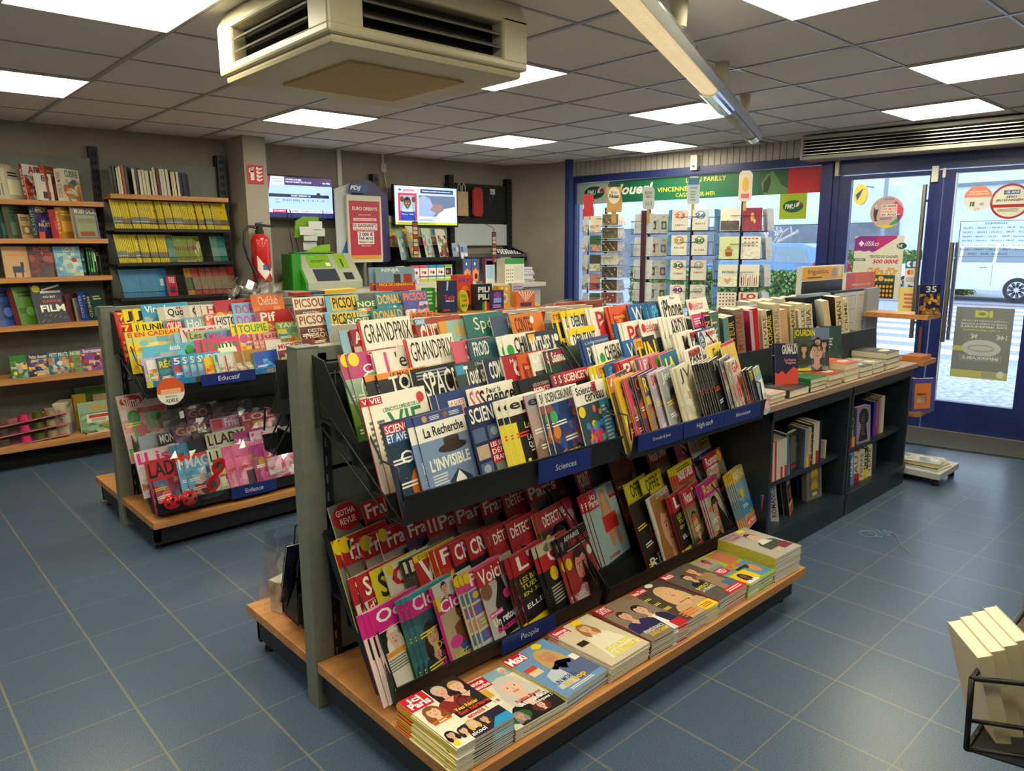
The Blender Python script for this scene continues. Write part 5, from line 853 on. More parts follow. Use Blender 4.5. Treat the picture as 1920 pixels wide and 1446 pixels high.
t=empty('lottery_display',(2.39,2.72,1.36)); b=MB(); b.prism([(.06,.0),(.44,.0),(.47,.02),(.46,.62),(.3,.74),(.22,.76),(.1,.74),(.08,.72)],.02,.03,'y','3a3268'); b.prism([(-.1,.0),(.08,.0),(.08,.72),(-.1,.66)],.03,.04,'y','bfc4cc'); b.prism([(-.1,.0),(-.02,.0),(.02,.1),(.04,.32),(.0,.2)],.028,.03,'y','2a6ab8'); b.build('purple_backboard',t)
b=MB(); b.prism([(0,.01),(.01,0),(.36,0),(.37,.01),(.37,.6),(.36,.61),(.01,.61),(0,.6)],-.005,.02,'y','d0ccc0'); b.build('frame',t,None,None,.004)
b=MB(); _fdj(Face(b,.325,.53,-.006,.022,.03)); b.build('poster',t)
b=MB(); b.prism([(.03,.63),(.2,.63),(.24,.66),(.22,.71),(.05,.71)],-.01,.01,'y','2a4a8a'); Face(b,.2,.08,-.011,.03,.63).txt('FDJ',.05,.2,.6,.8,'e8eef4',3,.04,shear=.2); b.build('logo_plate',t)
b=MB(); b.cyl((.18,.03,-.4),(.18,.03,.0),.02,None,10,None,GREY); b.box(.05,-.02,-.42,.32,.12,-.4,None,GREY); b.build('stand',t)
tag(t,'purple and cream lottery display with red poster','display')
GRN=mat('lime_green_plastic','6f9c22',.35); GRN2=mat('dark_green_plastic','2f8a26',.35); GPL=mat('grey_terminal_plastic','a4a79a',.45)
t=empty('betting_terminal',(1.83,2.45,1.14)); t.scale=(.74,1,.86); b=MB(); b.prism([(0,0),(.30,0),(.30,.33),(.24,.36),(.2,.36),(.0,.08)],0,.72,'x',None,GPL); b.box(-.12,.1,0,0,.3,.36,None,GRN2); b.prism([(.0,.08),(.2,.36),(.3,.34),(.3,0),(0,0)],-.03,.0,'x',None,GRN2); b.box(-.03,.18,.36,.5,.3,.375,None,GRN2); b.build('body',t,None,None,.008)
def slope(b,x0,x1,a0,a1,col,m=None,L=.002):
    P=lambda x,a:(x,.0+.2*a-L,.08+.28*a+L*.7); b.add([P(x0,a0),P(x1,a0),P(x1,a1),P(x0,a1)],[(0,1,2,3)],col,m or PRINT)
b=MB(); slope(b,.1,.4,.5,.95,'7aa826'); slope(b,.14,.2,.84,.9,'2ad86a',None,.003); slope(b,.14,.34,.72,.75,'3f6a14',None,.003); slope(b,.14,.28,.68,.7,'3f6a14',None,.003); slope(b,.32,.38,.54,.66,'e8e4e0',None,.003); slope(b,.47,.62,.45,.98,'8aac2a'); slope(b,.53,.55,.5,.8,'2a3a1a',None,.003); b.build('green_panel',t)
b=MB(); slope(b,.12,.42,.02,.44,'2a3444'); slope(b,.5,.62,.05,.3,'1c2026'); b.build('touch_screen',t)
tag(t,'grey and green betting terminal on the counter by the extinguisher','terminal')
t=empty('slip_holder',(1.88,2.75,1.43)); b=MB(); b.prism([(.0,.16),(.02,.30),(.1,.34),(.24,.34),(.24,.3),(.14,.16)],0,.02,'y','7aa826'); b.prism([(.05,.0),(.3,.0),(.3,.1),(.2,.09),(.05,.03)],-.07,-.05,'y','8ab82a'); b.build('green_body',t)
for i,(x,z) in enumerate(((.03,.18),(.07,.13),(.13,.23),(.16,.17),(.08,.05))):
    b=MB(); b.box(x,-.045+.012*i,z,x+.13,-.04+.012*i,z+.07,['d8dce0','c8d0d0','dfe4ea'][i%3]); b.build('slip',t)
b=MB(); b.tube([(-.02,.0,.0),(-.04,.05,.4)],.004,5,None,BLACK); b.tube([(.05,.02,-.02),(.0,.06,.4)],.004,5,None,BLACK); b.tube([(.27,0,.1),(.32,.06,.4)],.004,5,None,BLACK); b.build('wire',t)
tag(t,'lime green slip holder with white betting slips above the terminal','holder')
# cash counter carrying these
ct=empty('cash_counter'); b=MB(); b.box(1.66,2.02,.0,4.18,2.62,1.10,None,mat('counter_front_white','b5b3ac',.5)); b.build('body',ct); b=MB(); b.box(1.63,1.98,1.10,4.22,2.66,1.14,None,mat('counter_top_grey','bdbbb2',.4)); b.build('worktop',ct)
b=MB(); b.box(2.42,2.05,1.14,3.35,2.4,1.175,None,mat('counter_top_grey')); b.build('raised_ledge',ct)
tag(ct,'pale grey cash counter in front of the back wall','counter')
# leaning greeting cards on the shelf under the right screen
for i,(x,w,h,col,pc,ds) in enumerate([(2.90,.14,.28,'8fa8ac',['4a7a8a','c8d8d8'],'blue grey card with cocktail glass'),(3.02,.18,.33,'d8cfb8',['d86a9a','5aa06a','e8b04a'],'cream card with pink flower and green plant'),(3.2,.17,.31,'b8ccc0',['d85a7a','5a9a9a'],'mint card with pink bottles'),(3.37,.2,.30,'dcd6cc',['3a3a3a','a83a3a','5a8a5a'],'white card with clock and bottle drawings')]):
    T('gc%d'%i,ds,None,col,'fff',p=('B',pc,7),w=w,h=h,t=.003,kind='greeting_card',cat='card',spine=col); put('gc%d'%i,(x,2.615,1.378),12,22+i,ds+' under the right screen')
for i in range(2):
    T('gd%d'%i,'x',None,'9aa8c0','fff',p=('G',['d8dce8','3a5a9a','e8e8e0','8a9ab8'],2,2),w=.12,h=.16,t=.003,kind='greeting_card',cat='card',spine='d8d8d8'); put('gd%d'%i,(3.52+i*.09,2.60-.012*i,1.378),8,14,['blue winter scene card','second blue card with reindeer'][i]+' right of the clock card')
T('gback','party card',None,'c8b040','fff',p=('G',['c83a8a','5a4a9a','3aa0a8','e8c040'],6,2),w=.42,h=.22,t=.004,kind='picture_card',cat='card'); put('gback',(3.22,2.86,1.52),0,0,'wide colourful card with row of little people behind the leaning cards')
T('gback2','balloon',None,'c8c8a0','fff',p=('B',['c85a8a','e8c83a','5a8a5a'],9),w=.24,h=.3,t=.004,kind='picture_card',cat='card'); put('gback2',(2.93,2.87,1.50),0,0,'pale yellow party card behind the left hanging card strip')
b=MB(); b.box(3.03,2.6,1.345,3.62,2.62,1.365,'22262a'); 
# goods on the counter: card packs, scratch pads, toy boxes
def ptbox(name,x,y,z,w,d,h,front,side,fn,label,cat,yaw=0,bev=.002):
    b=MB(); b.box(0,0,0,w,d,h,side,PRINT); f_=Face(b,w,h); f_.rect(0,0,1,1,front,1); fn(f_); o=b.build(name,None,(x,y,z)); o.rotation_euler=(0,0,math.radians(yaw)); return tag(o,label,cat)
names=['rose','rose','blue','blue','green']; cols=['c04a70','c04a70','2a88b8','2a88b8','7ab04a']
for i in range(5):
    ptbox('card_pack',2.79+i*.096,2.30,1.142,.088,.03,.19,'dcd8d4',cols[i],lambda c,i=i:(c.rect(0,.86,1,1,cols[i],2),c.rect(0,.4,1,.48,cols[i],2),c.rect(.1,.5,.9,.84,'e8d8d8' if i<4 else '2a2c30',2),c.ell(.35,.66,.14,.08,'c86a6a',3),c.ell(.65,.64,.14,.08,'4a3a4a',3),c.rect(.05,.05,.95,.34,'a8b83a',2)),['left','second','third','fourth','rightmost'][i]+' of the stacked rose, blue and green card packs on counter','pack')
for i in range(2): ptbox('card_pack',3.36+i*.105,2.25,1.142,.098,.02,.24,'4a5a8a','3a4a78',lambda c:(c.poly([(.1,.5),(.5,.62),(.9,.5),(.8,.1),(.2,.1)],'e8884a',3),c.ell(.55,.3,.2,.12,'3a2c24',4),c.ell(.4,.8,.1,.06,'d8dce8',3)),['left','right'][i]+' of two navy packs with orange cat pictures','pack')
ptbox('booklet_box',3.60,2.2,1.142,.12,.05,.24,'cfd3da','6a3a5a',lambda c:(c.rect(.1,.2,.8,.9,'9ac0e0',2),c.rect(0,.75,1,1,'7a3050',2)),'plum and white booklet box right of the orange cat packs','box')
ptbox('booklet_box',3.80,2.2,1.142,.14,.05,.25,'8a6ab8','6a4a98',lambda c:(c.rect(0,.8,1,1,'8a9a4a',2),c.ell(.5,.45,.3,.2,'d8c8e8',3)),'lilac booklet box on the counter, left of the flowery box','box')
ptbox('flowery_box',3.72,2.05,1.14,.26,.12,.24,'d8d2c0','b8b0a0',lambda c:(c.rect(0,.78,1,1,'3a8a4a',2),c.rect(.45,.1,.95,.7,'c8c4b8',3),*[c.ell(.08+(i%4)*.1,.12+(i//4)*.14,.03,.03,['5a7a4a','a84a3a','8a8a4a'][i%3],3,7) for i in range(16)]),'white box with leaf print and green lid on the counter','box')
rn=random.Random(12)
for i in range(9): 
    b=MB(); b.box(-.11,-.08,0,.11,.08,.016,['c8c4c0','a8a0a8','d8d4d0'][i%3]); o=b.build('paper_bundle',None,(4.08+rn.uniform(-.02,.02),2.2,1.141+i*.0165)); o.rotation_euler=(0,0,rn.uniform(-.3,.3)); tag(o,'pale bundle in the untidy paper stack at the right end of the counter','bundle','paper bundles stacked at the counter end')
for i,(x,w,h,col,ds) in enumerate([(2.36,.1,.12,'c8ccd4','grey card with blue mark, left one on the counter'),(2.48,.09,.13,'d8d4cc','white card with dark photo on the counter'),(2.5,.1,.2,'e0dcd4','tall white leaflet with red border on the counter'),(2.6,.12,.12,'c4c8cc','pale leaflet pad left of the red toy packs')]):
    T('lf%d'%i,ds,None,col,'fff',p=('B',['5a6a9a','a84a4a','8a8a90'],5),w=w,h=h,t=.003,kind='leaflet',cat='leaflet'); put('lf%d'%i,(x,2.10-.02*i,1.14),14,10,ds)
for i in range(2):
    T('toy%d'%i,'toy pack','NINJA','7a9ab0','e8e8e8',th=.3,tx=(.15,.6),p=('R',(0,0,1,.5,'c0302a'),(.45,.35,.62,1,'3a2c2c'),(.7,.3,.92,1.0,'a82c24')),sub=[('PACK DE DEMARRAGE',Y,.06,.2,.94,.32)],w=.28,h=.16,t=.02,kind='toy_pack',cat='toy pack'); put('toy%d'%i,(1.552+i*.02,1.02-.05*i,1.206),8,-14,['back','front'][i]+' one of two red and blue toy starter packs on the gondola top')
# ---------------------------------------------------------------- left wall shelving
import colorsys
def cname(c):
    r_,g_,b_=[v**(1/2.2) for v in lin(c)]; h,s,v=colorsys.rgb_to_hsv(r_,g_,b_)
    if s<.14: return 'white' if v>.82 else 'pale grey' if v>.62 else 'grey' if v>.32 else 'black'
    if s<.3 and v>.78: return 'cream'
    n='red' if h<.03 or h>.95 else 'brown' if h<.12 and v<.55 else 'orange' if h<.1 else 'yellow' if h<.18 else 'green' if h<.43 else 'teal' if h<.53 else 'blue' if h<.69 else 'purple' if h<.8 else 'pink'
    return ('dark ' if v<.42 else 'pale ' if v>.75 and s<.45 else '')+n
ORD=['first','second','third','fourth','fifth','sixth','seventh','eighth','ninth','tenth','eleventh','twelfth','thirteenth','fourteenth','fifteenth','sixteenth','seventeenth','eighteenth','nineteenth','twentieth','twenty-first','twenty-second','twenty-third']+['later']*60
def bookrow(place,x,y,z,items,yaw=58,tilt=4,kind='book',gap=.0015,dx=1,group=None,roll=0,pre='rb'):
    """items: (spine, cover, t, h, w, title, titlecol); stands them side by side, spines towards the aisle"""
    s_=math.sin(math.radians(yaw)); out=[]
    for i,it in enumerate(items):
        sp,cv,t,h,w=it[:5]; ti=it[5] if len(it)>5 else None; tc=(it[6] if len(it)>6 and it[6] else '2a2a2a')
        key='%s%s%s%.3f%.3f%.3f%s'%(pre,sp,cv,t,h,w,ti)
        if key not in DES:
            def fn(c,cv=cv,ti=ti,tc=tc,k=sum(ord(q) for q in key)):
                c.rect(0,0,1,1,cv,1); rn=random.Random(k); q=tuple(min(1,v*1.6+.05) for v in lin(cv)); q2=tuple(v*.5 for v in lin(cv))
                c.rect(.08,.1+.2*rn.random(),.92,.45+.2*rn.random(),q2 if rn.random()<.5 else q,2); c.lines(.15,.72,.85,.9,2,tc,4,.2,k); c.ell(.5,.35,.18,.12,q,3)
            sb=it[7] if len(it)>7 else None
            design(key,'book',fn,w=w,h=h,t=t,spine=sp,back=cv,kind=kind,sp=(ti,tc) if ti else None,cat=kind.replace('_',' '))
            if sb:                                          # coloured paper band round the foot of the spine
                m_=dmesh(key); mb=MB(); mb.box(-.0006,-.0006,0,w*.98,t+.0006,h*.3,sb); 
                DES[key]['band']=mb.mesh(key+'b')
        xx=x; x+=(t+gap)/s_
        nm=cname(sp); nc=cname(cv); size='slim' if t<.014 else 'thick' if t>.032 else 'medium'
        a=f"{size} {nm} {kind.replace('_',' ')}"+(f" with {nc} cover" if nc!=nm else '')
        prev=cname(items[i-1][0]) if i else None
        lab=f"{a}, {ORD[i]} from left, {place}"
        o=put(key,(xx,y,z),tilt,yaw,lab); 
        if 'band' in DES[key]:
            p=bpy.data.objects.new('paper_band',DES[key]['band']); COL.objects.link(p); p.parent=o
        if roll: o.rotation_euler[1]=math.radians(roll)
        if group: o['group']=group
        out.append(o)
    return x
lb=empty('wall_bookcase',(0,0,0))
def shelf(par,x0,x1,y0,y1,z,m=WOOD,th=.033): MB().box(x0,y0,z-th,x1,y1,z,None,m).build('shelf',par)
for z,y0 in ((1.835,2.68),(1.575,2.66),(1.31,2.65),(.985,2.62),(.625,2.58),(.17,2.52)): shelf(lb,-1.35,.372,y0,2.93,z)
b=MB(); b.box(-1.35,2.93,.14,.372,2.95,2.165,None,GREYP); b.build('back_panel',lb); b=MB(); b.box(-1.35,2.62,0,.372,2.93,.135,None,DARK); b.build('plinth',lb)
for x0 in (-1.36,.372): rail(x0,.0,2.25,2.93).build('upright',lb)
for z,y0 in ((1.835,2.7),(1.575,2.68),(1.31,2.68),(.985,2.65),(.625,2.6)): b=MB(); b.prism([(y0,z-.035),(2.93,z-.035),(2.93,z-.12)],.372,.378,'x',None,BLACK); b.build('shelf_bracket',lb)
tag(lb,'wooden shelved bookcase on the left wall, nearest the left edge','bookcase')
lm=empty('map_rack',(0,0,0)); shelf(lm,.43,1.30,2.70,2.93,1.9)
b=MB(); b.box(.43,2.93,.14,1.31,2.95,2.16,None,GREYP); b.build('back_panel',lm)
rail(1.305,.0,2.25,2.88).build('upright',lm)
for z in (1.638,1.385,1.125,.86):
    b=MB(); b.box(.43,2.70,z-.012,1.30,2.93,z,None,BLACK); b.box(.43,2.695,z-.012,1.30,2.70,z+.012,None,BLACK); 
    for zz in (.05,.19): b.tube([(.44,2.71,z+zz),(1.28,2.71,z+zz)],.0022,5,None,BLACK) if zz<.1 else None
    b.build('metal_shelf',lm)
b=MB(); b.box(.43,2.72,0,1.30,2.93,.135,None,DARK); b.build('plinth',lm)
tag(lm,'black metal map rack with wooden top shelf beside the pillar','rack')
X1=lambda px:-.262+px*.0032
PL1='top left shelf'
T('ck1','x',None,'8f8266','fff',p=('B',['6a2f22','b8a078','8a4a34'],8),w=.17,h=.23,t=.02,kind='cookbook',cat='book',spine='b8a888'); put('ck1',(-.36,2.70,1.836),5,25,'brown cookbook cut by the left photo edge, top shelf of the bookcase')
bookrow(PL1,X1(8),2.70,1.836,[('cfc8b4','c8c0a8',.02,.235,.17,'BIEN MANGER'),('d4cdb8','c4c0a4',.03,.21,.17,None)],50,5,'cookbook',.012)
T('air','x','AIR','d8d0c8','a01e2c',th=.3,tx=(.25,.9),p=('B',['8a2a24','c84a34','6a1e1a'],8),sub=[('FRYER','a01e2c',.3,.55,.9,.68)],w=.19,h=.24,t=.024,kind='cookbook',cat='book',spine='9a2030',sp=('AIR FRYER','e8dcd4')); put('air',(X1(53),2.69,1.836),5,40,'white cookbook with crimson lettering and spine on the top left shelf')
T('eighty','x','80','d4ccc0','3a3a5a',th=.35,tx=(.3,.8),p=('R',(.3,.1,.8,.5,'3a3440')),w=.13,h=.18,t=.02,kind='cookbook',cat='book',spine='e0dad0'); put('eighty',(X1(79)-.02,2.66,1.836),4,35,'small white cookbook with number in front of the crimson lettered one')
bookrow('by world cookbook',X1(94),2.70,1.836,[('b04a2a','8a3c28',.035,.235,.18,'RECETTES','d88a5a')],52,4,'cookbook')
T('monde','x','CUISINE','d4d0c0','2a5a4a',th=.3,tx=(.2,.9),p=('B',['5a8a5a','c84a3a','d8a04a','4a7a8a'],8),sub=[('DU MONDE','2a5a4a',.2,.55,.95,.66)],w=.19,h=.225,t=.05,kind='cookbook',cat='book',spine='ddd8c8',sp=('CUISINE DU MONDE','8a1e24')); put('monde',(X1(124),2.70,1.836),4,42,'thick white world cookbook with red spine lettering, top left shelf')
PL2='second left shelf'
bookrow(PL2,X1(-14),2.70,1.576,[('3a8a98','6ab0b0',.02,.2,.15,None),('22403c','2a4a44',.025,.22,.16,None),('6a6a52','48604e',.03,.225,.16,None),('4a4a3a','b8a078',.02,.165,.12,'OR')],45,6,'novel',.012)
T('nuit','x','AFFRONTE','2a2050','d8c87a',th=.25,tx=(.1,.9),p=('B',['4a3a80','3a2c68','6a5a9a'],9),sub=[('LA',"e8dca8",.4,.5,.6,.58),('NUIT','e8dca8',.2,.36,.9,.48)],w=.15,h=.225,t=.03,kind='novel',cat='book',spine='1e4a58',sp=('LA NUIT','9ad0d0')); put('nuit',(X1(63),2.70,1.576),4,38,'purple night novel with gold capitals on the second left shelf')
bookrow('by purple novel',X1(98),2.70,1.576,[('c03a4a','a8304a',.025,.2,.14,None),('c87a2a','b88a3a',.03,.22,.15,'TEMPS','f0d88a')],45,4,'novel',.006)
T('moby','x','MOBY DICK','4a4868','d8c898',th=.26,tx=(.1,.95),p=('R',(.1,.05,.9,1,'7a8a5a'),(.2,.6,.85,.85,'c8c0a8'),(.2,.1,.8,.3,'9a3a28')),w=.18,h=.225,t=.022,kind='novel',cat='book',spine='c8b888'); put('moby',(X1(136),2.68,1.576),8,18,'slate whale adventure book facing out beside the black upright')
b=MB(); b.box(0,0,0,.034,.03,.045,'d0481e'); tag(b.build('price_tag',None,(X1(65),2.665,1.576)),'orange tag block at the foot of the purple night novel','tag')
T('horse','x',None,'c0986e','3a4a5a',p=('R',(.3,.2,.7,.45,'2a3c50'),(.6,.4,.72,.62,'2a3c50'),(.32,.02,.38,.24,'2a3c50'),(.6,.02,.66,.24,'2a3c50')),sub=[('LEGENDE','d8702a',.2,.7,.8,.78)],w=.165,h=.215,t=.02,kind='picture_book',cat='book',spine='8a6a4a'); put('horse',(X1(-5),2.69,1.311),10,6,'peach book with dark horse silhouette on the third left shelf')
T('butter','x','ROSE','3a1a24','b84a4a',th=.2,tx=(.2,.8),p=('B',['7a2434','5a1c2c','9a4a4a'],10),badge=('c8242c',.5,.78,.05),w=.17,h=.215,t=.022,kind='picture_book',cat='book',spine='2a1420'); put('butter',(X1(43),2.69,1.311),10,6,'maroon patterned book with red centre on the third left shelf')
T('loup','x','LOUP','5f9cc0','e8d88a',th=.22,tx=(.35,.85),p=('B',['c8c0a0','a8c8d0','8aa8a0'],9),badge=('a82434',.72,.55,.1),w=.17,h=.215,t=.02,kind='picture_book',cat='book',spine='b87a3a'); put('loup',(X1(91),2.68,1.311),14,4,'sky blue picture book leaning on the third left shelf')
bookrow('dark spine row',X1(132),2.76,1.311,[('5a2430','3a1a20',.016,.19,.13,None),('3a2a28','241c1c',.024,.19,.13,'AB','d85a4a'),('2a2420','1c1a18',.024,.19,.13,'CD','e8a03a'),('1c2a34','182028',.024,.19,.13,'EF','3ac0d0'),('1a2420','141c1a',.014,.2,.13,'G','4ae86a'),('182430','141c24',.014,.2,.13,'H','4ae86a'),('1a2a24','141c1a',.014,.2,.13,'I','5ae86a'),('141418','101014',.02,.19,.13,'J','d8d8c8')],70,2,'paperback')
PL4='fourth left shelf'
bookrow(PL4,X1(-30),2.66,.986,[('2a3a8a','2c4a9a',.02,.27,.2,None),('8a3a34','4a7a24',.05,.265,.2,None)],32,12,'picture_book',.05)
T('film','x','FILM','1c2438','f0ece0',th=.26,tx=(.2,.9),p=('R',(.2,.9,.9,1.1,'e8e4dc')),sub=[('OU EST',"e8e4dc",.3,.64,.7,.7),('CACHÉ','d83a3a',.25,.5,.85,.58),('FILM','f0ece0',.15,.24,.92,.44)],badge=('e8d02a',.15,.9,.14),w=.21,h=.28,t=.02,kind='picture_book',cat='book',spine='8a8a94'); DES['film']['fn']=(lambda c:(c.rect(0,0,1,1,'1c2438',1),c.rect(.25,.78,.9,.84,'e8e4dc',3),c.txt('OÙ EST',.3,.66,.7,.72,'e8e4dc',6),c.txt('CACHÉ',.25,.54,.85,.62,'d83a3a',6),c.txt('FILM',.15,.3,.92,.48,'f0ece0',6,.03),c.ell(.14,.9,.13,.09,'e8d02a',4),c.poly([(.3,.84),(.9,.95),(.9,1),(.3,.88)],'e8e4dc',4),*[c.ell(.1+.8*((i*37)%17)/17,.05+.2*((i*13)%7)/7,.01,.008,'e8d02a',4,6) for i in range(14)]))
put('film',(X1(44),2.65,.986),16,14,'navy cinema game book with clapperboard on the fourth left shelf')
bookrow(PL4+' end',X1(110),2.70,.986,[('7a2a34','5a2430',.02,.2,.15,None),('8aa060','5a4a7a',.02,.17,.13,None),('2a4aa0','24408a',.03,.21,.15,'CONTES','c8d0e8'),('1c3a38','1f4440',.04,.2,.15,'GRIMM','c8b888')],45,6,'storybook',.012)
for i,(px,w,col,cs,ti,ds) in enumerate([(-14,.12,'2f7a34',['8ab0c8','e8c83a','d8a0a0'],None,'green jungle animals board book cut by the left edge'),(18,.14,'2a2458',['c8c0a0','e8b03a','5a4a8a'],'Petite chouette','navy board book with a pale owl'),(57,.14,'2a6a8a',['d8e0e4','a83a2a','c8a878'],'PETIT PIRATE','teal board book with a pirate ship'),(99,.09,'5a9060',['a83a2a','e8c83a','c8d8b0'],'NOEL','narrow green board book with mushrooms'),(123,.155,'75519a',['c83a3a','3a2a44','e8c8a0','7a2aa0'],'berceuses','violet lullaby board book')]):
    T('bb%d'%i,ds,ti,col,'e8e0d0',th=.24,tx=(.1,.92),p=('B',cs,8),w=w,h=.155 if i<4 else .165,t=.018,kind='board_book',cat='book',spine=tuple(v*.7 for v in lin(col))); put('bb%d'%i,(X1(px)-.02,2.64,.626),8,4,ds+' on the fifth shelf')
b=MB(); b.box(0,0,0,.014,.18,.2,'c08a2e'); o=b.build('wooden_book_end',None,(X1(176),2.66,.626)); tag(o,'yellow wooden slat standing at the right end of fifth shelf','slat')
bookrow('bottom left shelf',X1(25),2.66,.171,[('6a1e28','5a1c24',.02,.2,.15,None),('e07a24','d86a1e',.02,.19,.15,None),('6aa0b8','4a88a8',.012,.18,.13,None),('4a2c78','d8d4e0',.035,.18,.13,'POCHE','e8e4e0')],55,4,'storybook')
T('junior','x','junior','d0c8b4','8a7a6a',th=.3,tx=(.2,.8),p=('R',(.1,.0,.9,.5,'8a8a98')),w=.17,h=.245,t=.075,kind='dictionary',cat='book',spine='d4ccb8',sp=('junior','3a3a44',.42,.82)); put('junior',(X1(73),2.62,.171),3,62,'thick cream junior dictionary on the bottom left shelf')
T('yelbox','x',None,'c8a820','fff',p=('R',(.2,.5,.8,.9,'2a8a98')),w=.09,h=.26,t=.03,kind='storybook',cat='book'); put('yelbox',(X1(100),2.80,.171),3,10,'yellow and teal book top showing behind the picture album')
T('album','x','Pokémon','8fae98','d8902a',th=.36,tx=(.22,.7),p=('B',['5a8a3a','3a7a6a','b8a050','c87a34','6aa0a0'],14),deco=lambda c:(c.rect(.15,.3,.68,.6,'e0d8c8',5),c.rect(.2,.46,.64,.56,'c83a30',6),c.lines(.25,.33,.6,.44,3,'8a7a6a',6),c.rect(.75,.3,.9,.78,'7a3a20',5),c.ell(.82,.5,.04,.14,'d8b02a',6)),w=.32,h=.22,t=.025,kind='picture_album',cat='book',spine='5a7a4a'); put('album',(X1(98),2.64,.171),8,3,'wide green picture album with cream blot on the bottom left shelf')
T('game0','x',None,'3f6a30','fff',p=('R',(.0,.0,.4,.5,'c8a878'),(.4,.4,.7,1,'c8a878'),(.7,.2,.9,.9,'a82c34')),w=.3,h=.3,t=.03,kind='game_box',cat='game box',spine='3a5a2c'); put('game0',(.08,2.84,.171),3,0,'green chequered game box at the back of the bottom left shelf')
for i in range(3):
    t=empty('toy_pack',(-.30+.0*i,2.64,.175+i*.075)); t.rotation_euler=(.02,-.04-.02*i,.08)
    b=MB(); b.box(-.25,-.06,0,.27,.16,.006,'c07a80'); b.build('backing_card',t)
    for px__,py__,c__ in ((0,-.03,'c82a68'),(.09,-.02,'5a6a28'),(.17,-.02,'b0a080'),(-.12,0,'6a5a4a')): b=MB(); b.cyl((px__,py__,.008),(px__,py__,.05),.037,.03,14,c__); b.build('slime_pot',t)
    b=MB(); b.prism([(-.24,.008),(-.2,.06),(.22,.062),(.26,.008)],-.055,-.05,'y',None,film); b.build('blister',t)
    tag(t,['bottom','middle','top'][i]+' one of the tilted pink toy blister packs at lower left','toy pack')
for i in range(3):
    T('wrapf%d'%i,'x','','b89a28' if i%2 else '2c2c28','fff',th=.1,p=('G',['2a2a28','c8a820','d8d0b8','4a4a44'],3,3),w=.22,h=.16,t=.008,kind='wrapped_magazine',cat='magazine'); o=put('wrapf%d'%i,(X1(104+24*i),2.56,.18+.002*i),flat=.1-.12*i); tag(o,['leftmost','middle','rightmost'][i]+' of the wrapped yellow and black booklets lying before the album','magazine')
# map rack contents
it=[]
sc=[('15161a','1c1c20',.012,.2),('1c1c20','24242a',.012,.2),('d8d0b8','c8c0a8',.01,.19),('d8d0b8','6a5a48',.012,.2),('b04030','6a5e4a',.012,.21),('16161c','1c1c24',.03,.2),('d8d4cc','c8c0b0',.012,.19),('18181c','2a2a30',.014,.2),('e0d8c0','d0c8b0',.014,.185),('dcd4bc','3a3a3a',.014,.185),('e0d8c0','cfc6ac',.018,.18),('dcd4bc','6a7a8a',.012,.18),('cfc8b4','8a3a20',.014,.205),('5a2418','7a3020',.012,.205),('d8d0c0','b8b0a0',.012,.2),('dcd6c8','8a9aa0',.016,.2),('d8d2c4','4a5a60',.016,.2),('d4cebc','d8a83a',.01,.185),('dcd4c0','3a4a6a',.014,.18),('e0dac8','c8b890',.012,.185),('1c1a3c','2a2450',.018,.18),('201c44','2a2450',.018,.18)]
bookrow('above yellow maps',.47,2.74,1.901,[(a,b_,t_*1.35,h_,.14,None) for a,b_,t_,h_ in sc],62,3,'paperback',.003,group=None)
def leafset(key,place,z,specs,x0,desc):
    x=x0
    for gi,(dk,n,st) in enumerate(specs):
        if dk is None: x+=st; continue
        for k in range(n):
            last=k==n-1
            lab=f"{DES[dk]['desc']}, {'front copy' if last else 'copy behind the front one'}, {ORD[gi]} pile, {place}"
            o=put(dk,(x+.0,2.745,z),10,31,lab,None if last else f'{DES[dk]["kind"]}s {place} {gi}'); x+=.0122
        x+=st-.0122*n
T('mapy','yellow booklet','', 'e0c818','3a3a30',th=.2,p=('R',(0,.0,1,.28,'e0c818'),(0,.28,1,.55,'6a7a88'),(.1,.7,.5,.85,'e8dca0')),badge=('a83a2a',.25,.62,.07),w=.105,h=.225,t=.005,spine='b8b090',kind='road_map',cat='map',back='b8a818',deco=lambda c:(c.lines(.1,.82,.8,.94,2,'4a4420',4),c.rect(.0,.28,1,.3,'d8d8c8',4)))
T('mapr','yellow booklet with castle photo','', 'dcc41a','3a3a30',th=.2,p=('R',(0,.0,1,.24,'dcc41a'),(0,.24,1,.5,'7a6a60')),w=.105,h=.225,t=.005,spine='b0a888',kind='road_map',cat='map',back='b8a818',badge=('a83a2a',.3,.66,.07))
T('mapg','lime green booklet','', '7a9a2a','e8e8d8',th=.2,p=('B',['5a7a3a','c8d0a0','8a3a4a'],7),w=.1,h=.215,t=.005,spine='a8a888',kind='guide_booklet',cat='booklet',back='6a8a2a')
T('mapt','teal booklet','', '2f7a78','e8e8d8',th=.2,p=('R',(0,.3,1,.7,'6a9aa0')),w=.1,h=.215,t=.005,spine='a8a898',kind='guide_booklet',cat='booklet',back='1f6a68')
T('mapb','bright blue booklet','', '3a8ac4','e8e8f0',th=.2,p=('R',(0,0,1,.3,'2a78b8'),(.2,.5,.6,.8,'c8d8e4')),w=.105,h=.225,t=.005,spine='9aa8ac',kind='hiking_map',cat='map',back='2a6aa0')
T('mapred','red booklet with landscape photo','', 'a8283a','e8d8d8',th=.25,p=('R',(0,.3,1,.9,'8a7a6a')),w=.1,h=.225,t=.005,spine='a89a88',kind='travel_guide',cat='guide',back='8a2030')
T('mapo','orange booklet with green photo','', 'c87a2a','e8d8d8',th=.25,p=('R',(0,.3,1,.9,'3a5a4a')),w=.1,h=.225,t=.005,spine='a89a78',kind='travel_guide',cat='guide',back='a8641e')
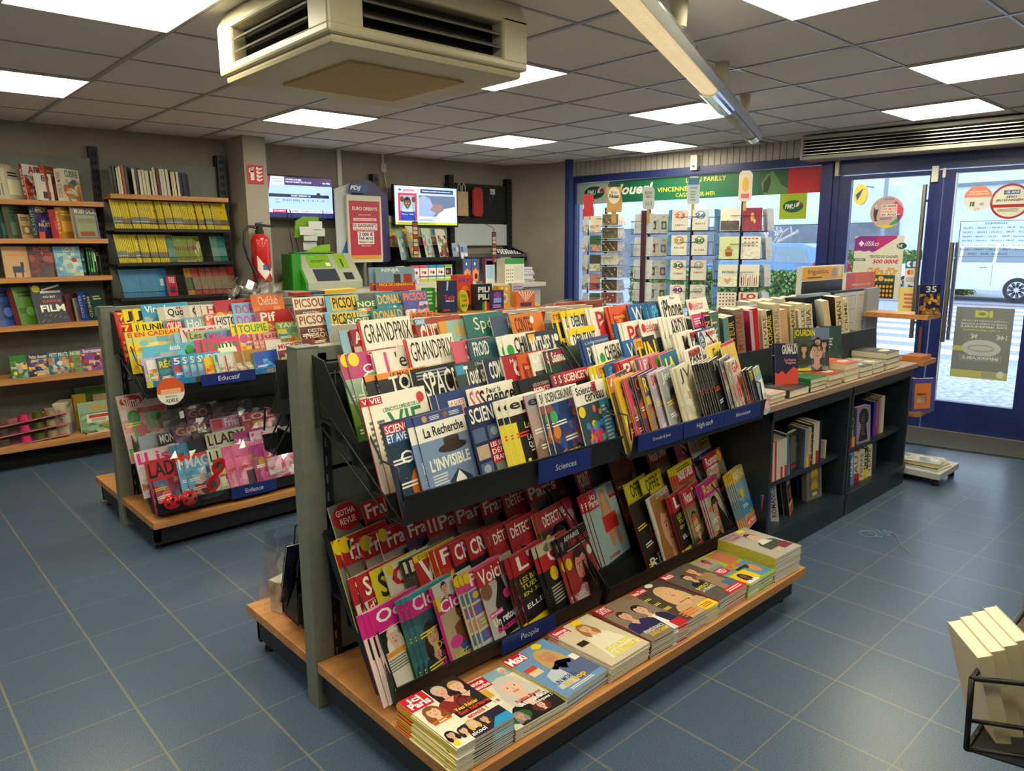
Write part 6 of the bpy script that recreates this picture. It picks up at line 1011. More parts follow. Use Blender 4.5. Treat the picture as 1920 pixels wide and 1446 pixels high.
leafset('a','upper map row',1.639,[('mapy',5,.066),('mapr',4,.062),('mapy',4,.062),('mapy',5,.062),('mapr',3,.066),('mapr',3,.055),('mapy',4,.062),('mapy',5,.066),('mapr',4,.055),('mapr',3,.062),('mapr',3,.062),('mapy',4,.062),('mapr',5,.066)],.455,'')
leafset('b','middle map row',1.386,[('mapy',6,.07),('mapr',4,.055),('mapy',2,.045),('mapr',4,.066),('mapr',4,.062),('mapr',5,.07),('mapt',4,.05),('mapg',5,.055),('mapg',4,.055),('mapg',3,.13),(None,0,.05),('mapt',5,.07)],.46,'')
leafset('c','lower map row',1.126,[('mapb',6,.072),('mapb',5,.066),('mapb',6,.075),('mapb',5,.07),(None,0,.19),('mapo',4,.06),('mapred',4,.06),('mapred',4,.055),('mapred',4,.055),('mapred',4,.055),('mapred',5,.06)],.47,'')
T('redguide','x','ITALIE','b8203a','e8d8dc',th=.4,tx=(.2,.8),p=('R',(.2,.3,.8,.8,'4a2a4a')),w=.085,h=.165,t=.012,kind='travel_guide',cat='guide',spine='a81e30'); put('redguide',(.79,2.74,1.126),8,20,'small crimson guide with dark heart shape between blue and red booklets')
T('darkthing','x',None,'24303a','fff',p=('B',['3a4a5a','5a3a3a'],6),w=.14,h=.2,t=.02,kind='storybook',cat='book')
# ---------------------------------------------------------------- gondolas (parts face -y when s=-1, +y when s=+1)
def pl(b,pts,x0,x1,m,th=.003):
    for (a,c) in zip(pts,pts[1:]):
        d=Vector((c[0]-a[0],c[1]-a[1])); 
        if d.length<1e-6: continue
        n=Vector((-d[1],d[0])).normalized()*th
        b.prism([a,c,(c[0]+n[0],c[1]+n[1]),(a[0]+n[0],a[1]+n[1])],x0,x1,'x',None,m)
def sign(par,x0,x1,y,z0,z1,t,s=-1):
    b=MB(); b.box(x0,y-.004,z0,x1,y,z1,None,SIGN); f_=Face(b,x1-x0,z1-z0,y-.0045,x0,z0); f_.txt(t,.3,.28,.7,.78,'d4d6e4',3,.0,True); return b.build('category_sign',par)
def tray(par,x0,x1,yc,yf,zf,n,dy,dz,ztop,s=-1,lip=.085,tilt=.3,plate=True,low=False,mid=None):
    """stepped magazine tray; y measured as distance from the panel plane yc"""
    Y=lambda d: yc+s*d
    D=abs(yf-yc); b=MB(); pts=[(Y(D+.012),zf+lip),(Y(D),zf)]
    for k in range(n):
        d0=D-k*dy; pts+= [(Y(d0-dy+.02),zf+k*dz)]; 
        if k<n-1: pts+=[(Y(d0-dy),zf+(k+1)*dz)]
    pts+=[(Y(.06),ztop)]
    pl(b,pts,x0,x1,BLACK); b.box(x0,min(Y(D+.0155),Y(D+.009)),zf+lip-.004,x1,max(Y(D+.0155),Y(D+.009)),zf+lip+.002,None,BLACK)
    t=b.build('magazine_tray',par)
    for xx in ([x0+.002,x1-.002]):
        if low:
            b=MB(); b.prism([(Y(.05),zf+.42),(Y(.1),zf+.4),(Y(D-.12),zf+.18),(Y(D),zf+.07),(Y(D),zf),(Y(D-.1),zf-.01),(Y(.17),zf+.22)],xx-.002,xx+.002,'x',None,BLACK); b.build('side_plate',t)
            b=MB(); b.tube([(xx,Y(.06),zf+.42),(xx,Y(.16),zf+.37),(xx,Y(D-.08),zf+.2),(xx,Y(D+.01),zf+.06)],.003,6,None,BLACK); b.build('side_wire',t)
        else:
            b=MB(); b.prism([(Y(.05),ztop+.03),(Y(.12),ztop+.02),(Y(.3),ztop-.2),(Y(.1),ztop-.17),(Y(.05),ztop-.2)],xx-.002,xx+.002,'x',None,BLACK); b.build('side_plate',t)
            b=MB(); b.tube([(xx,Y(.21),ztop),(xx,Y(D-.1),zf+.16),(xx,Y(D-.02),zf+.155),(xx,Y(D),zf+.07)],.0035,6,None,BLACK); b.build('side_wire',t)
            b=MB(); b.tube([(xx,Y(.08),zf+.28),(xx,Y(D),zf)],.0035,6,None,BLACK); b.build('side_wire',t)
            b=MB(); b.tube([(xx,Y(.08),zf+.2),(xx,Y(D-.06),zf-.01)],.0035,6,None,BLACK); b.build('side_wire',t)
            if s<0 and xx==x0+.002:
                b=MB()
                for i in range(5): b.tube([(xx+.03+i*.03,Y(.075),ztop-.02),(xx+.03+i*.03,Y(.075),ztop-.2)],.0025,5,None,BLACK)
                for q in (0,1): b.tube([(xx,Y(.075),ztop-.03-.15*q),(xx+.16,Y(.075),ztop-.03-.15*q)],.0025,5,None,BLACK)
                b.build('wire_grid',t)
    return t
def gondola(x0,xs,x1,yc,H,near,far,label,nearlip=None):
    """uprights at x0, xs.., boards reach near/far"""
    g=empty('gondola',(0,0,0)); t_=.07
    for x in [x0,x1]:
        b=MB(); b.box(x-.02,yc-.035,0,x+.05,yc+.035,H,None,GREY); b.build('end_post',g,None,None,.002)
        b=MB(); b.box(x-.022,yc-.037,H,x+.052,yc+.037,H+.004,None,GREYP); b.build('post_cap',g)
    for x in [x0+.05]+xs+[x1-.01]:
        b=MB(); b.box(x,yc-.03,.0,x+.03,yc+.03,H-.02,None,BLACK)
        for i in range(18): b.box(x+.008,yc-.0305,.1+i*.06,x+.014,yc-.03,.13+i*.06,None,STEEL)
        b.build('slotted_upright',g)
    b=MB(); b.box(x0+.05,yc-.03,H-.045,x1,yc+.03,H,None,GREY); b.build('top_rail',g,None,None,.002)
    for z0,z1 in ((.18,.44),(.455,.80),(.815,H-.05)):
        b=MB(); b.box(x0+.08,yc-.028,z0,x1-.01,yc-.02,z1,None,GREYP); b.box(x0+.08,yc+.02,z0,x1-.01,yc+.028,z1,None,GREYP); b.build('back_panel',g)
    b=MB(); b.box(x0-.015,yc-near,.13,x1,yc-.035,.165,None,WOOD); b.build('base_shelf',g,None,None,.002)
    b=MB(); b.box(x0-.015,yc+.035,.13,x1,yc+far,.165,None,WOOD); b.build('base_shelf',g,None,None,.002)
    b=MB(); b.box(x0+.0,yc-near+.05,.03,x1-.01,yc-near+.07,.129,None,BLACK); b.box(x0+.0,yc+far-.07,.03,x1-.01,yc+far-.05,.129,None,BLACK); b.box(x0+.0,yc-near+.05,.045,x0+.03,yc+far-.05,.129,None,BLACK); b.build('plinth',g)
    for xx in (x0+.03,x1-.05):
        for yy in (yc-near+.09,yc+far-.09):
            b=MB(); b.cyl((xx,yy,0),(xx,yy,.012),.022,None,12,None,BLACK); b.cyl((xx,yy,.012),(xx,yy,.05),.008,None,8,None,STEEL); b.build('foot',g)
    return tag(g,label,'shelving unit')
ROWN={}
def magrow(place,items,yb,zb,tilt,psi,gap=.0012,x0=-9,dmax=None):
    """items: (design, x of front copy, copies). Shingled copies, all turned by the same angle."""
    s_=math.sin(math.radians(psi)); px=x0; pos=0
    for (key,x,n) in items:
        d=DES[key]; dp=(d['t']+gap)/s_
        dmn=min(dp,.1); xs=[x-(n-1-k)*dmn for k in range(n)]
        if xs[0]<px: sh=px-xs[0]; xs=[v+sh for v in xs]
        ROWN[(place,key)]=ROWN.get((place,key),0)+1; rep=ROWN[(place,key)]
        for k in range(n):
            last=k==n-1; dsc=d['desc']
            if len(dsc.split())>10: print('LONG',key)
            lab=f"{dsc}, {place}" if last else f"{dsc}, hidden copy, {place}"
            if rep>1: lab=f"{dsc}, {'set' if last else 'hidden copies'} {ORD[rep-1]} from left, {place}"
            if len(lab.split())>16: lab=f"{' '.join(dsc.split()[:6])}{'' if last else ', hidden copy'}, {place}"
            put(key,(xs[k],yb,zb),tilt,psi,lab,None if last else f"hidden copies of {dsc} {place} {rep}")
        px=xs[-1]+dp
    return px
def wrap(o,w,h,y=-.012,seed=0,nx=7,nz=9):
    rn=random.Random(seed); b=MB(); P=[]
    for j in range(nz+1):
        for i in range(nx+1): P.append(((i/nx)*1.06*w-.03*w,y-.016*rn.random()*math.sin(math.pi*(.1+.8*i/nx)),(j/nz)*1.1*h-.01+.01*rn.random()))
    b.add(P,[(j*(nx+1)+i,j*(nx+1)+i+1,(j+1)*(nx+1)+i+1,(j+1)*(nx+1)+i) for j in range(nz) for i in range(nx)],None,film); return b.build('plastic_wrap',o)
# ===== front gondola
Y1=-1.285
g1=gondola(-.15,[.775],1.69,Y1,1.2,.785,.52,'grey double-sided magazine gondola in the centre foreground')
t=tray(g1,-.13,.775,Y1,-1.80,.765,5,.09,.056,1.15,-1,.085)
sign(t,.36,.60,-1.817,.775,.845,'Sciences')
t=tray(g1,.80,1.70,Y1,-1.83,.765,5,.09,.056,1.15,-1,.085)
sign(t,.815,1.08,-1.847,.792,.852,'Console & Jeux'); sign(t,1.085,1.36,-1.847,.792,.852,'High-tech'); sign(t,1.362,1.64,-1.847,.79,.85,'Informatique')
t=tray(g1,-.13,.775,Y1,-1.72,.19,4,.09,.075,.62,-1,.06,low=True)
sign(t,.27,.52,-1.737,.196,.252,'People')
t=tray(g1,.80,1.68,Y1,-1.73,.19,4,.09,.075,.62,-1,.06,low=True)
tray(g1,-.12,.775,Y1,-.93,.80,3,.11,.1,1.14,1,.05); tray(g1,-.12,.775,Y1,-1.0,.20,2,.12,.12,.52,1,.05,low=True)
r1='front row of sciences tray'; r2='second row of sciences tray'; r3='third row of sciences tray'; r4='fourth row of sciences tray'; r5='back row of sciences tray'
magrow(r1,[('avenir',-0.123,1),('recherche',-0.017,2),('defense',0.170,1),('epsbk',0.331,3),('epspk',0.409,1),('univers',0.490,2),('cerveau',0.632,1)],-1.795,.77,17,11,.0008)
magrow(r2,[('vie',-0.099,2),('corps',0.133,2),('pourla',0.274,2),('dossiers',0.470,2),('scvie',0.674,3)],-1.705,.80,17,11,.0008)
magrow(r3,[('topsecret',-0.016,2),('space',0.103,1),('savoir',0.271,1),('physique',0.394,1),('tangente',0.476,1),('stripes',0.545,1),('dossier100',0.606,1),('atomhand',0.696,2)],-1.615,.868,17,11,.0008)
magrow(r4,[('cheval4',-0.063,2),('epe',0.029,1),('grandprix',0.152,1),('pinks',0.332,1),('froid',0.401,1),('chiens',0.558,2),('mythes',0.675,1)],-1.525,.925,17,11,.0008)
magrow(r5,[('chevalb',-0.031,1),('grandprix2',0.008,1),('grandprix',0.040,1),('encych',0.254,1),('animaux',0.350,1),('sp',0.463,1),('seal',0.582,1),('contes',0.679,1)],-1.435,.985,17,11,.0008)
q1='front row of games tray'; q2='second row of games tray'; q3='third row of games tray'; q4='fourth row of computing tray'; q5='back row of computing tray'
magrow(q1,[('jeux4',0.775,1),('junior8',0.838,1),('gseries',0.889,1),('navygame',0.938,1),('purplej',0.984,1),('lightj',1.035,1),('jeuxv',1.091,1),('jv',1.207,2),('jvblack',1.429,4),('greycomic',1.511,1),('ps',1.584,2),('pc400',1.664,1),('terminal',1.708,1),('termblue',1.761,1)],-1.815,.77,17,20,.0006,.805)
magrow(q2,[('debut',0.789,2),('linux',0.847,1),('ipblue',0.891,1),('redsp',0.976,2),('iayellow',1.063,1),('pinkp',1.104,2),('gseries',1.162,1),('iayellow',1.224,1),('pareil',1.403,2),('ensemble',1.569,2),('playy',1.659,1)],-1.725,.81,17,18,.0006,.805)
magrow(q3,[('plenion',0.868,2),('chiens',0.938,2),('windows',1.095,1),('linux',1.170,1),('karen',1.453,2),('pareil',1.538,1),('iapro',1.611,1)],-1.635,.868,17,15,.0008,.805)
magrow(q4,[('debut',0.881,1),('windows',1.146,1),('pcred',1.179,2),('elektor',1.311,1),('lesrobots',1.507,3),('magenta',1.694,1)],-1.545,.925,17,13,.0008,.805)
magrow(q5,[('linux',0.875,1),('debut',0.965,2),('pcred',1.098,2),('stripes',1.218,2),('windows',1.345,1),('ipblue',1.486,2),('iphone',1.572,1),('elektor',1.782,1)],-1.455,.985,17,12,.0008,.805)
l1='front row of gossip tray'; l2='second row of gossip tray'; l3='third row of gossip tray'; l4='back row of gossip tray'
magrow(l1,[('oops',-0.124,3),('closerteal',0.008,3),('closer',0.096,1),('public',0.229,3),('voici',0.278,1),('lenq',0.433,2),('enqcr',0.561,2),('affaires',0.667,2)],-1.712,.193,20,13,.0008)
magrow(l2,[('secret',-0.109,2),('scoop',-0.059,1),('choc',-0.011,1),('bois',0.073,2),('verites',0.099,1),('femyel',0.184,2),('crim',0.244,1),('crim',0.312,1),('detec',0.415,2),('detec',0.498,1),('detecw',0.649,2)],-1.622,.268,20,13,.0008)
magrow(l3,[('franceA',-0.108,2),('franceB',-0.038,1),('franceC',0.027,1),('franceD',0.123,1),('paris',0.254,3),('paris',0.334,1),('longhair',0.456,1),('detec',0.558,1),('paris',0.681,1)],-1.532,.343,20,13,.0008)
magrow(l4,[('gotha',-0.088,1),('longhair',0.026,1),('redcover',0.221,1),('crim',0.383,1),('franceD',0.586,1),('redcover',0.811,1)],-1.442,.418,20,13,.0008)
m1='front row of lower right tray'; m2='second row of lower right tray'; m3='third row of lower right tray'
magrow(m1,[('bbblack',1.087,1),('figaro',1.198,1),('lenq',1.340,2),('nousdeux',1.425,2),('romanmag',1.570,3),('telearth',1.826,5)],-1.722,.193,20,14,.0006,.81)
magrow(m2,[('icibb',0.914,3),('wrapyel',1.145,1),('wrapyel',1.251,1),('nousyel',1.493,3),('romanphoto',1.721,1)],-1.632,.268,20,13,.0008)
magrow(m3,[('pov',0.946,1),('redcover',1.157,1),('nousdeux',1.406,1),('pinks',1.615,1),('notretps',1.726,1)],-1.542,.343,20,13,.0008)
# magazines facing the far side: their top edges show above the rail
T('farm','magazine','',  'c8b8a8','fff',th=.2,p=('B',['a85a4a','5a7a9a','d8c8a0'],7),spine='c8303a')
T('farm2','magazine','',  '6a5a6a','fff',th=.2,p=('B',['a85a8a','5a7a9a','d8c8a0'],7),spine='e0d8c8',back='b83a2a')
for i in range(26):
    k='farm2' if i%5==3 else 'farm'; o=put(k,(.12+i*.040,-1.205,1.00-.01*(i%3)),16,180-10,None); o.location=(.22+i*.041,-1.19+.0,.99-.006*(i%4)); tag(o,'magazine facing the far aisle, only its pale top edge shows over the rail','magazine','magazines facing the far aisle')
for i in range(10):
    o=put('farm2' if i%4==1 else 'farm',(.5+i*.055,-1.10,.93),16,170,None); tag(o,'magazine in the second far-facing row, mostly hidden behind the front gondola','magazine','second far-facing magazine row')
T('farwrap','x','', 'a83a2a','fff',th=.2,p=('B',['e8a02a','3a4a5a'],8),w=.3,h=.22,t=.01,kind='wrapped_comic',cat='comic',back='b8402a')
o=put('farwrap',(1.38,-1.14,1.05),14,178,'large red and orange wrapped comic sticking up behind the top rail'); wrap(o,.3,.22,.03,5)
o=put('farwrap',(1.05,-1.135,1.04),14,178,'red wrapped comic left of the larger one behind the top rail'); wrap(o,.3,.22,.03,9)
# far-side things seen left of the post
T('navywrap','x','', '1a2350','fff',th=.1,p=('R',(.2,.2,.9,.75,'c8c0b0'),(.1,.85,.6,.95,'b8b8b8')),w=.2,h=.26,t=.01,kind='wrapped_magazine',cat='magazine',back='1a2350')
o=put('navywrap',(.06,-1.02,.26),22,176,'navy magazine in clear bag on the far side of front gondola'); wrap(o,.26,.3,.03,2); wrap(o,.26,.3,-.02,3)
b=MB(); b.box(0,0,0,.11,.06,.12,'e0dcd0',PAPER); b.box(.004,-.001,.005,.106,0,.115,'1c2048'); b.box(-.001,.004,.005,0,.056,.115,'c8b8a0'); o=b.build('card_box',None,(-.10,-.93,.166)); o.rotation_euler=(0,0,.3); tag(o,'small white and navy boxed card set on the wooden base','box')
T('leaflet','x','', 'd8c8b0','fff',th=.1,w=.21,h=.24,t=.002,kind='flyer',cat='flyer'); DES['leaflet']['fn']=lambda c:(c.rect(0,0,1,1,'d8c8b0',1),c.rect(0,0,1,.5,'c8302c',2),c.txt('7,99',.2,.36,.95,.6,'f0c81a',6,.03),c.ell(.5,.8,.2,.06,'a83a2a',3),c.rect(.1,.05,.8,.1,'e8d8d0',4))
o=put('leaflet',(.10,-.92,.169),flat=math.pi+.15); tag(o,'red and cream price flyer lying on the far wooden base','flyer')
b=MB(); b.box(0,0,0,.16,.004,.15,'bdbca0'); b.box(.06,.005,.0,.2,.009,.13,'1c1c1e'); o=b.build('notebook',None,(-.09,-1.13,1.02)); o.rotation_euler=(.2,0,math.pi); o.location=(.06,-1.12,1.01); tag(o,'pale green and black notebooks in the far upper tray','notebook')
# flat piles along the base board
base=.166
pn=['iciparis','francedim','maxi','femme','pointdevue','nousflat','match','y1976','notretemps']
px_=[-.16,.042,.243,.446,.648,.850,1.052,1.255,1.462]; cn=[17,7,9,12,13,12,13,12,15]; ang=[0,-.03,.06,.02,-.04,0,.02,0,-.03]
rn=random.Random(2)
for k,(nm_,x,n,a) in enumerate(zip(pn,px_,cn,ang)):
    DES[nm_]['w']=.198; DES[nm_]['h']=.268; t_=DES[nm_]['t']
    for i in range(n):
        top=i==n-1; dx=(n-1-i)*.0006; o=put(nm_,(x-dx+(0 if top else rn.uniform(-.002,.002)),-2.052+(0 if top else rn.uniform(-.003,.003)),base+(i+1)*(t_+.0013)),flat=a+(0 if top else rn.uniform(-.012,.012)))
        tag(o,f"{DES[nm_]['desc']}, "+('top copy of pile' if top else 'lower copy in its pile'),'magazine',None if top else f'lower copies of pile {nm_}')
# ===== second gondola (children)
Y2=.935
g2=gondola(-.135,[.80],1.72,Y2,1.2,.565,.5,'grey double-sided children\'s magazine gondola behind the first')
t=tray(g2,-.115,.80,Y2,.395,.785,5,.085,.052,1.15,-1,.07)
b=MB(); b.box(-.115,.372,.842,.80,.379,.872,'2a7ab0'); f_=Face(b,.915,.03,.3715,-.115,.842); f_.txt('DES GRANDS',.66,.2,.8,.8,'e8823a',3,.02); f_.txt('JEUX',.82,.2,.88,.8,'d8e0e8',3,.02); f_.rect(0,0,.03,1,'c8c83a',2); f_.rect(.25,.1,.32,.9,'5a3a20',2); b.build('blue_shelf_strip',t)
sign(t,.14,.42,.370,.818,.875,'Educatif')
b=MB(); f_=Face(b,.13,.13,.3695,-.075,.745); f_.ell(.5,.5,.5,.5,'e8e4dc',1,28); f_.poly([(.02,.45),(.0,.7),(.12,.9),(.3,1.02),(.6,1.04),(.85,.9),(1,.7),(.98,.45)],'d8582a',2); f_.rect(.14,.42,.86,.62,'e8b48a',3); f_.txt('MORTELLE',.3,.3,.7,.36,'3a3a3a',4); f_.txt('ADÈLE',.28,.1,.74,.27,'1c1c1c',4); b.build('round_badge',t)
t=tray(g2,.82,1.70,Y2,.395,.785,5,.085,.052,1.15,-1,.07)
t=tray(g2,-.115,.80,Y2,.40,.19,4,.1,.07,.62,-1,.06,low=True)
sign(t,.25,.50,.384,.19,.25,'Enfance')
t=tray(g2,.82,1.70,Y2,.40,.19,4,.1,.07,.62,-1,.06,low=True)
K='b8c8d8'
def kid(key,desc,title,bg,tc,cols,h=.2,w=.17,t=.005,band=None,th=.26,n=9,**k): T(key,desc,title,bg,tc,band=band,th=th,p=('B',cols,n),h=h,w=w,t=t,kind='children_magazine',cat='magazine',**k)
kid('k_lil','lilac activity booklet','','b8a0c8','fff',['8a6ab0','d8c8e0'],h=.19,w=.11)
kid('k_or','white booklet with bright toys','','dcdcd8','fff',['e87a2a','4a9a3a','e8c83a','3a6ab0'],h=.18,w=.12)
kid('k_rec','teal puzzle book with winter figure','RÉCRÉ','1f6a78','e8c81a',['3a8a90','d8402a','e8d8c8','2a5a68'],h=.185,w=.145,t=.008,th=.32,spine='1a5a78')
kid('k_500','royal blue number puzzle book','500','2a6ab8','e8e4dc',['4a8ad8','1c4a8a','c8402a'],h=.185,w=.14,t=.012,spine='3a8ad0')
kid('k_sud','sky blue puzzle book with coral circle','SUDO','3a9ac8','f0f0e8',['6ab8d8','e86a6a','e8d8c8'],h=.185,w=.15,t=.01,spine='2a80b8',badge=('d84a5a',.35,.35,.2))
kid('k_yel','yellow and red pocket book','','e8c01a','fff',['c82a2a','e8a01a'],h=.165,w=.1,t=.014,spine='e0a81a')
kid('k_les','pale aqua game book','Les','a8d0cc','3a8a8a',['c8e0dc','5aa8a8','e8c8b0'],h=.18,w=.14,th=.3)
kid('k_str','red and white striped pocket book','','d8d4cc','fff',['c83a3a','5a9a5a','c83a3a'],h=.165,w=.1,t=.012,spine='c84a4a')
kid('k_gold','gold foil card album','','a8783a','fff',['c89a4a','5a3a2a','d8c8b0'],h=.18,w=.12,t=.014,spine='d8c8a8')
kid('k_holo','emerald and blue holographic card box','','2a58b8','c8e8f8',['3a8ae8','1a3a98','5ab8e8','2ac8a0'],h=.165,w=.18,t=.03,spine='2a9a80',n=14)
kid('k_navyb','small navy shiny card box','','1c2a78','c8e8f8',['3a5ac8','8a9ae8'],h=.09,w=.13,t=.02,spine='2a3a88')
kid('k_jaime','pink laughing children\'s magazine',"J'aime",'d83a78','3a8a3a',['e86aa0','e8e8d8','f0c8d8'],h=.2,w=.22,th=.4,spine='d03070',badge=('e8ecd8',.62,.6,.26),sub=[('rire','3a8a3a',.4,.42,.85,.58)])
kid('k_arch','wide sky blue arched header board','écob','5ab0d0','f0e8e8',['3a5a7a','d8e0e0','8a5a3a'],h=.19,w=.28,t=.004,th=.2,tx=(.5,.7),badge=('4aa84a',.88,.8,.08))
kid('k_witch','white and pink witch magazine','WITCH','dccfd4','c8285a',['b86a98','e8d8e0','8a6ab0'],h=.21,w=.25,th=.36,spine='c83a4a')
kid('k_cad','yellow Christmas gift magazine','EN CADEAU','e8c42a','c8302a',['d8582a','7ab8c8','c8d8a0','f0e0a0'],h=.21,w=.26,th=.16,spine='5a9a2a')
kid('k_house','blue magazine with small wooden house','','8ac0d8','fff',['b87a4a','e8e8e8'],h=.19,w=.12)
kid('k_cont','sage green tales magazine','Les contes','a0b888','7a3a3a',['c8d0a8','e8dcb8'],h=.19,w=.24,th=.26,spine='8aa878')
kid('k_mini','blue early reader with pink capitals','MINI-LOUP','4a90c8','c8285a',['d8582a','7ab8e0','3a6aa0'],h=.18,w=.2,th=.3,sub=[('50','d8402a',.2,.5,.4,.62)])
kid('k_toup','yellow toddler magazine with rounded letters','TOUPIE','e8cc1a','3a8a3a',['8a6ab0','d8508a','e87a2a'],h=.21,w=.2,th=.3,spine='d85a1e',badge=('c84a8a',.15,.6,.13))
kid('k_juli','red and peach booklet','Juli','d89a98','a83a5a',['e8b8b0','c87ab0'],h=.15,w=.13,th=.34,spine='c8302a')
kid('k_yat','green wrapped comic with yellow panel','YAKARI','7a9a4a','d8e0d0',['e8cc2a','3a8a98','d8702a'],h=.2,w=.22,th=.2)
kid('k_mick','brown wrapped comic with white name plate','MICKEY','4a2424','c8282a',['8a2a2a','3a5a7a','c8a87a'],h=.2,w=.2,th=.2,band='dcd8d0',spine='dcd8d0')
kid('k_seven','red and yellow booklet with numeral','7','c8282a','e8c81a',['e8a01a','e8c83a'],h=.19,w=.14,th=.3,tx=(.1,.4))
kid('k_juni','yellow junior science magazine','JUNIOR','e8d21a','1c1c1c',['3a9ab8','c85a2a','7ac0c8'],h=.19,w=.2,th=.34,spine='e8d21a')
kid('k_okapi','blue magazine with red shield title','OKAPI','4a90b8','f0e8e8',['7ab0d0','c8d8e0'],h=.19,w=.19,th=.34,deco=lambda c:c.ell(.3,.84,.28,.16,'c8283a',5),tx=(.1,.5))
kid('k_win','pale green and blue holiday magazine','Holiday','8aa8b8','e0e8d8',['6a8ab0','5a8a4a','d8d8c8'],h=.2,w=.2,th=.4)
kid('k_poi','orange red magazine with pale letters','POI','d8482a','f0d8c8',['e88a5a','c8384a'],h=.21,w=.16,th=.2,badge=('e8b01a',.6,.88,.2))
kid('k_hist','white and blue history magazine','HISTOIRE','4a98b8','2a2a2a',['e8d8a0','3a6a98'],h=.2,w=.2,th=.34,band='dcd8cc',sub=[('ÉGYPTE','e8d02a',.2,.4,.9,.54)])
kid('k_dora','sky blue explorer magazine','DORA','6ab0d8','c83a8a',['4a8a3a','e8a02a','a85ab0'],h=.2,w=.2,th=.4,tx=(.1,.9))
kid('k_pif','red comic with white slanted title','Pif','b82a2a','f0ece4',['8a1e22','e8d02a','c8504a'],h=.21,w=.25,th=.36,tx=(.1,.5),spine='9aa0a8',sub=[("L'OVNI",'f0ece4',.4,.28,.9,.42)])
kid('k_ju','yellow magazine with black letters','JU','e8cc1a','1c1c1c',['d8702a','3a9a4a'],h=.2,w=.15,th=.4)
kid('k_vir','bright blue magazine with white title','Virgule','3a98c0','e8f0f4',['2a78a8','c8d8e0'],h=.22,w=.26,th=.3,tx=(.06,.6))
kid('k_quo','white newspaper with bold black title','Quotidien','dcd8d0','1c1c1c',['c84a3a','5a8ab0','d8b87a'],h=.2,w=.26,th=.34,tx=(.2,.98),sub=[('Mon','c8302a',.4,.92,.65,.99)],deco=lambda c:c.rect(.0,.66,.14,1,'c8beb4',5))
kid('k_hred','white magazine with red strips','H','d8d0cc','b82a3a',['c83a4a','e8d8d0'],h=.2,w=.16,th=.3,tx=(.2,.5),spine='c8304a')
kid('k_redb','crimson magazine with black bar','Junior','b81e3a','2a1414',['8a1428','e8c83a'],h=.22,w=.26,th=.3,tx=(.5,.9))
kid('k_chef','orange recipe magazine for children','Chefclub','d8682a','f0d8c8',['e8a05a','c8482a'],h=.24,w=.22,th=.3,tx=(.2,.8),bold=0)
kid('k_dest','brown and cream gothic comic','PICSOU','5a1e1c','8a2a1a',['8a3a2a','2a1414','c89a4a'],h=.24,w=.22,th=.3,band='d8ccb4',sub=[('DESTIN','e0d0b8',.25,.56,.75,.64),('PICSOU','e0d0b8',.15,.42,.9,.54)],n=6)
kid('k_tres','pale blue comic with gold title plate','PICSOU','6aacd0','1c1c1c',['4a88b8','e8c83a','c8d8e0'],h=.24,w=.25,th=.4,deco=lambda c:(c.rect(.15,.62,.95,.98,'d8b83a',5)),tx=(.2,.9),spine='3a3a7a')
kid('k_xmas','green and red Christmas comic','NOEL','3a7a3a','e8e0d8',['c82a2a','e8c8a0','1c4a24'],h=.2,w=.2,th=.24)
kid('k_don','teal comic with big yellow title','DONALD','2a7a90','e8b01a',['3a98a8','e8a03a','c8d8d0'],h=.24,w=.25,th=.36,tx=(.06,.97))
kid('k_pur','purple and orange comic','PICSOU','4a4a98','e8702a',['e87a2a','d8d8e0','3a3a7a'],h=.24,w=.22,th=.3)
kid('k_orn','orange comic spine pile with black letters','AVENTURE','e8782a','1c2a3a',['2a5a7a','e8a03a'],h=.2,w=.2,th=.24)
a='front row of children\'s tray'
magrow(a,[('k_lil',-0.099,1),('k_or',-0.077,1),('k_rec',-0.027,1),('k_500',0.043,1),('k_sud',0.120,3),('k_yel',0.187,1),('k_les',0.220,1),('k_str',0.279,2),('k_gold',0.372,2),('k_holo',0.450,1),('k_mick',0.596,1)],.405,.79,14,17,.0008)
a='second row of children\'s tray'
magrow(a,[('k_arch',-0.077,1),('k_jaime',0.213,2),('k_navyb',0.330,1),('k_navyb',0.399,1),('k_str',0.496,1)],.463,.84,14,11)
a='third row of children\'s tray'
magrow(a,[('k_cad',-0.091,2),('k_house',0.107,1),('k_witch',0.019,1),('k_cont',0.171,1),('k_mini',0.271,1),('k_toup',0.436,2),('k_juli',0.546,2),('k_yat',0.662,1)],.545,.89,14,11)
a='fourth row of children\'s tray'
magrow(a,[('k_seven',-0.128,1),('k_juni',-0.032,2),('k_okapi',0.086,1),('k_win',0.195,1),('k_poi',0.302,1),('k_hist',0.352,1),('k_dora',0.457,1),('k_pif',0.589,1)],.63,.945,14,11)
a='back row of children\'s tray'
magrow(a,[('k_seven',-0.118,1),('k_ju',-0.077,1),('k_ju',-0.029,1),('k_vir',0.015,1),('k_quo',0.092,1),('k_quo',0.222,1),('k_hred',0.319,2),('k_redb',0.394,1),('k_dora',0.489,1),('k_chef',0.607,1)],.72,1.0,14,11)
a='front row of comics tray'
magrow(a,[('k_dest',0.729,1),('k_tres',0.900,1),('k_xmas',1.028,1),('k_don',1.207,1),('k_orn',1.483,1)],.408,.90,14,8)
a='second row of comics tray'
magrow(a,[('k_dest',0.775,1),('k_tres',0.979,1),('k_xmas',1.181,1),('k_don',1.325,1),('k_pur',1.523,1)],.545,.985,14,8)
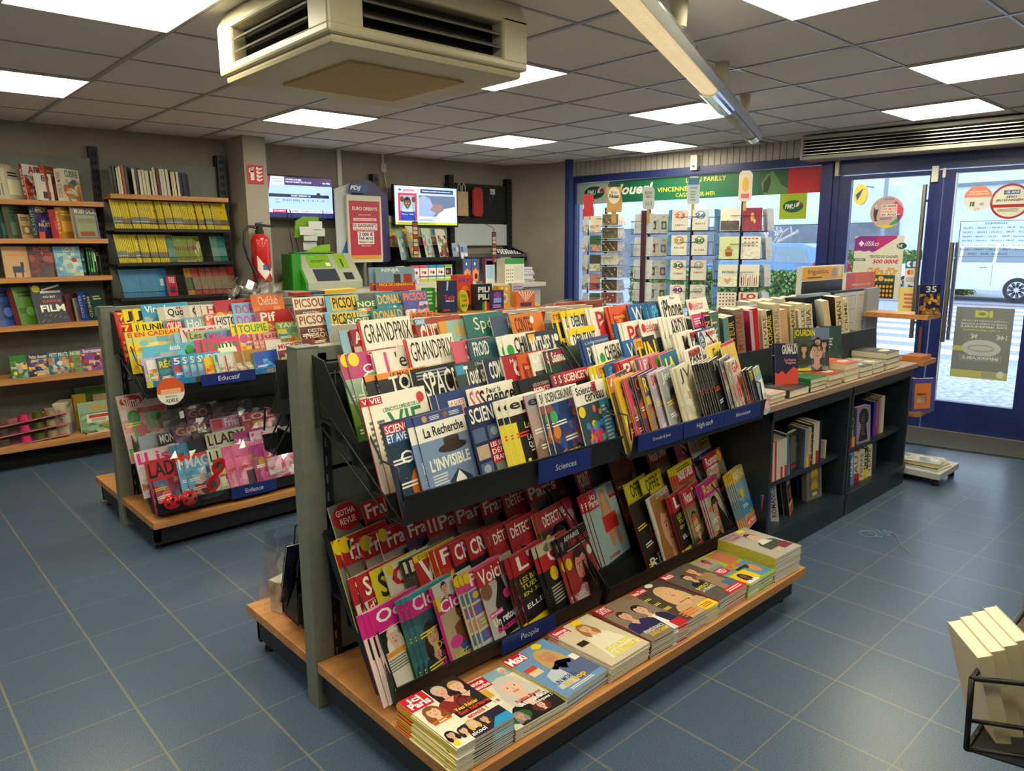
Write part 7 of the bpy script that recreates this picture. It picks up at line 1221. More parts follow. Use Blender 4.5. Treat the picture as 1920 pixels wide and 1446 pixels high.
# children's lower tray
kid('e_lady','red wrapped comic with spotted toy','LADY','c8283a','1c1c1c',['4a88b8','8a1e2a','e8a0a8'],h=.27,w=.2,th=.4,spine='b8283a',n=7)
kid('e_mir','light blue wrapped comic with red mask toy','MAGIC','5aa8d8','e0e8f0',['2a2a34','c8282a','d8d8d8','3a5a8a'],h=.26,w=.2,th=.3,deco=lambda c:c.rect(0,.92,1,1,'d8402a',5),spine='d84a3a')
kid('e_strip','white and red wrapped comic with lime edge','LADY','c8ccb8','1c1c1c',['c8282a','3a5a8a','e8e8d8'],h=.27,w=.2,th=.3)
kid('e_pink','pink blister magazine with toy telephone','','e070a8','fff',['f0a8c8','c8508a','e8d0a0'],h=.27,w=.19,t=.008,spine='e888b0',deco=lambda c:(c.rect(.2,.1,.8,.5,'e8a8c0',5),c.rect(.28,.14,.72,.44,'5a4a5a',6)))
kid('e_purp','magenta blister magazine with gold strap','','a8388a','fff',['d86ab8','c8a03a','7a2a78'],h=.25,w=.19,t=.008,spine='c8a03a')
kid('e_bag','rose wrapped girls magazine with white side','Jeune','e0608a','f0e8f0',['f0b0c8','d8d8e8','c83a6a'],h=.22,w=.24,t=.01)
kid('e_lis','white and pink magazine with heart title','Lisa','d8c8d0','d8287a',['e8a0b8','b87a5a','e8d02a'],h=.24,w=.2,th=.34)
kid('e_blue','blue wrapped magazine with white wolf','','4a90c0','fff',['2a2a34','d8e0e8','c8303a'],h=.24,w=.16,th=.2)
kid('e_pale','pale lilac horse photo magazine','','a8b0c8','fff',['8a6a4a','c8b8a0','a87ab0'],h=.22,w=.18)
kid('e_mon','black magazine with white monster letters','MONSTER','1c1c20','e0e0e0',['4aa0c0','d8e0e0','e8a03a'],h=.22,w=.17,th=.3)
kid('e_vio','violet magazine with gold swirling title','GOLD','5a2a6a','c88a4a',['7a4a8a','3a1c4a'],h=.24,w=.24,th=.26)
kid('e_brown','brown wrapped magazine with white cloud tag','','3a302a','fff',['5a6a3a','6a5a4a'],h=.2,w=.17,badge=('d8d8d8',.55,.65,.22))
kid('e_lego','lilac and pink brick toy magazine','Friends','b87ab0','e8e0f0',['9a6a8a','e8a0b8','c8c8d0'],h=.25,w=.24,th=.26,tx=(.34,.95),deco=lambda c:(c.rect(.04,.76,.28,.96,'c8202c',5),c.rect(.0,.0,1,.3,'e07a98',4)),spine='c8a03a')
kid('e_lol','crimson wrapped magazine with golden eye','LOL','a81e4a','d8c8c0',['c8a03a','2a1c14','e08aa8'],h=.25,w=.22,th=.2)
kid('e_slime','large pale pink slime kit magazine','Slime','d8c0c4','e8e0e0',['d85a6a','e8a8b0','3a9a4a'],h=.36,w=.25,th=.22,deco=lambda c:c.ell(.28,.9,.24,.09,'b8433a',5),tx=(.1,.46),n=6)
kid('e_dark','dark glossy wrapped magazine','','1c2030','fff',['3a4a6a','6a3a5a','2a3a3a'],h=.25,w=.24)
def wraprow(place,items,yb,zb,tilt,psi,wr=True):
    n0=len(bpy.data.objects); before=set(bpy.data.objects[:])
    magrow(place,items,yb,zb,tilt,psi)
    if wr:
        for i,o in enumerate([o for o in bpy.data.objects if o not in before and o.parent is None and 'hidden' not in o.get('label','')]):
            k=o.data.name.split('.')[0]; d=DES.get(k); 
            if d: wrap(o,d['w'],d['h'],-.004,i,5,7)
wraprow('front row of toy magazine tray',[('e_lady',-0.121,1),('e_mir',0.060,2),('e_strip',0.222,2),('e_pink',0.318,2),('e_purp',0.418,1),('e_bag',0.489,1)],.408,.195,16,10)
wraprow('second row of toy magazine tray',[('e_lis',-0.111,2),('e_blue',0.058,2),('e_dark',0.119,1),('e_strip',0.249,2),('e_purp',0.363,1),('e_lis',0.451,1)],.49,.262,16,10,False)
wraprow('third row of toy magazine tray',[('e_pale',-0.095,1),('e_mon',-0.002,1),('e_vio',0.078,1),('e_brown',0.171,1),('e_lego',0.278,1),('e_lol',0.447,1)],.59,.335,16,10)
wraprow('back row of toy magazine tray',[('e_slime',-0.137,1),('e_dark',0.060,1),('e_vio',0.184,1),('e_dark',0.327,1)],.69,.40,16,10)
# toys fixed inside the bags
t=empty('toy_binoculars',(-.02,.36,.26)); RT=mat('red_toy_plastic','c41418',.18)
for s_ in (-1,1):
    b=MB(); b.lathe([(0,-.03),(.034,-.028),(.038,0),(.034,.026),(0,.03)],18,None,RT,Matrix.Translation((s_*.042,-.01,0))@Matrix.Rotation(1.3,4,'X')); b.build('barrel',t)
    for q in range(4):
        b=MB(); a=q*1.6; b.cyl((s_*.042+.022*math.cos(a),-.04,.022*math.sin(a)),(s_*.042+.022*math.cos(a),-.036,.022*math.sin(a)),.009,None,10,'17171a'); b.build('black_dot',t)
wrap(t,.2,.2,-.05,4); tag(t,'red toy binoculars with black dots in a bag hanging before the red comic','toy')
t=empty('toy_mask',(.17,.362,.35)); t.rotation_euler=(0,-1.2,0); b=MB(); n_=[(.0,.012),(.02,.03),(.06,.034),(.09,.016),(.085,-.02),(.05,-.034),(.02,-.026),(.0,-.012)]
b.prism(n_+[(-x,z) for x,z in n_[::-1]],-.006,0,'y',None,RT); b.build('mask',t)
for s_ in (-1,1):
    b=MB(); b.prism([(s_*.05+.022*math.cos(i*.52),.018*math.sin(i*.52)) for i in range(12)],-.0068,-.006,'y','3a3a34'); b.build('eye_hole',t)
tag(t,'red paper eye mask with black holes before the light blue comic','toy')
# goods on top of second gondola
b=MB(); b.box(0,0,0,.3,.10,.018,'a83020'); b.box(.11,-.001,0,.2,.101,.019,'3a4a6a'); b.box(.2,-.002,0,.42,.12,.02,'e0b81e'); o=b.build('boxed_set',None,(.93,.9,1.206)); o.rotation_euler=(0,-.03,-.1); tag(o,'flat red and yellow boxed set lying on the gondola top rail','box')
b=MB(); rn=random.Random(9)
for k in range(60):
    p=Vector((rn.uniform(-.16,.16),rn.uniform(-.06,.06),rn.uniform(0,.09))); q=Vector([rn.uniform(-1,1) for _ in range(3)]).normalized(); a_=q.orthogonal()*.04; c_=q.cross(a_).normalized()*.03; b.add([tuple(p+a_),tuple(p+c_),tuple(p-a_),tuple(p-c_)],[(0,1,2,3)],None,film)
o=b.build('crumpled_plastic',None,(.66,.86,1.22)); tag(o,'crumpled clear plastic wrap on the second gondola above the orange magazine','plastic wrap')
# games shelf beyond the second gondola
gs=empty('games_shelf'); b=MB(); b.box(1.83,.62,1.02,2.80,.95,1.05,None,WOOD); b.build('shelf',gs); b=MB(); b.box(1.83,.95,0,2.80,.98,1.07,None,GREYP); b.build('back_panel',gs)
for x in (1.82,2.80):
    b=MB(); b.prism([(.64,1.02),(.97,1.02),(.97,1.2)],x,x+.006,'x',None,BLACK); b.build('bracket',gs)
b=MB(); b.box(1.84,.64,.0,2.79,.95,.12,None,BLACK); b.build('plinth',gs); b=MB(); b.box(1.83,.60,.55,2.80,.95,.58,None,WOOD); b.build('shelf',gs)
tag(gs,'grey shelf unit of boxed games between gondola and card racks','shelving unit')
def gbox(x,w,h,d,fr,sd,fn,lab,z=1.051,y=.68,yaw=-8,name='game_box',cat='game'):
    ptbox(name,x,y,z,w,d,h,fr,sd,fn,lab,cat,yaw)
gbox(1.90,.12,.22,.07,'24305a','3a2a24',lambda c:(c.poly([(.3,.7),(.35,.98),(.45,.98),(.4,.7)],'c8ccd4',3),c.txt('Tasle',.15,.42,.85,.56,'d83a4a',5),c.txt('IMAGE',.25,.34,.8,.4,'e0e0e0',5),c.rect(.1,.06,.5,.12,'b8283a',4)),'tall navy game box with red script, left on the games shelf')
gbox(1.845,.08,.17,.05,'2f9a2a','1f7a1c',lambda c:c.lines(.2,.3,.8,.9,4,'c8e8c0',3),'bright green pack left of the tall navy game box',y=.80)
b=MB(); b.prism([(.03*math.cos(a_*.314)*1.25,.075*math.sin(a_*.314)+.075) for a_ in range(20)],0,.035,'y','c8c01e'); f_=Face(b,.06,.13,-.0003,-.03,.01); f_.txt('SKILL',.05,.7,.9,.88,'2a6a2a',3); f_.txt('OMBI',.1,.45,.9,.63,'d8482a',3); f_.txt('MINI',.1,.18,.9,.36,'2a6a2a',3); o=b.build('game_tin',None,(2.065,.64,1.051)); tag(o,'small oval lime green game tin beside the navy box','game')
gbox(2.10,.13,.25,.09,'d8401e','b8301a',lambda c:(c.txt('FIKKI',.1,.78,.9,.92,'3a3a9a',5),c.ell(.5,.5,.3,.2,'e87a2a',3),c.ell(.4,.3,.2,.12,'e8b01a',4),c.rect(0,0,1,.16,'5a2a4a',3),c.ell(.65,.45,.14,.12,'8a2a2a',4)),'tall orange and yellow game box behind the oval tin',y=.76)
gbox(2.20,.14,.185,.06,'16181a','2a2a2a',lambda c:(c.txt('PILI',.15,.68,.85,.9,'d8dcd4',5,.04),c.txt('PILI',.15,.4,.85,.62,'d8dcd4',5,.04),c.rect(.4,0,.55,.3,'3a8a4a',3),c.rect(.55,0,.65,.34,'d8b02a',3),c.rect(.65,0,.8,.3,'c82a2a',3),c.rect(.8,0,.95,.28,'b83a6a',3)),'black game box with white block letters and rainbow foot')
gbox(2.31,.11,.14,.05,'3a2a68','4a3a2a',lambda c:(c.ell(.5,.75,.3,.16,'8a4a8a',3),c.rect(.2,.35,.8,.6,'8a9ad8',4),c.lines(.15,.08,.85,.28,2,'c8a8d8',4)),'small violet game box right of the rainbow foot one',y=.64)
gbox(2.33,.14,.15,.08,'a8c0b8','7a9a90',lambda c:(c.rect(0,.8,1,1,'b8c84a',3),c.ell(.5,.4,.3,.25,'c8d8d0',3)),'pale green box behind the small violet game',y=.78)
gbox(2.42,.1,.165,.07,'e0a02a','c88a1e',lambda c:(c.txt('5 8',.2,.8,.8,.92,'f0e8d8',5),c.ell(.5,.45,.3,.22,'e8d8c8',3),c.ell(.5,.45,.2,.14,'8ab8c8',4),c.ell(.5,.45,.1,.07,'d85a5a',5)),'yellow orange game box with ring of petals')
gbox(2.44,.15,.05,.08,'5a1e24','4a181c',lambda c:c.txt('Skats',.2,.3,.8,.7,'e0d8c8',4),'dark red box with pale lid balanced behind the orange boxes',z=1.051+.0,y=.80)
gbox(2.56,.17,.12,.06,'d86a4a','e0902a',lambda c:([c.poly([(.5,.3),(.1+.16*i,.98),(.18+.16*i,.98)],'f0d8c8',3) for i in range(6)],c.rect(.2,.05,.8,.3,'5a3a5a',4)),'pink and orange sunburst game box at the right of games shelf',y=.64)
gbox(2.68,.12,.17,.04,'b8b0c8','8a8a98',lambda c:c.lines(.1,.1,.9,.9,6,'8a6ab0',3),'tall lilac game box behind the sunburst box',y=.82,yaw=0)
b=MB(); b.tube([(.06*math.cos(i*.3),0,.065+.06*math.sin(i*.3)) for i in range(22)],.006,8,None,mat('dark_green_ring','24403a',.4)); tag(b.build('ring_toy',None,(2.71,.73,1.052)),'dark ring standing on the right end of the games shelf','toy')
b=MB(); b.box(0,0,0,.11,.1,.016,'e0b81e'); b.box(.01,.005,.016,.1,.09,.026,'c8b8c8'); tag(b.build('card_pad',None,(2.68,.63,1.051)),'yellow and grey card pads lying at the games shelf end','pad')
# ---------------------------------------------------------------- bookcases right of the magazines
YB=-1.30
def bcase(x0,x1,label):
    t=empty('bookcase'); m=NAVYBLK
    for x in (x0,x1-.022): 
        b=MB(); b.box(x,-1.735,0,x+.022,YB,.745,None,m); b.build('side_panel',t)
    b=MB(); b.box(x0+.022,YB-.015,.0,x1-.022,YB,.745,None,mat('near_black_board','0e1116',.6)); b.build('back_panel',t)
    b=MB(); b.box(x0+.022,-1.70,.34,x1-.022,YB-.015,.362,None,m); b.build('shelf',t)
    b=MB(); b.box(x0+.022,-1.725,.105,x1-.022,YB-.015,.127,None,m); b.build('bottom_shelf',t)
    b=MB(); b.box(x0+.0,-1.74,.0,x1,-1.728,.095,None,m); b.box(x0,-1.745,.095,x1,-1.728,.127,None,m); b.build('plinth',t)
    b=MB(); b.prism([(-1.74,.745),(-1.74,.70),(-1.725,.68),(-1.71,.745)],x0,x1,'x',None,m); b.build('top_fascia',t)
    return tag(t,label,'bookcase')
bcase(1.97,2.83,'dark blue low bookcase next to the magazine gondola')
bcase(2.845,3.70,'dark blue low bookcase nearest the glass doors')
b=MB(); b.box(1.72,-1.76,.746,3.71,-1.25,.775,None,noisy('walnut_pink_laminate','8f7360','a58a76',4,.4,0,(1,10,10))); tag(b.build('counter_top',None,None,None,.002),'long light brown counter top over both dark bookcases','counter top')
rb=empty('book_riser'); b=MB(); b.prism([(-1.53,.777),(-1.515,.98),(-1.505,.98),(-1.515,.93),(-1.34,.955),(-1.31,1.15),(-1.30,1.15),(-1.30,.777)],1.76,3.66,'x',None,NAVYBLK); b.build('stepped_body',rb)
b=MB(); b.box(2.35,-1.30,1.155,2.75,-1.24,1.17,None,mat('silver_clip','9ab0c4',.3,.5)); b.box(3.12,-1.30,1.185,3.45,-1.24,1.2,None,mat('silver_clip')); b.box(2.2,-1.3,1.13,2.7,-1.2,1.155,None,BLACK); b.box(3.05,-1.3,1.15,3.4,-1.2,1.185,None,BLACK); b.build('top_rail',rb)
tag(rb,'dark blue stepped book display standing on the counter top','display')
hb='paperback'
# on the riser
R_=[('1c2026','24282e',.04,.21,.14,'LUNE','e0d8c8'),('2a3a4a','d8c83a',.035,.22,.15,'BURDEN','e0cf2a'),('5c7a68','6a8a74',.05,.235,.15,'VERT','d8d8c0'),('6a8a8a','5c7a80',.03,.2,.14,None,),('20242a','2c3036',.045,.205,.14,'AUTEUR','c89a3a'),('8a7464','7a6454',.055,.235,.15,'MYSTERE','a83a34'),('b8a8b4','c83a6a',.02,.22,.15,None),('b8202c','d8c8b8',.05,.23,.15,None),('cfc0a4','c8b898',.03,.215,.14,'LIVRE','7a4a34'),('1c1c1c','262626',.045,.21,.14,'CORSAIRE','d8c02a'),('cdbe9e','c8b898',.045,.24,.15,'MATERIEL','9a6a4a'),('c8a078','b88a64',.055,.205,.15,None),('c4b48e','b8a880',.035,.22,.15,'DEMAIN','6a4a24'),('d0c8bc','c0b8a8',.022,.19,.14,None),('cfc5a4','c8bc98',.045,.225,.15,'VALLEE','6a5a34'),('c8bc98','d0d0d0',.05,.215,.15,'OPERA','4a4a54')]
bookrow('on dark riser',1.80,-1.475,.957,[q+( ('a83028',) if False else ()) for q in R_],60,8,hb,.023,pre='rz')
T('coe','x','COE','c8a888','2c1c18',th=.4,tx=(.1,.5),p=('B',['b8282a','c83a34','8a1e20'],14),w=.15,h=.225,t=.035,kind='paperback',cat='book',spine='c8b08a'); put('coe',(3.105,-1.485,.957),10,42,'cream paperback with red burst drawing, near right end of riser')
bookrow('by red burst book',3.290,-1.475,.957,[('cdbb96','3a2c20',.05,.24,.15,'ROMAN','5a4a34'),('d4c8a8','c8b898',.035,.225,.15,'CRIME','5a4a34')],55,8,hb,.01,pre='rz')
rn=random.Random(21)
for i in range(7):                                          # books lying on top behind the standing row
    T('lay%d'%i,'x','', 'c8bc9c','fff',th=.1,w=.13,h=.19,t=.025+.006*(i%3),kind='paperback',cat='book',spine='cdc09c'); o=put('lay%d'%i,(2.62+i*.105,-1.27,.0),flat=.2); o.rotation_euler=(-.25,0.0,math.radians(62)); o.location=(2.70+i*.125,-1.235,1.0); tag(o,f'cream paperback, {ORD[i]} from left, peeping over behind the riser row','book')
b=MB(); b.box(2.60,-1.29,.776,3.66,-1.10,1.0,None,NAVYBLK); b.box(1.76,-1.29,.0,3.66,-1.0,.776,None,NAVYBLK); tag(b.build('rear_cabinet'),'dark rear cabinet behind the book display','cabinet')
# on the counter top: standing books and piles
T('grim','x','GRIMALDI','232848','e0dcd8',th=.32,tx=(.3,.97),p=('R',(.0,.0,1,.0,'232848')),sub=[('VIRGINIE','e0dcd8',.45,.955,.95,.985),('Les heures','e0a098',.4,.56,.9,.63),('fragiles','e0a098',.45,.48,.9,.55)],deco=lambda c:c.poly([(0,0),(0,.3),(.15,.26),(.3,.34),(.45,.24),(.6,.32),(.8,.42),(1,.36),(1,0)],'d84a40',3),w=.125,h=.205,t=.03,kind='paperback',cat='book',spine='232848',sp=('L','d8d8e0',.7,.75)); put('grim',(2.216,-1.61,.815),7,-32,'navy paperback with coral mountains standing on a dark book')
T('jour','x','JOURDIN','4a5444','e0cf2a',th=.28,tx=(.02,.6),p=('PL','c8a08c','2a1c18','c8ccd8',False),deco=lambda c:(c.rect(0,0,.5,.06,'e0d81e',5),c.rect(.5,0,1,1,'6a7a9a',2),c.person(.3,.5,.08,'b89a80','3a2a20','3a4438',True,3,True),c.person(.68,.66,.08,'c8a08c','1c1614','c8ccd8',False,3,True),c.person(.86,.6,.07,'c0988a','2a1c18','4a3a4a',True,3,True)),w=.2,h=.225,t=.03,kind='paperback',cat='book',spine='c8c8a0'); put('jour',(2.495,-1.56,.845),7,-36,'large paperback of walking family with yellow author name')
T('green2','x','','2f4a4c','d8d8c8',th=.3,p=('B',['3a5a5a','28403f'],6),fine=(.1,.4,.6,.7,4,'b8c8c0'),w=.14,h=.21,t=.03,kind='paperback',cat='book',spine='d0ccb8'); put('green2',(2.834,-1.545,.842),8,-30,'dark green paperback standing behind the walking family book')
def pile(x,y,items,place,a0=0):
    z=.777
    for i,(cv,t_,w,h,sp,ds) in enumerate(items):
        key='pl%s%s%s%s'%(x,i,cv,t_)
        def fn(c,cv=cv,k=i): 
            c.rect(0,0,1,1,cv,1); q=tuple(min(1,v*1.5+.08) for v in lin(cv)); c.rect(.1,.55,.9,.8,q,2); c.lines(.15,.15,.85,.45,3,q,2,.3,k); c.ell(.6,.3,.25,.14,sp,3)
        design(key,ds,fn,w=w,h=h,t=t_,spine=sp,back=cv,kind='paperback',cat='book'); z+=t_+.0008
        o=put(key,(x+rn.uniform(-.004,.004),y+rn.uniform(-.004,.004),z),flat=a0+rn.uniform(-.03,.03)); o.rotation_euler[2]+=0; tag(o,f'{ds}, {place}','book')
# pile books lie with spines towards the left, so each cover points up
pile(1.93,-1.74,[('8a7a74',.022,.15,.22,'d8d0c0','pale thin paperback under the striped one'),('c8b0a8',.02,.15,.22,'d8c8c0','pink and black striped paperback')],'left end of counter')
pile(2.12,-1.735,[('2a3a30',.036,.2,.17,'24382c','dark green thick paperback carrying the navy one')],'counter top')
pile(2.33,-1.735,[('3a2a24',.022,.17,.2,'2c3c2c','brown paperback at the pile foot'),('c8c0b0',.02,.17,.2,'3a6a44','white edged paperback in the middle'),('1f6a3a',.022,.17,.2,'1c6a38','bright green paperback on top of pile')],'under the walking family')
pile(2.53,-1.735,[('b8b0a0',.03,.17,.2,'d8d0c0','cream paperback at the foot'),('a8281e',.032,.17,.2,'c8bc9c','red banded cream paperback on top')],'fourth pile on counter')
pile(2.73,-1.735,[('c8c0b0',.03,.17,.2,'d8d0b8','plain cream paperback at the foot'),('b8a898',.03,.17,.2,'d8d0b8','beige paperback in the middle'),('c84a28',.035,.17,.2,'d4c8a4','orange flame paperback on top')],'fifth pile on counter')
pile(2.92,-1.735,[('8a8a80',.028,.16,.2,'d8d0c0','grey paperback at the foot'),('3a3a44',.03,.16,.2,'d8d0c0','charcoal paperback on top')],'sixth pile on counter')
pile(3.10,-1.735,[('7a7a70',.026,.15,.2,'d8d0b0','olive paperback at the foot'),('8a8a84',.028,.15,.2,'d8d0b0','stone grey paperback on top')],'seventh pile on counter')
pile(3.28,-1.735,[('5a5450',.03,.2,.2,'d8d0b8','brown grey paperback at the foot'),('5a4a44',.03,.2,.2,'d8d0b8','taupe paperback in the middle'),('2a2624',.036,.2,.2,'d4ccb0','black paperback with orange flame on top')],'rightmost pile on counter')
# bookcase interiors
bookrow('left case upper shelf',2.075,-1.70,.363,[('c83a34','d8d0c4',.012,.2,.13,None),('cfc8bc','c8c0b4',.015,.2,.13,None,'',None),('c82e2c','c8c0b4',.013,.2,.13,None),('d0ccc4','c8c0b4',.015,.2,.13,None),('d0ccc4','c8c0b4',.015,.2,.13,None),('cfcac0','c8c0b4',.015,.2,.13,None,'','b8402c'),('d0ccc4','c8c0b4',.015,.2,.13,None),('c8ccd0','c8c0b4',.015,.2,.13,None,'','b8282c'),('4a6a80','3a5a70',.02,.215,.13,None)],68,3,hb,.004,pre='ra')
T('blackback','x','','1a1a1c','9a9a9a',th=.1,fine=(.1,.25,.9,.9,14,'7a7a78'),w=.125,h=.21,t=.02,kind='paperback',cat='book',spine='b8c0c8',deco=lambda c:c.lines(.15,.1,.75,.2,2,'b8282c',5)); put('blackback',(2.245,-1.70,.363),4,8,'black paperback back cover facing out on the upper left shelf')
bookrow('left case upper shelf right',2.423,-1.70,.363,[('8a98a8','7a8898',.015,.205,.13,None),('b89a7a','a88a6a',.02,.205,.13,None,'','d8c02a'),('c8b080','b8a070',.022,.21,.13,None,'','c8682a'),('1c2c34','24343c',.028,.22,.13,'NUIT','8a9aa8'),('d0c8b0','c0b8a0',.028,.225,.13,None),('cfc8b4','c0b8a0',.022,.225,.13,None,'','a8242c'),('2a1c2c','241824',.03,.22,.13,None)],68,2,hb,.002,pre='ra')
b=MB(); b.box(0,0,0,.014,.1,.1,'c8c0a8'); tag(b.build('booklet',None,(2.649,-1.69,.363)),'small cream booklet at the right end of the upper left shelf','booklet')
bookrow('left case bottom shelf',2.0,-1.71,.128,[('c84a5a','4a5a9a',.02,.2,.13,None),('b8b0b0','8a6a8a',.015,.2,.13,None),('4a5aa0','3a4a90',.022,.21,.13,None)],60,4,hb,.006,pre='rc',roll=-6)
T('bluefan','x','','4a5f94','c8c8d8',th=.3,p=('B',['c8b88a','3a4a7a'],5),w=.12,h=.205,t=.04,kind='paperback',cat='book',spine='d0ccc4',sp=('ROMANCE','3a3a6a')); put('bluefan',(2.188,-1.69,.128),8,34,'blue illustrated paperback leaning on the bottom left shelf')
T('boxho','x','BOXHO','1a1718','e8e0d8',th=.3,tx=(.1,.9),p=None,sub=[('DR PHILIPPE','e8e0d8',.15,.92,.75,.97)],deco=lambda c:(c.rect(0,0,1,.3,'d87a24',5),c.person(.62,.56,.13,'c89a84','4a4440','1c1c22',False,3,True),c.rect(.1,.05,.9,.1,'3a2010',6),c.rect(.15,.14,.85,.19,'3a2010',6),c.rect(.12,.22,.8,.27,'f0e0c8',6),c.lines(.08,.4,.4,.66,4,'c8504a',5)),w=.13,h=.205,t=.03,kind='paperback',cat='book',spine='1a1718'); put('boxho',(2.300,-1.69,.128),9,20,'black paperback with man and orange band, bottom left shelf')
T('keyhole','x','','75706a','fff',th=.1,p=None,deco=lambda c:(c.rect(.06,.05,.94,.95,'8a857c',2),c.rect(.1,.08,.9,.92,'6a655e',3),c.ell(.5,.66,.24,.17,'c8a81e',4,24),c.poly([(.4,.6),(.6,.6),(.76,.26),(.24,.26)],'c8a81e',4),c.rect(.35,.1,.65,.18,'d0ccc4',4),c.poly([(.2,.5),(.12,.42),(.2,.34)],'4a4640',4),c.poly([(.8,.5),(.88,.42),(.8,.34)],'4a4640',4)),w=.15,h=.215,t=.03,kind='hardback',cat='book',spine='8a857c'); put('keyhole',(2.571,-1.65,.128),5,-4,'grey hardback with yellow keyhole, bottom left shelf')
T('purpb','x','','3a2480','fff',w=.14,h=.225,t=.03,kind='hardback',cat='book',spine='3a2480',p=('R',(.5,.1,.9,.3,'d8502a'))); put('purpb',(2.615,-1.60,.128),4,0,'purple hardback behind the grey keyhole one')
bookrow('right case upper shelf',2.912,-1.70,.363,[('2a6a54','24604a',.02,.2,.13,None),('2c3444','242c3c',.028,.2,.13,'JEU','c8a0a8','c02c44'),('2c3444','242c3c',.028,.2,.13,'JEU','c8a0a8','c02c44'),('2c3c48','242c3c',.03,.2,.13,'JEU','a8b8a8','d8a81e')],68,3,hb,.003,pre='rd')
T('keyp','x','','9a88b0','fff',th=.1,p=None,deco=lambda c:(c.ell(.5,.7,.36,.24,'17171c',4,24),c.poly([(.36,.6),(.64,.6),(.8,.06),(.1,.06)],'17171c',4),c.lines(.3,.2,.6,.8,9,'5a5a60',5)),w=.15,h=.215,t=.03,kind='hardback',cat='book',spine='7a6ab8'); put('keyp',(3.060,-1.69,.363),4,-6,'lilac hardback with black keyhole, upper shelf of right case')
bookrow('right case by lilac book',3.341,-1.68,.363,[('4a3ca0','3a2c90',.02,.21,.13,None),('c85a78','b84a68',.012,.21,.13,None,'','a83040'),('7a3a9a','6a2a8a',.012,.21,.13,None),('8a8474','7a7464',.018,.215,.13,None),('a8a088','989078',.02,.22,.13,None),('c8c0a0','b8b090',.02,.225,.13,None),('cdc5a5','b8b090',.022,.23,.13,None)],68,2,hb,.002,pre='rd')
bookrow('right case bottom shelf',2.914,-1.70,.128,[('d0c4ac','c0b49c',.02,.18,.12,None,'','d85a24'),('c8b8a0','c0b49c',.018,.18,.12,None),('2a2c30','34363c',.028,.19,.12,None),('5a8ab0','a8c8d8',.05,.19,.12,'FILLE','e0e0e0','4a90c0'),('cdbfa8','c0b49c',.045,.185,.12,'EAU','6a5a4a','a8242c'),('d0c4ac','c0b49c',.035,.19,.12,'PIERRE','6a5a4a'),('2c3c34','24342c',.035,.19,.12,'BOIS','c8b89a','d8c81e'),('d0c4ac','c0b49c',.04,.2,.12,'TERRE','6a5a4a'),('2c3038','34363c',.03,.21,.14,None)],62,3,hb,.014,pre='re')
# wall calendars rack behind the riser
t=empty('calendar_display',(0,0,0)); b=MB(); b.box(3.55,-1.27,.60,4.28,-1.24,1.20,None,mat('navy_board_edge','232f58',.5)); b.build('board',t)
for i in range(4):
    for j in range(1):
        x=3.57+i*.17; b=MB(); b.box(x,-1.276,.62,x+.165,-1.271,1.185,'c6c3ba'); f_=Face(b,.165,.565,-1.2765,x,.62)
        for k in range(6):
            f_.rect(.08,.03+k*.16,.92,.035+k*.16,'a8aab0',2); f_.rect(.1,.15+k*.16,.9,.165+k*.16,'9aa2b0',2)
            f_.lines(.12,.045+k*.16,.7,.145+k*.16,8,'c0b8ae',2,.1,k); 
            for q in range(8): f_.rect(.82,.05+k*.16+q*.0115,.87,.056+k*.16+q*.0115,'5a5a64',3)
        b.build('calendar_sheet',t)
tag(t,'display board of white yearly calendars behind the standing books','display board')
ptbox('calendar_box',3.37,-1.14,1.12,.62,.03,.24,'c8ccd0','d8d8d8',lambda c:(c.rect(.02,.62,.98,.97,'d89a2a',2),c.rect(.02,.05,.98,.6,'262422',2),c.txt('frigobloc',.14,.74,.62,.92,'2a2420',5,.0),c.lines(.14,.66,.5,.72,1,'4a3a20',4),c.ell(.76,.8,.07,.13,'8a8a88',4),c.rect(.86,.68,.93,.95,'c8c0a0',4)),'orange and black boxed family calendar behind the books','calendar')
ptbox('orange_card',4.08,-1.12,1.10,.50,.02,.20,'c8561e','d8d0c8',lambda c:(c.rect(0,0,.3,1,'c03a1e',2),c.txt('PRENEZ SOIN DE VOUS',.2,.52,.85,.6,'e8c8a8',4),c.lines(.18,.05,.6,.45,6,'d88a5a',4)),'plain orange card board right of the boxed calendar','card board')
ptbox('back_box',3.45,-1.05,.776,.9,.2,.34,'1e2a54','1e2a54',lambda c:None,'dark navy carton supporting the calendars','carton')
# end rack by the door
t=empty('end_rack')
for z,xa,xb in ((1.045,3.98,4.16),(.745,3.95,4.12),(.405,3.94,4.12)):
    b=MB(); b.box(3.98,-1.70,z-.03,4.22,-1.30,z,None,WOOD); b.build('shelf',t)
b=MB(); b.box(4.02,-1.30,.05,4.22,-1.27,1.2,None,mat('rack_grey','8a9098',.5)); b.build('back_panel',t); b=MB(); b.box(4.0,-1.69,.0,4.2,-1.30,.05,None,BLACK); b.build('plinth',t)
b=MB(); b.prism([(-1.5,.8),(-1.5,1.02),(-1.30,1.02),(-1.30,.8)],4.21,4.216,'x',None,glass) ; b.build('side_glass',t)
tag(t,'narrow wooden shelved rack at the end of the bookcases near the doors','rack')
T('vol35','x','35','1c2448','c8ccd8',th=.3,tx=(.3,.8),p=('B',['c8901e','8a5a14','d8a83a'],10),w=.16,h=.19,t=.03,kind='game_guide',cat='book',spine='1c2448'); put('vol35',(3.99,-1.64,1.046),3,-30,'navy and gold magazine with big number on the top end shelf')
T('orbook','x','','4a4a98','fff',th=.1,p=('R',(.08,.1,.8,.95,'d8783a'),(.2,.3,.65,.5,'d8d0c0'),(.2,.55,.6,.62,'a83a2a')),w=.16,h=.22,t=.03,kind='book',cat='book',spine='4a4a98'); put('orbook',(3.98,-1.66,.406),3,-35,'purple edged orange book on the lowest end shelf')
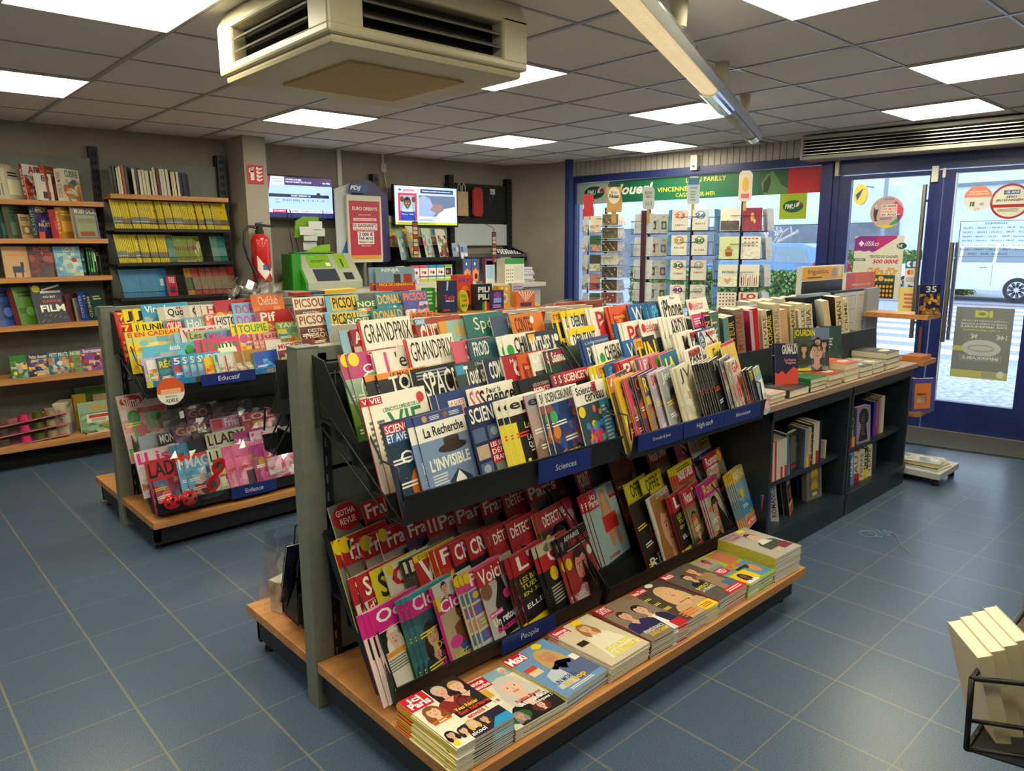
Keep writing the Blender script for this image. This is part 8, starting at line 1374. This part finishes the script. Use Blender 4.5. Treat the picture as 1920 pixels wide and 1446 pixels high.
for i in range(3):
    T('eb%d'%i,'x','',['5a5a9a','d8d8d8','3a6a8a'][i],'fff',w=.15,h=.2,t=.02,kind='book',cat='book'); put('eb%d'%i,(4.03+.01*i,-1.56+.035*i,.406),3,-35,['violet','white','teal'][i]+' edged book behind the orange one, lowest end shelf')
b=MB(); b.box(0,0,0,.17,.12,.03,'d8803a'); tag(b.build('orange_pad',None,(3.98,-1.69,.746)),'orange pad lying on the middle end shelf','pad')
# low white display base with leaflets
t=empty('low_plinth',(0,0,0)); b=MB(); b.box(3.76,-1.93,.045,4.12,-1.50,.085,None,mat('white_plinth','b9bcc0',.4)); b.build('board',t,None,None,.003)
for x in (3.79,4.08):
    for y in (-1.9,-1.54): b=MB(); b.cyl((x,y,0),(x,y,.045),.018,None,10,None,BLACK); b.build('castor',t)
tag(t,'low white display base on small feet beyond the bookcases','plinth')
for i in range(5):
    T('lf_%d'%i,'x','',['d8d0c0','5a5a50','c8c8c0','d8b04a','8a9a8a'][i],'fff',p=('B',['c8b89a','e8dcc8'],5),w=.2,h=.28,t=.006,kind='magazine'); o=put('lf_%d'%i,(3.80+.01*i,-1.90,.094+.0072*i),flat=-.1+.06*i); tag(o,['cream','dark','grey white','yellow edged','green grey'][i]+' magazine in the small pile on the low white base','magazine')
# blue thread on the floor
b=MB(); P=[]
for i in range(60): a=i*.35; P.append((3.0+.05*math.cos(a)*(1-.01*i)+.002*i,-1.93+.035*math.sin(a*1.1)-.0015*i,.003))
P+=[(3.1,-2.05,.003),(2.98,-2.12,.003),(2.9,-2.2,.003)]
b.tube(P,.0016,4,None,mat('pale_blue_thread','7aa8c8',.5)); tag(b.build('thread',None,(-.35,0,0)),'tangled pale blue thread on the floor before the bookcases','thread')
# ---------------------------------------------------------------- spinning card racks
def cardd(key,desc,col,cols,txt=None,tc='1c1c1c',w=.125,h=.165,extra=None,n=7,tb=(.15,.5,.85,.85)):
    def fn(c):
        c.rect(0,0,1,1,col,1); pic(c,('B',cols,n),.45,sum(map(ord,key)))
        if txt: c.txt(txt,*tb,tc,6,.04)
        if extra: extra(c)
    design(key,desc,fn,w=w,h=h,t=.0025,spine='d8d8d4',back='cfd0d0',kind='greeting_card',cat='card')
def rack(x,y,z0,z1,tiers,rad,label,rz,post='2f3a4a',head=None):
    t=empty('card_spinner',(x,y,0),rz); WB=mat('green_grey_wire','3c4a48',.4,.6)
    b=MB(); b.cyl((0,0,0),(0,0,z1+.05),.013,None,10,None,BLACK); b.build('pole',t); b=MB(); b.lathe([(0,0),(.22,0),(.22,.015),(.05,.05),(0,.05)],24,None,BLACK); b.build('base',t)
    for k in range(tiers):
        z=z1-(k+1)*(z1-z0)/tiers; b=MB(); hh=(z1-z0)/tiers*.55
        for q in (0,hh): b.tube([(rad*math.cos(i*math.pi/4+math.pi/8)*1.08,rad*math.sin(i*math.pi/4+math.pi/8)*1.08,z+q) for i in range(9)],.0022,5,None,WB)
        for i in range(16):
            a=i*math.pi/8; b.tube([(rad*.98*math.cos(a),rad*.98*math.sin(a),z),(rad*.98*math.cos(a),rad*.98*math.sin(a),z+hh)],.0018,4,None,WB)
        for i in range(4): a=i*math.pi/2; b.tube([(0,0,z),(rad*math.cos(a),rad*math.sin(a),z)],.002,4,None,WB)
        b.build('wire_tier',t)
    tag(t,label,'card rack'); return t
def putl(t,key,lx,ly,z,yaw,tilt,label,group=None):
    c,s_=math.cos(t.rotation_euler[2]),math.sin(t.rotation_euler[2]); p=(t.location[0]+c*lx-s_*ly,t.location[1]+s_*lx+c*ly,z)
    return put(key,p,tilt,yaw+math.degrees(t.rotation_euler[2]),label,group)
def sign_head(t,z,w,h,fn,col='d8d8d4'):
    b=MB(); b.prism([(-w/2+.01,z),(w/2-.01,z),(w/2,z+.02),(w/2,z+h-.03),(w/2-.02,z+h),(-w/2+.02,z+h),(-w/2,z+h-.03),(-w/2,z+.02)],-.19,-.185,'y',col); fn(Face(b,w,h,-.1905,-w/2,z)); b.build('header_sign',t)
    b=MB(); b.box(-.012,-.184,z-.12,.012,-.18,z+.02,'c89a4a'); b.build('sign_stem',t)
RZ=math.radians(-56)
# rack 3: numbered birthday cards
t3=rack(4.30,.31,.80,1.82,5,.20,'spinning card rack with large birthday numbers, third from left',RZ)
nums=[('23','d8582a'),('24','2a7ab8'),('25','a8983a'),('30','2a7a3a'),('30','1f6a3a'),('35','b8a0b0'),('40','3a2a7a'),('40','b0b0b8'),('45','b84a2a'),('50','8a1e24')]
for i,(n_,c_) in enumerate(nums):
    key='num%d'%i
    cardd(key,'white birthday card with number','dddad2',['d8a04a','c85a5a','6aa0b8','8ab06a'],None,c_,n=4); col=['d86a8a','4a9ac8','b84a3a','3a8a4a','c84a3a','8aa84a','d8503a','d8a8b8','3a8a8a','5aa0c8'][i]
    DES[key]['fn']=(lambda c,n_=n_,c_=c_,col=col,i=i:(c.rect(0,0,1,1,'dddad2',1),c.ell(.52,.74,.3,.2,col,2,20),c.ell(.52,.74,.24,.155,'e8e6de',3,20),c.txt(n_,.16,.62,.84,.84,c_,6,.05),*[c.ell(.25+.13*q,.26+.06*((q*3+i)%3),.06,.05,['d8a04a','c85a5a','6aa0b8','8ab06a','d8a0a8'][(q+i)%5],4,8) for q in range(5)]))
for i,(n_,c_) in enumerate(nums):
    key='num%d'%i; col_=i%2; row=i//2; z=1.82-(row+1)*.204
    putl(t3,key,-.165+col_*.165,-.20-.004*col_,z+.004,0,6,f'white birthday card with coloured {n_}, {"left" if col_==0 else "right"} column, {ORD[row]} row')
    for q in range(2): putl(t3,'num9' if i==8 else key,-.165+col_*.165+.004*q,-.185+.008*q,z+.003,0,5,f'copy behind the card number {n_}, {"left" if col_==0 else "right"} column, {ORD[row]} row, number rack',f'copies number {n_} row {row} column {col_}')
cardd('blank_blue','blue envelope',   '4a98c8',['5aa8d8'],n=1,w=.12,h=.17); cardd('blank_white','white envelope','d4d8dc',['c8ccd4'],n=1,w=.12,h=.17)
for row in range(5):
    z=1.82-(row+1)*.204
    for q in range(4): putl(t3,'blank_blue' if q%2==0 else 'blank_white',.185+.004*q,-.16+.035*q,z+.004,68,4,'edge-on '+('blue' if q%2==0 else 'white')+f' card sleeve, right side, {ORD[row]} row, number rack',f'sleeves right {row} {q%2} number rack')
    for q in range(2): putl(t3,'blank_blue',-.205-.0*q,-.04-.03*q,z+.004,-70,4,f'blue card sleeve, left side, {ORD[row]} row, number rack',f'sleeves left {row} number rack')
sign_head(t3,1.83,.10,.22,lambda c:(c.rect(.05,.05,.95,.95,'bcc8d4',1),c.rect(.05,.7,.95,.95,'3a7aa0',2),c.txt('ANNIVERSAIRE',.2,.55,.8,.62,'3a4a5a',3),c.lines(.25,.1,.75,.5,4,'8a98a8',3)))
# rack 4: illustrated cards
t4=rack(4.30,-.16,.95,1.82,4,.20,'spinning card rack of illustrated cards, rightmost of the four',RZ)
spec=[('card with bare winter trees','d8d4c8',['3a3a3a','5a4a3a'],lambda c:[c.poly([(.12+.12*i,.05),(.15+.12*i,.05),(.145+.12*i,.3+.1*(i%3)),(.125+.12*i,.3+.1*(i%3))],'2c3430',4) for i in range(7)]),('crimson card with golden sprig','8a2440',['8a2440'],lambda c:(c.ell(.5,.6,.1,.2,'c8a05a',4),c.ell(.62,.42,.06,.1,'d8b87a',4))),('yellow green card with cupcake','c4cc9a',['c4cc9a'],lambda c:(c.poly([(.35,.12),(.65,.12),(.7,.3),(.3,.3)],'8a3a24',4),c.ell(.5,.38,.22,.1,'a8764a',4),c.ell(.5,.5,.12,.08,'b8865a',4))),('white card with rows of small bows','d8d4cc',['d8d4cc'],lambda c:[c.ell(.2+.2*(i%4),.9-.16*(i//4),.07,.03,['a83a34','4a8a7a','c87a5a'][i%3],4) for i in range(12)]),('cream card with flags and heart','d8d4c4',['d8d4c4'],lambda c:(c.poly([(.5,.1),(.3,.3),(.38,.4),(.5,.33),(.62,.4),(.7,.3)],'b89a6a',4),c.txt('MERCI',.2,.6,.8,.72,'4a8a8a',5))),('white card with coloured pencils','d8d4cc',['d8d4cc'],lambda c:[c.poly([(.08+.11*i,.05),(.13+.11*i,.05),(.13+.11*i,.4+.06*(i%3)),(.105+.11*i,.46+.06*(i%3)),(.08+.11*i,.4+.06*(i%3))],['2c3430','a84a34','c88a4a'][i%3],4) for i in range(8)]),('white card with rows of hearts','d8d4cc',['d8d4cc'],lambda c:[c.ell(.16+.17*(i%5),.9-.15*(i//5),.05,.04,['6a3a2a','a8342a'][(i//5)%2],4,8) for i in range(25)]),('card with big red love letters','dcd0c8',['dcd0c8'],lambda c:(c.txt('LO',.1,.68,.9,.95,'b82a2a',5,.05),c.txt('VE',.1,.36,.9,.63,'a83434',5,.05),c.txt('YOU',.05,.05,.95,.3,'4a7a9a',5,.05)))]
for i,(ds,cl,cs,ex) in enumerate(spec):
    cardd('ill%d'%i,ds,cl,cs,None,n=1,extra=ex,w=.145,h=.175); row,c_=i//2,i%2; z=1.82-(row+1)*.2175
    for q in (1,0): putl(t4,'ill%d'%i,-.175+c_*.165,-.20+.012*q,z+.004,0,6,ds+(f', {ORD[row]} row of the right card rack' if q==0 else f', rear copy, {ORD[row]} row, right rack'))
for row in range(4):
    z=1.82-(row+1)*.2175
    for q in range(5): putl(t4,['blank_white','blank_grey','blank_white','blank_lime','blank_white'][q] if False else 'blank_white',.185-.004*q,-.17+.04*q,z+.004,62+3*q,5,f'pale cards fanned on the right side, {ORD[row]} row, right rack',f'pale side cards {row} right rack')
sign_head(t4,1.83,.10,.23,lambda c:(c.rect(.05,.05,.95,.95,'d4c4bc',1),c.ell(.5,.55,.25,.25,'d8a84a',2),c.rect(.2,.1,.8,.25,'c86a6a',2)))
# rack 2: pale photo cards with a plum column
t2=rack(4.35,.80,.80,1.80,5,.16,'spinning card rack with plum centre column, second from left',RZ)
b=MB(); b.box(-.06,-.17,.75,-.015,-.10,1.80,'4a1c34'); b.build('plum_column',t2)
for row in range(5):
    z=1.80-(row+1)*.2
    for c_ in range(2):
        key='ph%d%d'%(row,c_); cardd(key,'white card with small photo','d4d4d0',['d4d4d0'],None,n=1,w=.095,h=.165,extra=lambda c,row=row,c_=c_:(c.rect(.25,.2,.75,.62,[['3a4a3a','3a6a3a'],['8a3a3a','8a6ab0'],['5a3a20','8a4a8a'],['6a8ab0','3a5a3a'],['5a5ab0','a84a4a']][row][c_],4),c.ell(.5,.4,.15,.14,'c8b8a0',5),c.lines(.3,.8,.7,.9,2,'8a8a8a',4)))
        for q in (1,0): putl(t2,key,-.0+c_*.095,-.165+.012*q+.01*c_,z+.004,12+10*c_,6,(f'white photo card, {"left" if c_==0 else "right"} of plum column pair, {ORD[row]} row, second rack' if q==0 else f'rear copy of photo card {"left" if c_==0 else "right"}, {ORD[row]} row, second rack'))
    for q in range(4): putl(t2,'blank_white',-.13+.02*q,-.06-.03*q,z+.004,-42+8*q,4,f'cream cards fanned left of plum column, {ORD[row]} row, second rack',f'cream fan {row} second rack')
sign_head(t2,1.81,.10,.19,lambda c:(c.rect(.05,.05,.95,.95,'d4d8da',1),c.txt('BONS',.2,.66,.8,.8,'3a3a4a',3),c.txt('VOEUX',.25,.5,.75,.62,'3a3a4a',3),*[c.rect(.25+.12*i,.15,.29+.12*i,.35,'6a7a8a',2) for i in range(5)]))
# rack 1: postcards
t1=rack(4.32,1.28,.72,1.80,9,.15,'spinning postcard rack with dark picture cards, leftmost of the four',RZ)
pc=[('olive card with gold writing','5a5440',['c8b88a','8a7a5a']),('brown bronze flower card','4a4430',['8a7040','6a5a3a']),('black card with glowing candles','2a1c10',['e8c05a','b87a2a']),('white landscape card','b8b8b0',['8a8a84','a8a8a0']),('black card with bright dots','1c1c1a',['d83a2a','e8c02a','3a8a4a','2a6ab0']),('dark card with coloured dots','20201c',['d8582a','d8c02a','4a9a4a']),('red and black winter card','7a1c24',['e8e0d8','1c1414']),('dark card with gold stars','1c1c18',['b8a03a','8a3a2a']),('dark card with small flowers','24221c',['c8a0a8','c8b83a'])]
for i,(ds,cl,cs) in enumerate(pc):
    cardd('pc%d'%i,ds,cl,cs,None,w=.15,h=.105,n=12); DES['pc%d'%i]['fn']=(lambda c,cl=cl,cs=cs,i=i:(c.rect(0,0,1,1,'d8d4cc',1),c.rect(.02,.03,.98,.97,cl,2),*[c.ell(.1+.8*((j*7+i)%10)/10,.15+.7*((j*3+i)%5)/5,.05,.07,cs[j%len(cs)],3,8) for j in range(14)]))
    z=1.80-(i+1)*.12; putl(t1,'pc%d'%i,-.02,-.155,z+.004,6,12,ds+f', {ORD[i]} down the middle of postcard rack'); 
    cardd('pcr%d'%i,'pale side card','b8bcc4',['8a94b0','c8b8c0'],w=.09,h=.1,n=6); putl(t1,'pcr%d'%i,.135,-.125,z+.004,52,12,f'pale card on the right side, {ORD[i]} row of the postcard rack')
pv=[('white framed folk figures card','c8c0a8',['a88a6a','d8c8b0']),('bird card in jungle green','1f4a24',['d8882a','2a6aa8']),('collage card of cream tiles','2a281c',['c8c0a0','8a8a70']),('black dog card with red collar','a87060',['1c1a1a','a8242c']),('second jungle bird card','1f4a24',['d8882a','2a6aa8']),('pale rose card','b89aa0',['d8c8c8','8a5a6a'])]
for i,(ds,cl,cs) in enumerate(pv):
    cardd('pv%d'%i,ds,cl,cs,w=.105,h=.15,n=6); putl(t1,'pv%d'%i,-.135,-.15+.0,1.80-(i+1)*.178,-6,8,ds+', left column of the postcard rack')
for i in range(6):
    cardd('pw%d'%i,'blue grey tall card','a8b0b4',['c8b89a','4a6a8a'],w=.075,h=.15,n=4); putl(t1,'pw%d'%i,-.215,-.09,1.80-(i+1)*.178,-40,8,f'blue grey card, far left side, {ORD[i]} row of postcard rack')
HM=Matrix.Translation((.09,0,-.05)); b=MB(HM); b.prism([(-.07,1.85),(.07,1.85),(.075,1.95),(.06,2.02),(.075,2.06),(.04,2.1),(-.04,2.1),(-.075,2.07),(-.06,1.95)],-.19,-.185,'y','c89a5a'); f_=Face(b,.14,.25,-.1905,-.07,1.85); f_.ell(.5,.6,.38,.3,'e0dcc8',1,24); f_.txt('Bonne',.3,.66,.7,.76,'3a3a3a',3,.0); f_.txt('Fêtes',.2,.5,.8,.64,'1c1c1c',3,.03); f_.rect(.1,.9,.9,1,'24302a',2); b.build('header_sign',t1); b=MB(HM); b.box(-.02,-.184,1.75,.02,-.18,1.87,'c89a5a'); b.build('sign_stem',t1)
b=MB(); b.prism([(-.055,0),(.055,0),(.055,.1),(.045,.14),(.055,.2),(.04,.25),(-.04,.25),(-.055,.2),(-.045,.12),(-.055,.1)],0,.006,'y','a81e2c'); o=b.build('header_sign',None,(4.45,1.62,1.75)); o.rotation_euler=(0,0,RZ); 
b2=MB(); b2.cyl((0,.003,-1.75),(0,.003,0),.008,None,8,None,BLACK); b2.build('stand',o); tag(o,'dark red shaped sign on a thin stand before the navy pole','sign')
# leaflet / pink card between racks
cardd('pinkleaf','x','d4c4cc',['c83a9a','d8d8e0'],w=.1,h=.15,n=3); putl(t3,'pinkleaf',-.25,-.10,.86,0,4,'white and pink card between the second and third racks')
# ---------------------------------------------------------------- foreground wire rack at lower right
fr=empty('wire_book_rack',(0,0,0)); WR=mat('black_wire','1c1a1c',.35,.4)
zt=.60
b=MB(); b.tube([(.48,-2.992,zt),(1.25,-2.985,zt)],.006,8,None,WR); b.tube([(.48,-2.992,zt),(.60,-3.16,zt),(.62,-3.3,zt)],.006,8,None,WR); b.tube([(.48,-2.992,zt),(.475,-2.998,.44)],.006,8,None,WR); b.tube([(.475,-2.998,.44),(.58,-3.16,.44),(.6,-3.3,.44)],.006,8,None,WR); b.tube([(.475,-2.998,.44),(1.25,-2.99,.44)],.006,8,None,WR)
b.tube([(.49,-2.998,.50),(.61,-3.2,.50)],.005,8,None,WR); b.build('wire_basket',fr)
b=MB(); b.prism([(.475,-3.0),(.63,-3.0),(.72,-3.3),(.55,-3.3)],.436,.44,'z',None,BLACK); b.build('basket_floor',fr)
b=MB(); b.box(.62,-3.4,.0,1.25,-3.36,.9,None,BLACK); b.build('back',fr)
b=MB(); b.box(.9,-3.10,0,.93,-3.36,.86,None,BLACK); b.box(1.2,-3.3,0,1.23,-3.36,.9,None,BLACK); b.build('leg',fr)
tag(fr,'black wire book rack cut off by the lower right corner','rack')
T('rkb','x','','b8a888','fff',th=.2,p=('B',['8a6a4a','d8c8a8'],6),w=.16,h=.21,t=.03,kind='paperback',cat='book',spine='c8bc9c',back='c8b898')
for i in range(4):
    o=put('rkb',(.56+i*.045,-3.06-.012*i,.442),16,38); tag(o,f'worn paperback, {ORD[i]} from left, in the foreground wire rack','book')
b=MB(); b.box(0,0,0,.02,.25,.24,None,noisy('raw_plank','9a7a5c','b0906e',6,.6,0,(8,8,1))); o=b.build('wooden_panel',None,(.945,-3.24,.436)); 
o.location=(1.07,-3.20,.36); o.rotation_euler=(0,0,0); o.parent=fr
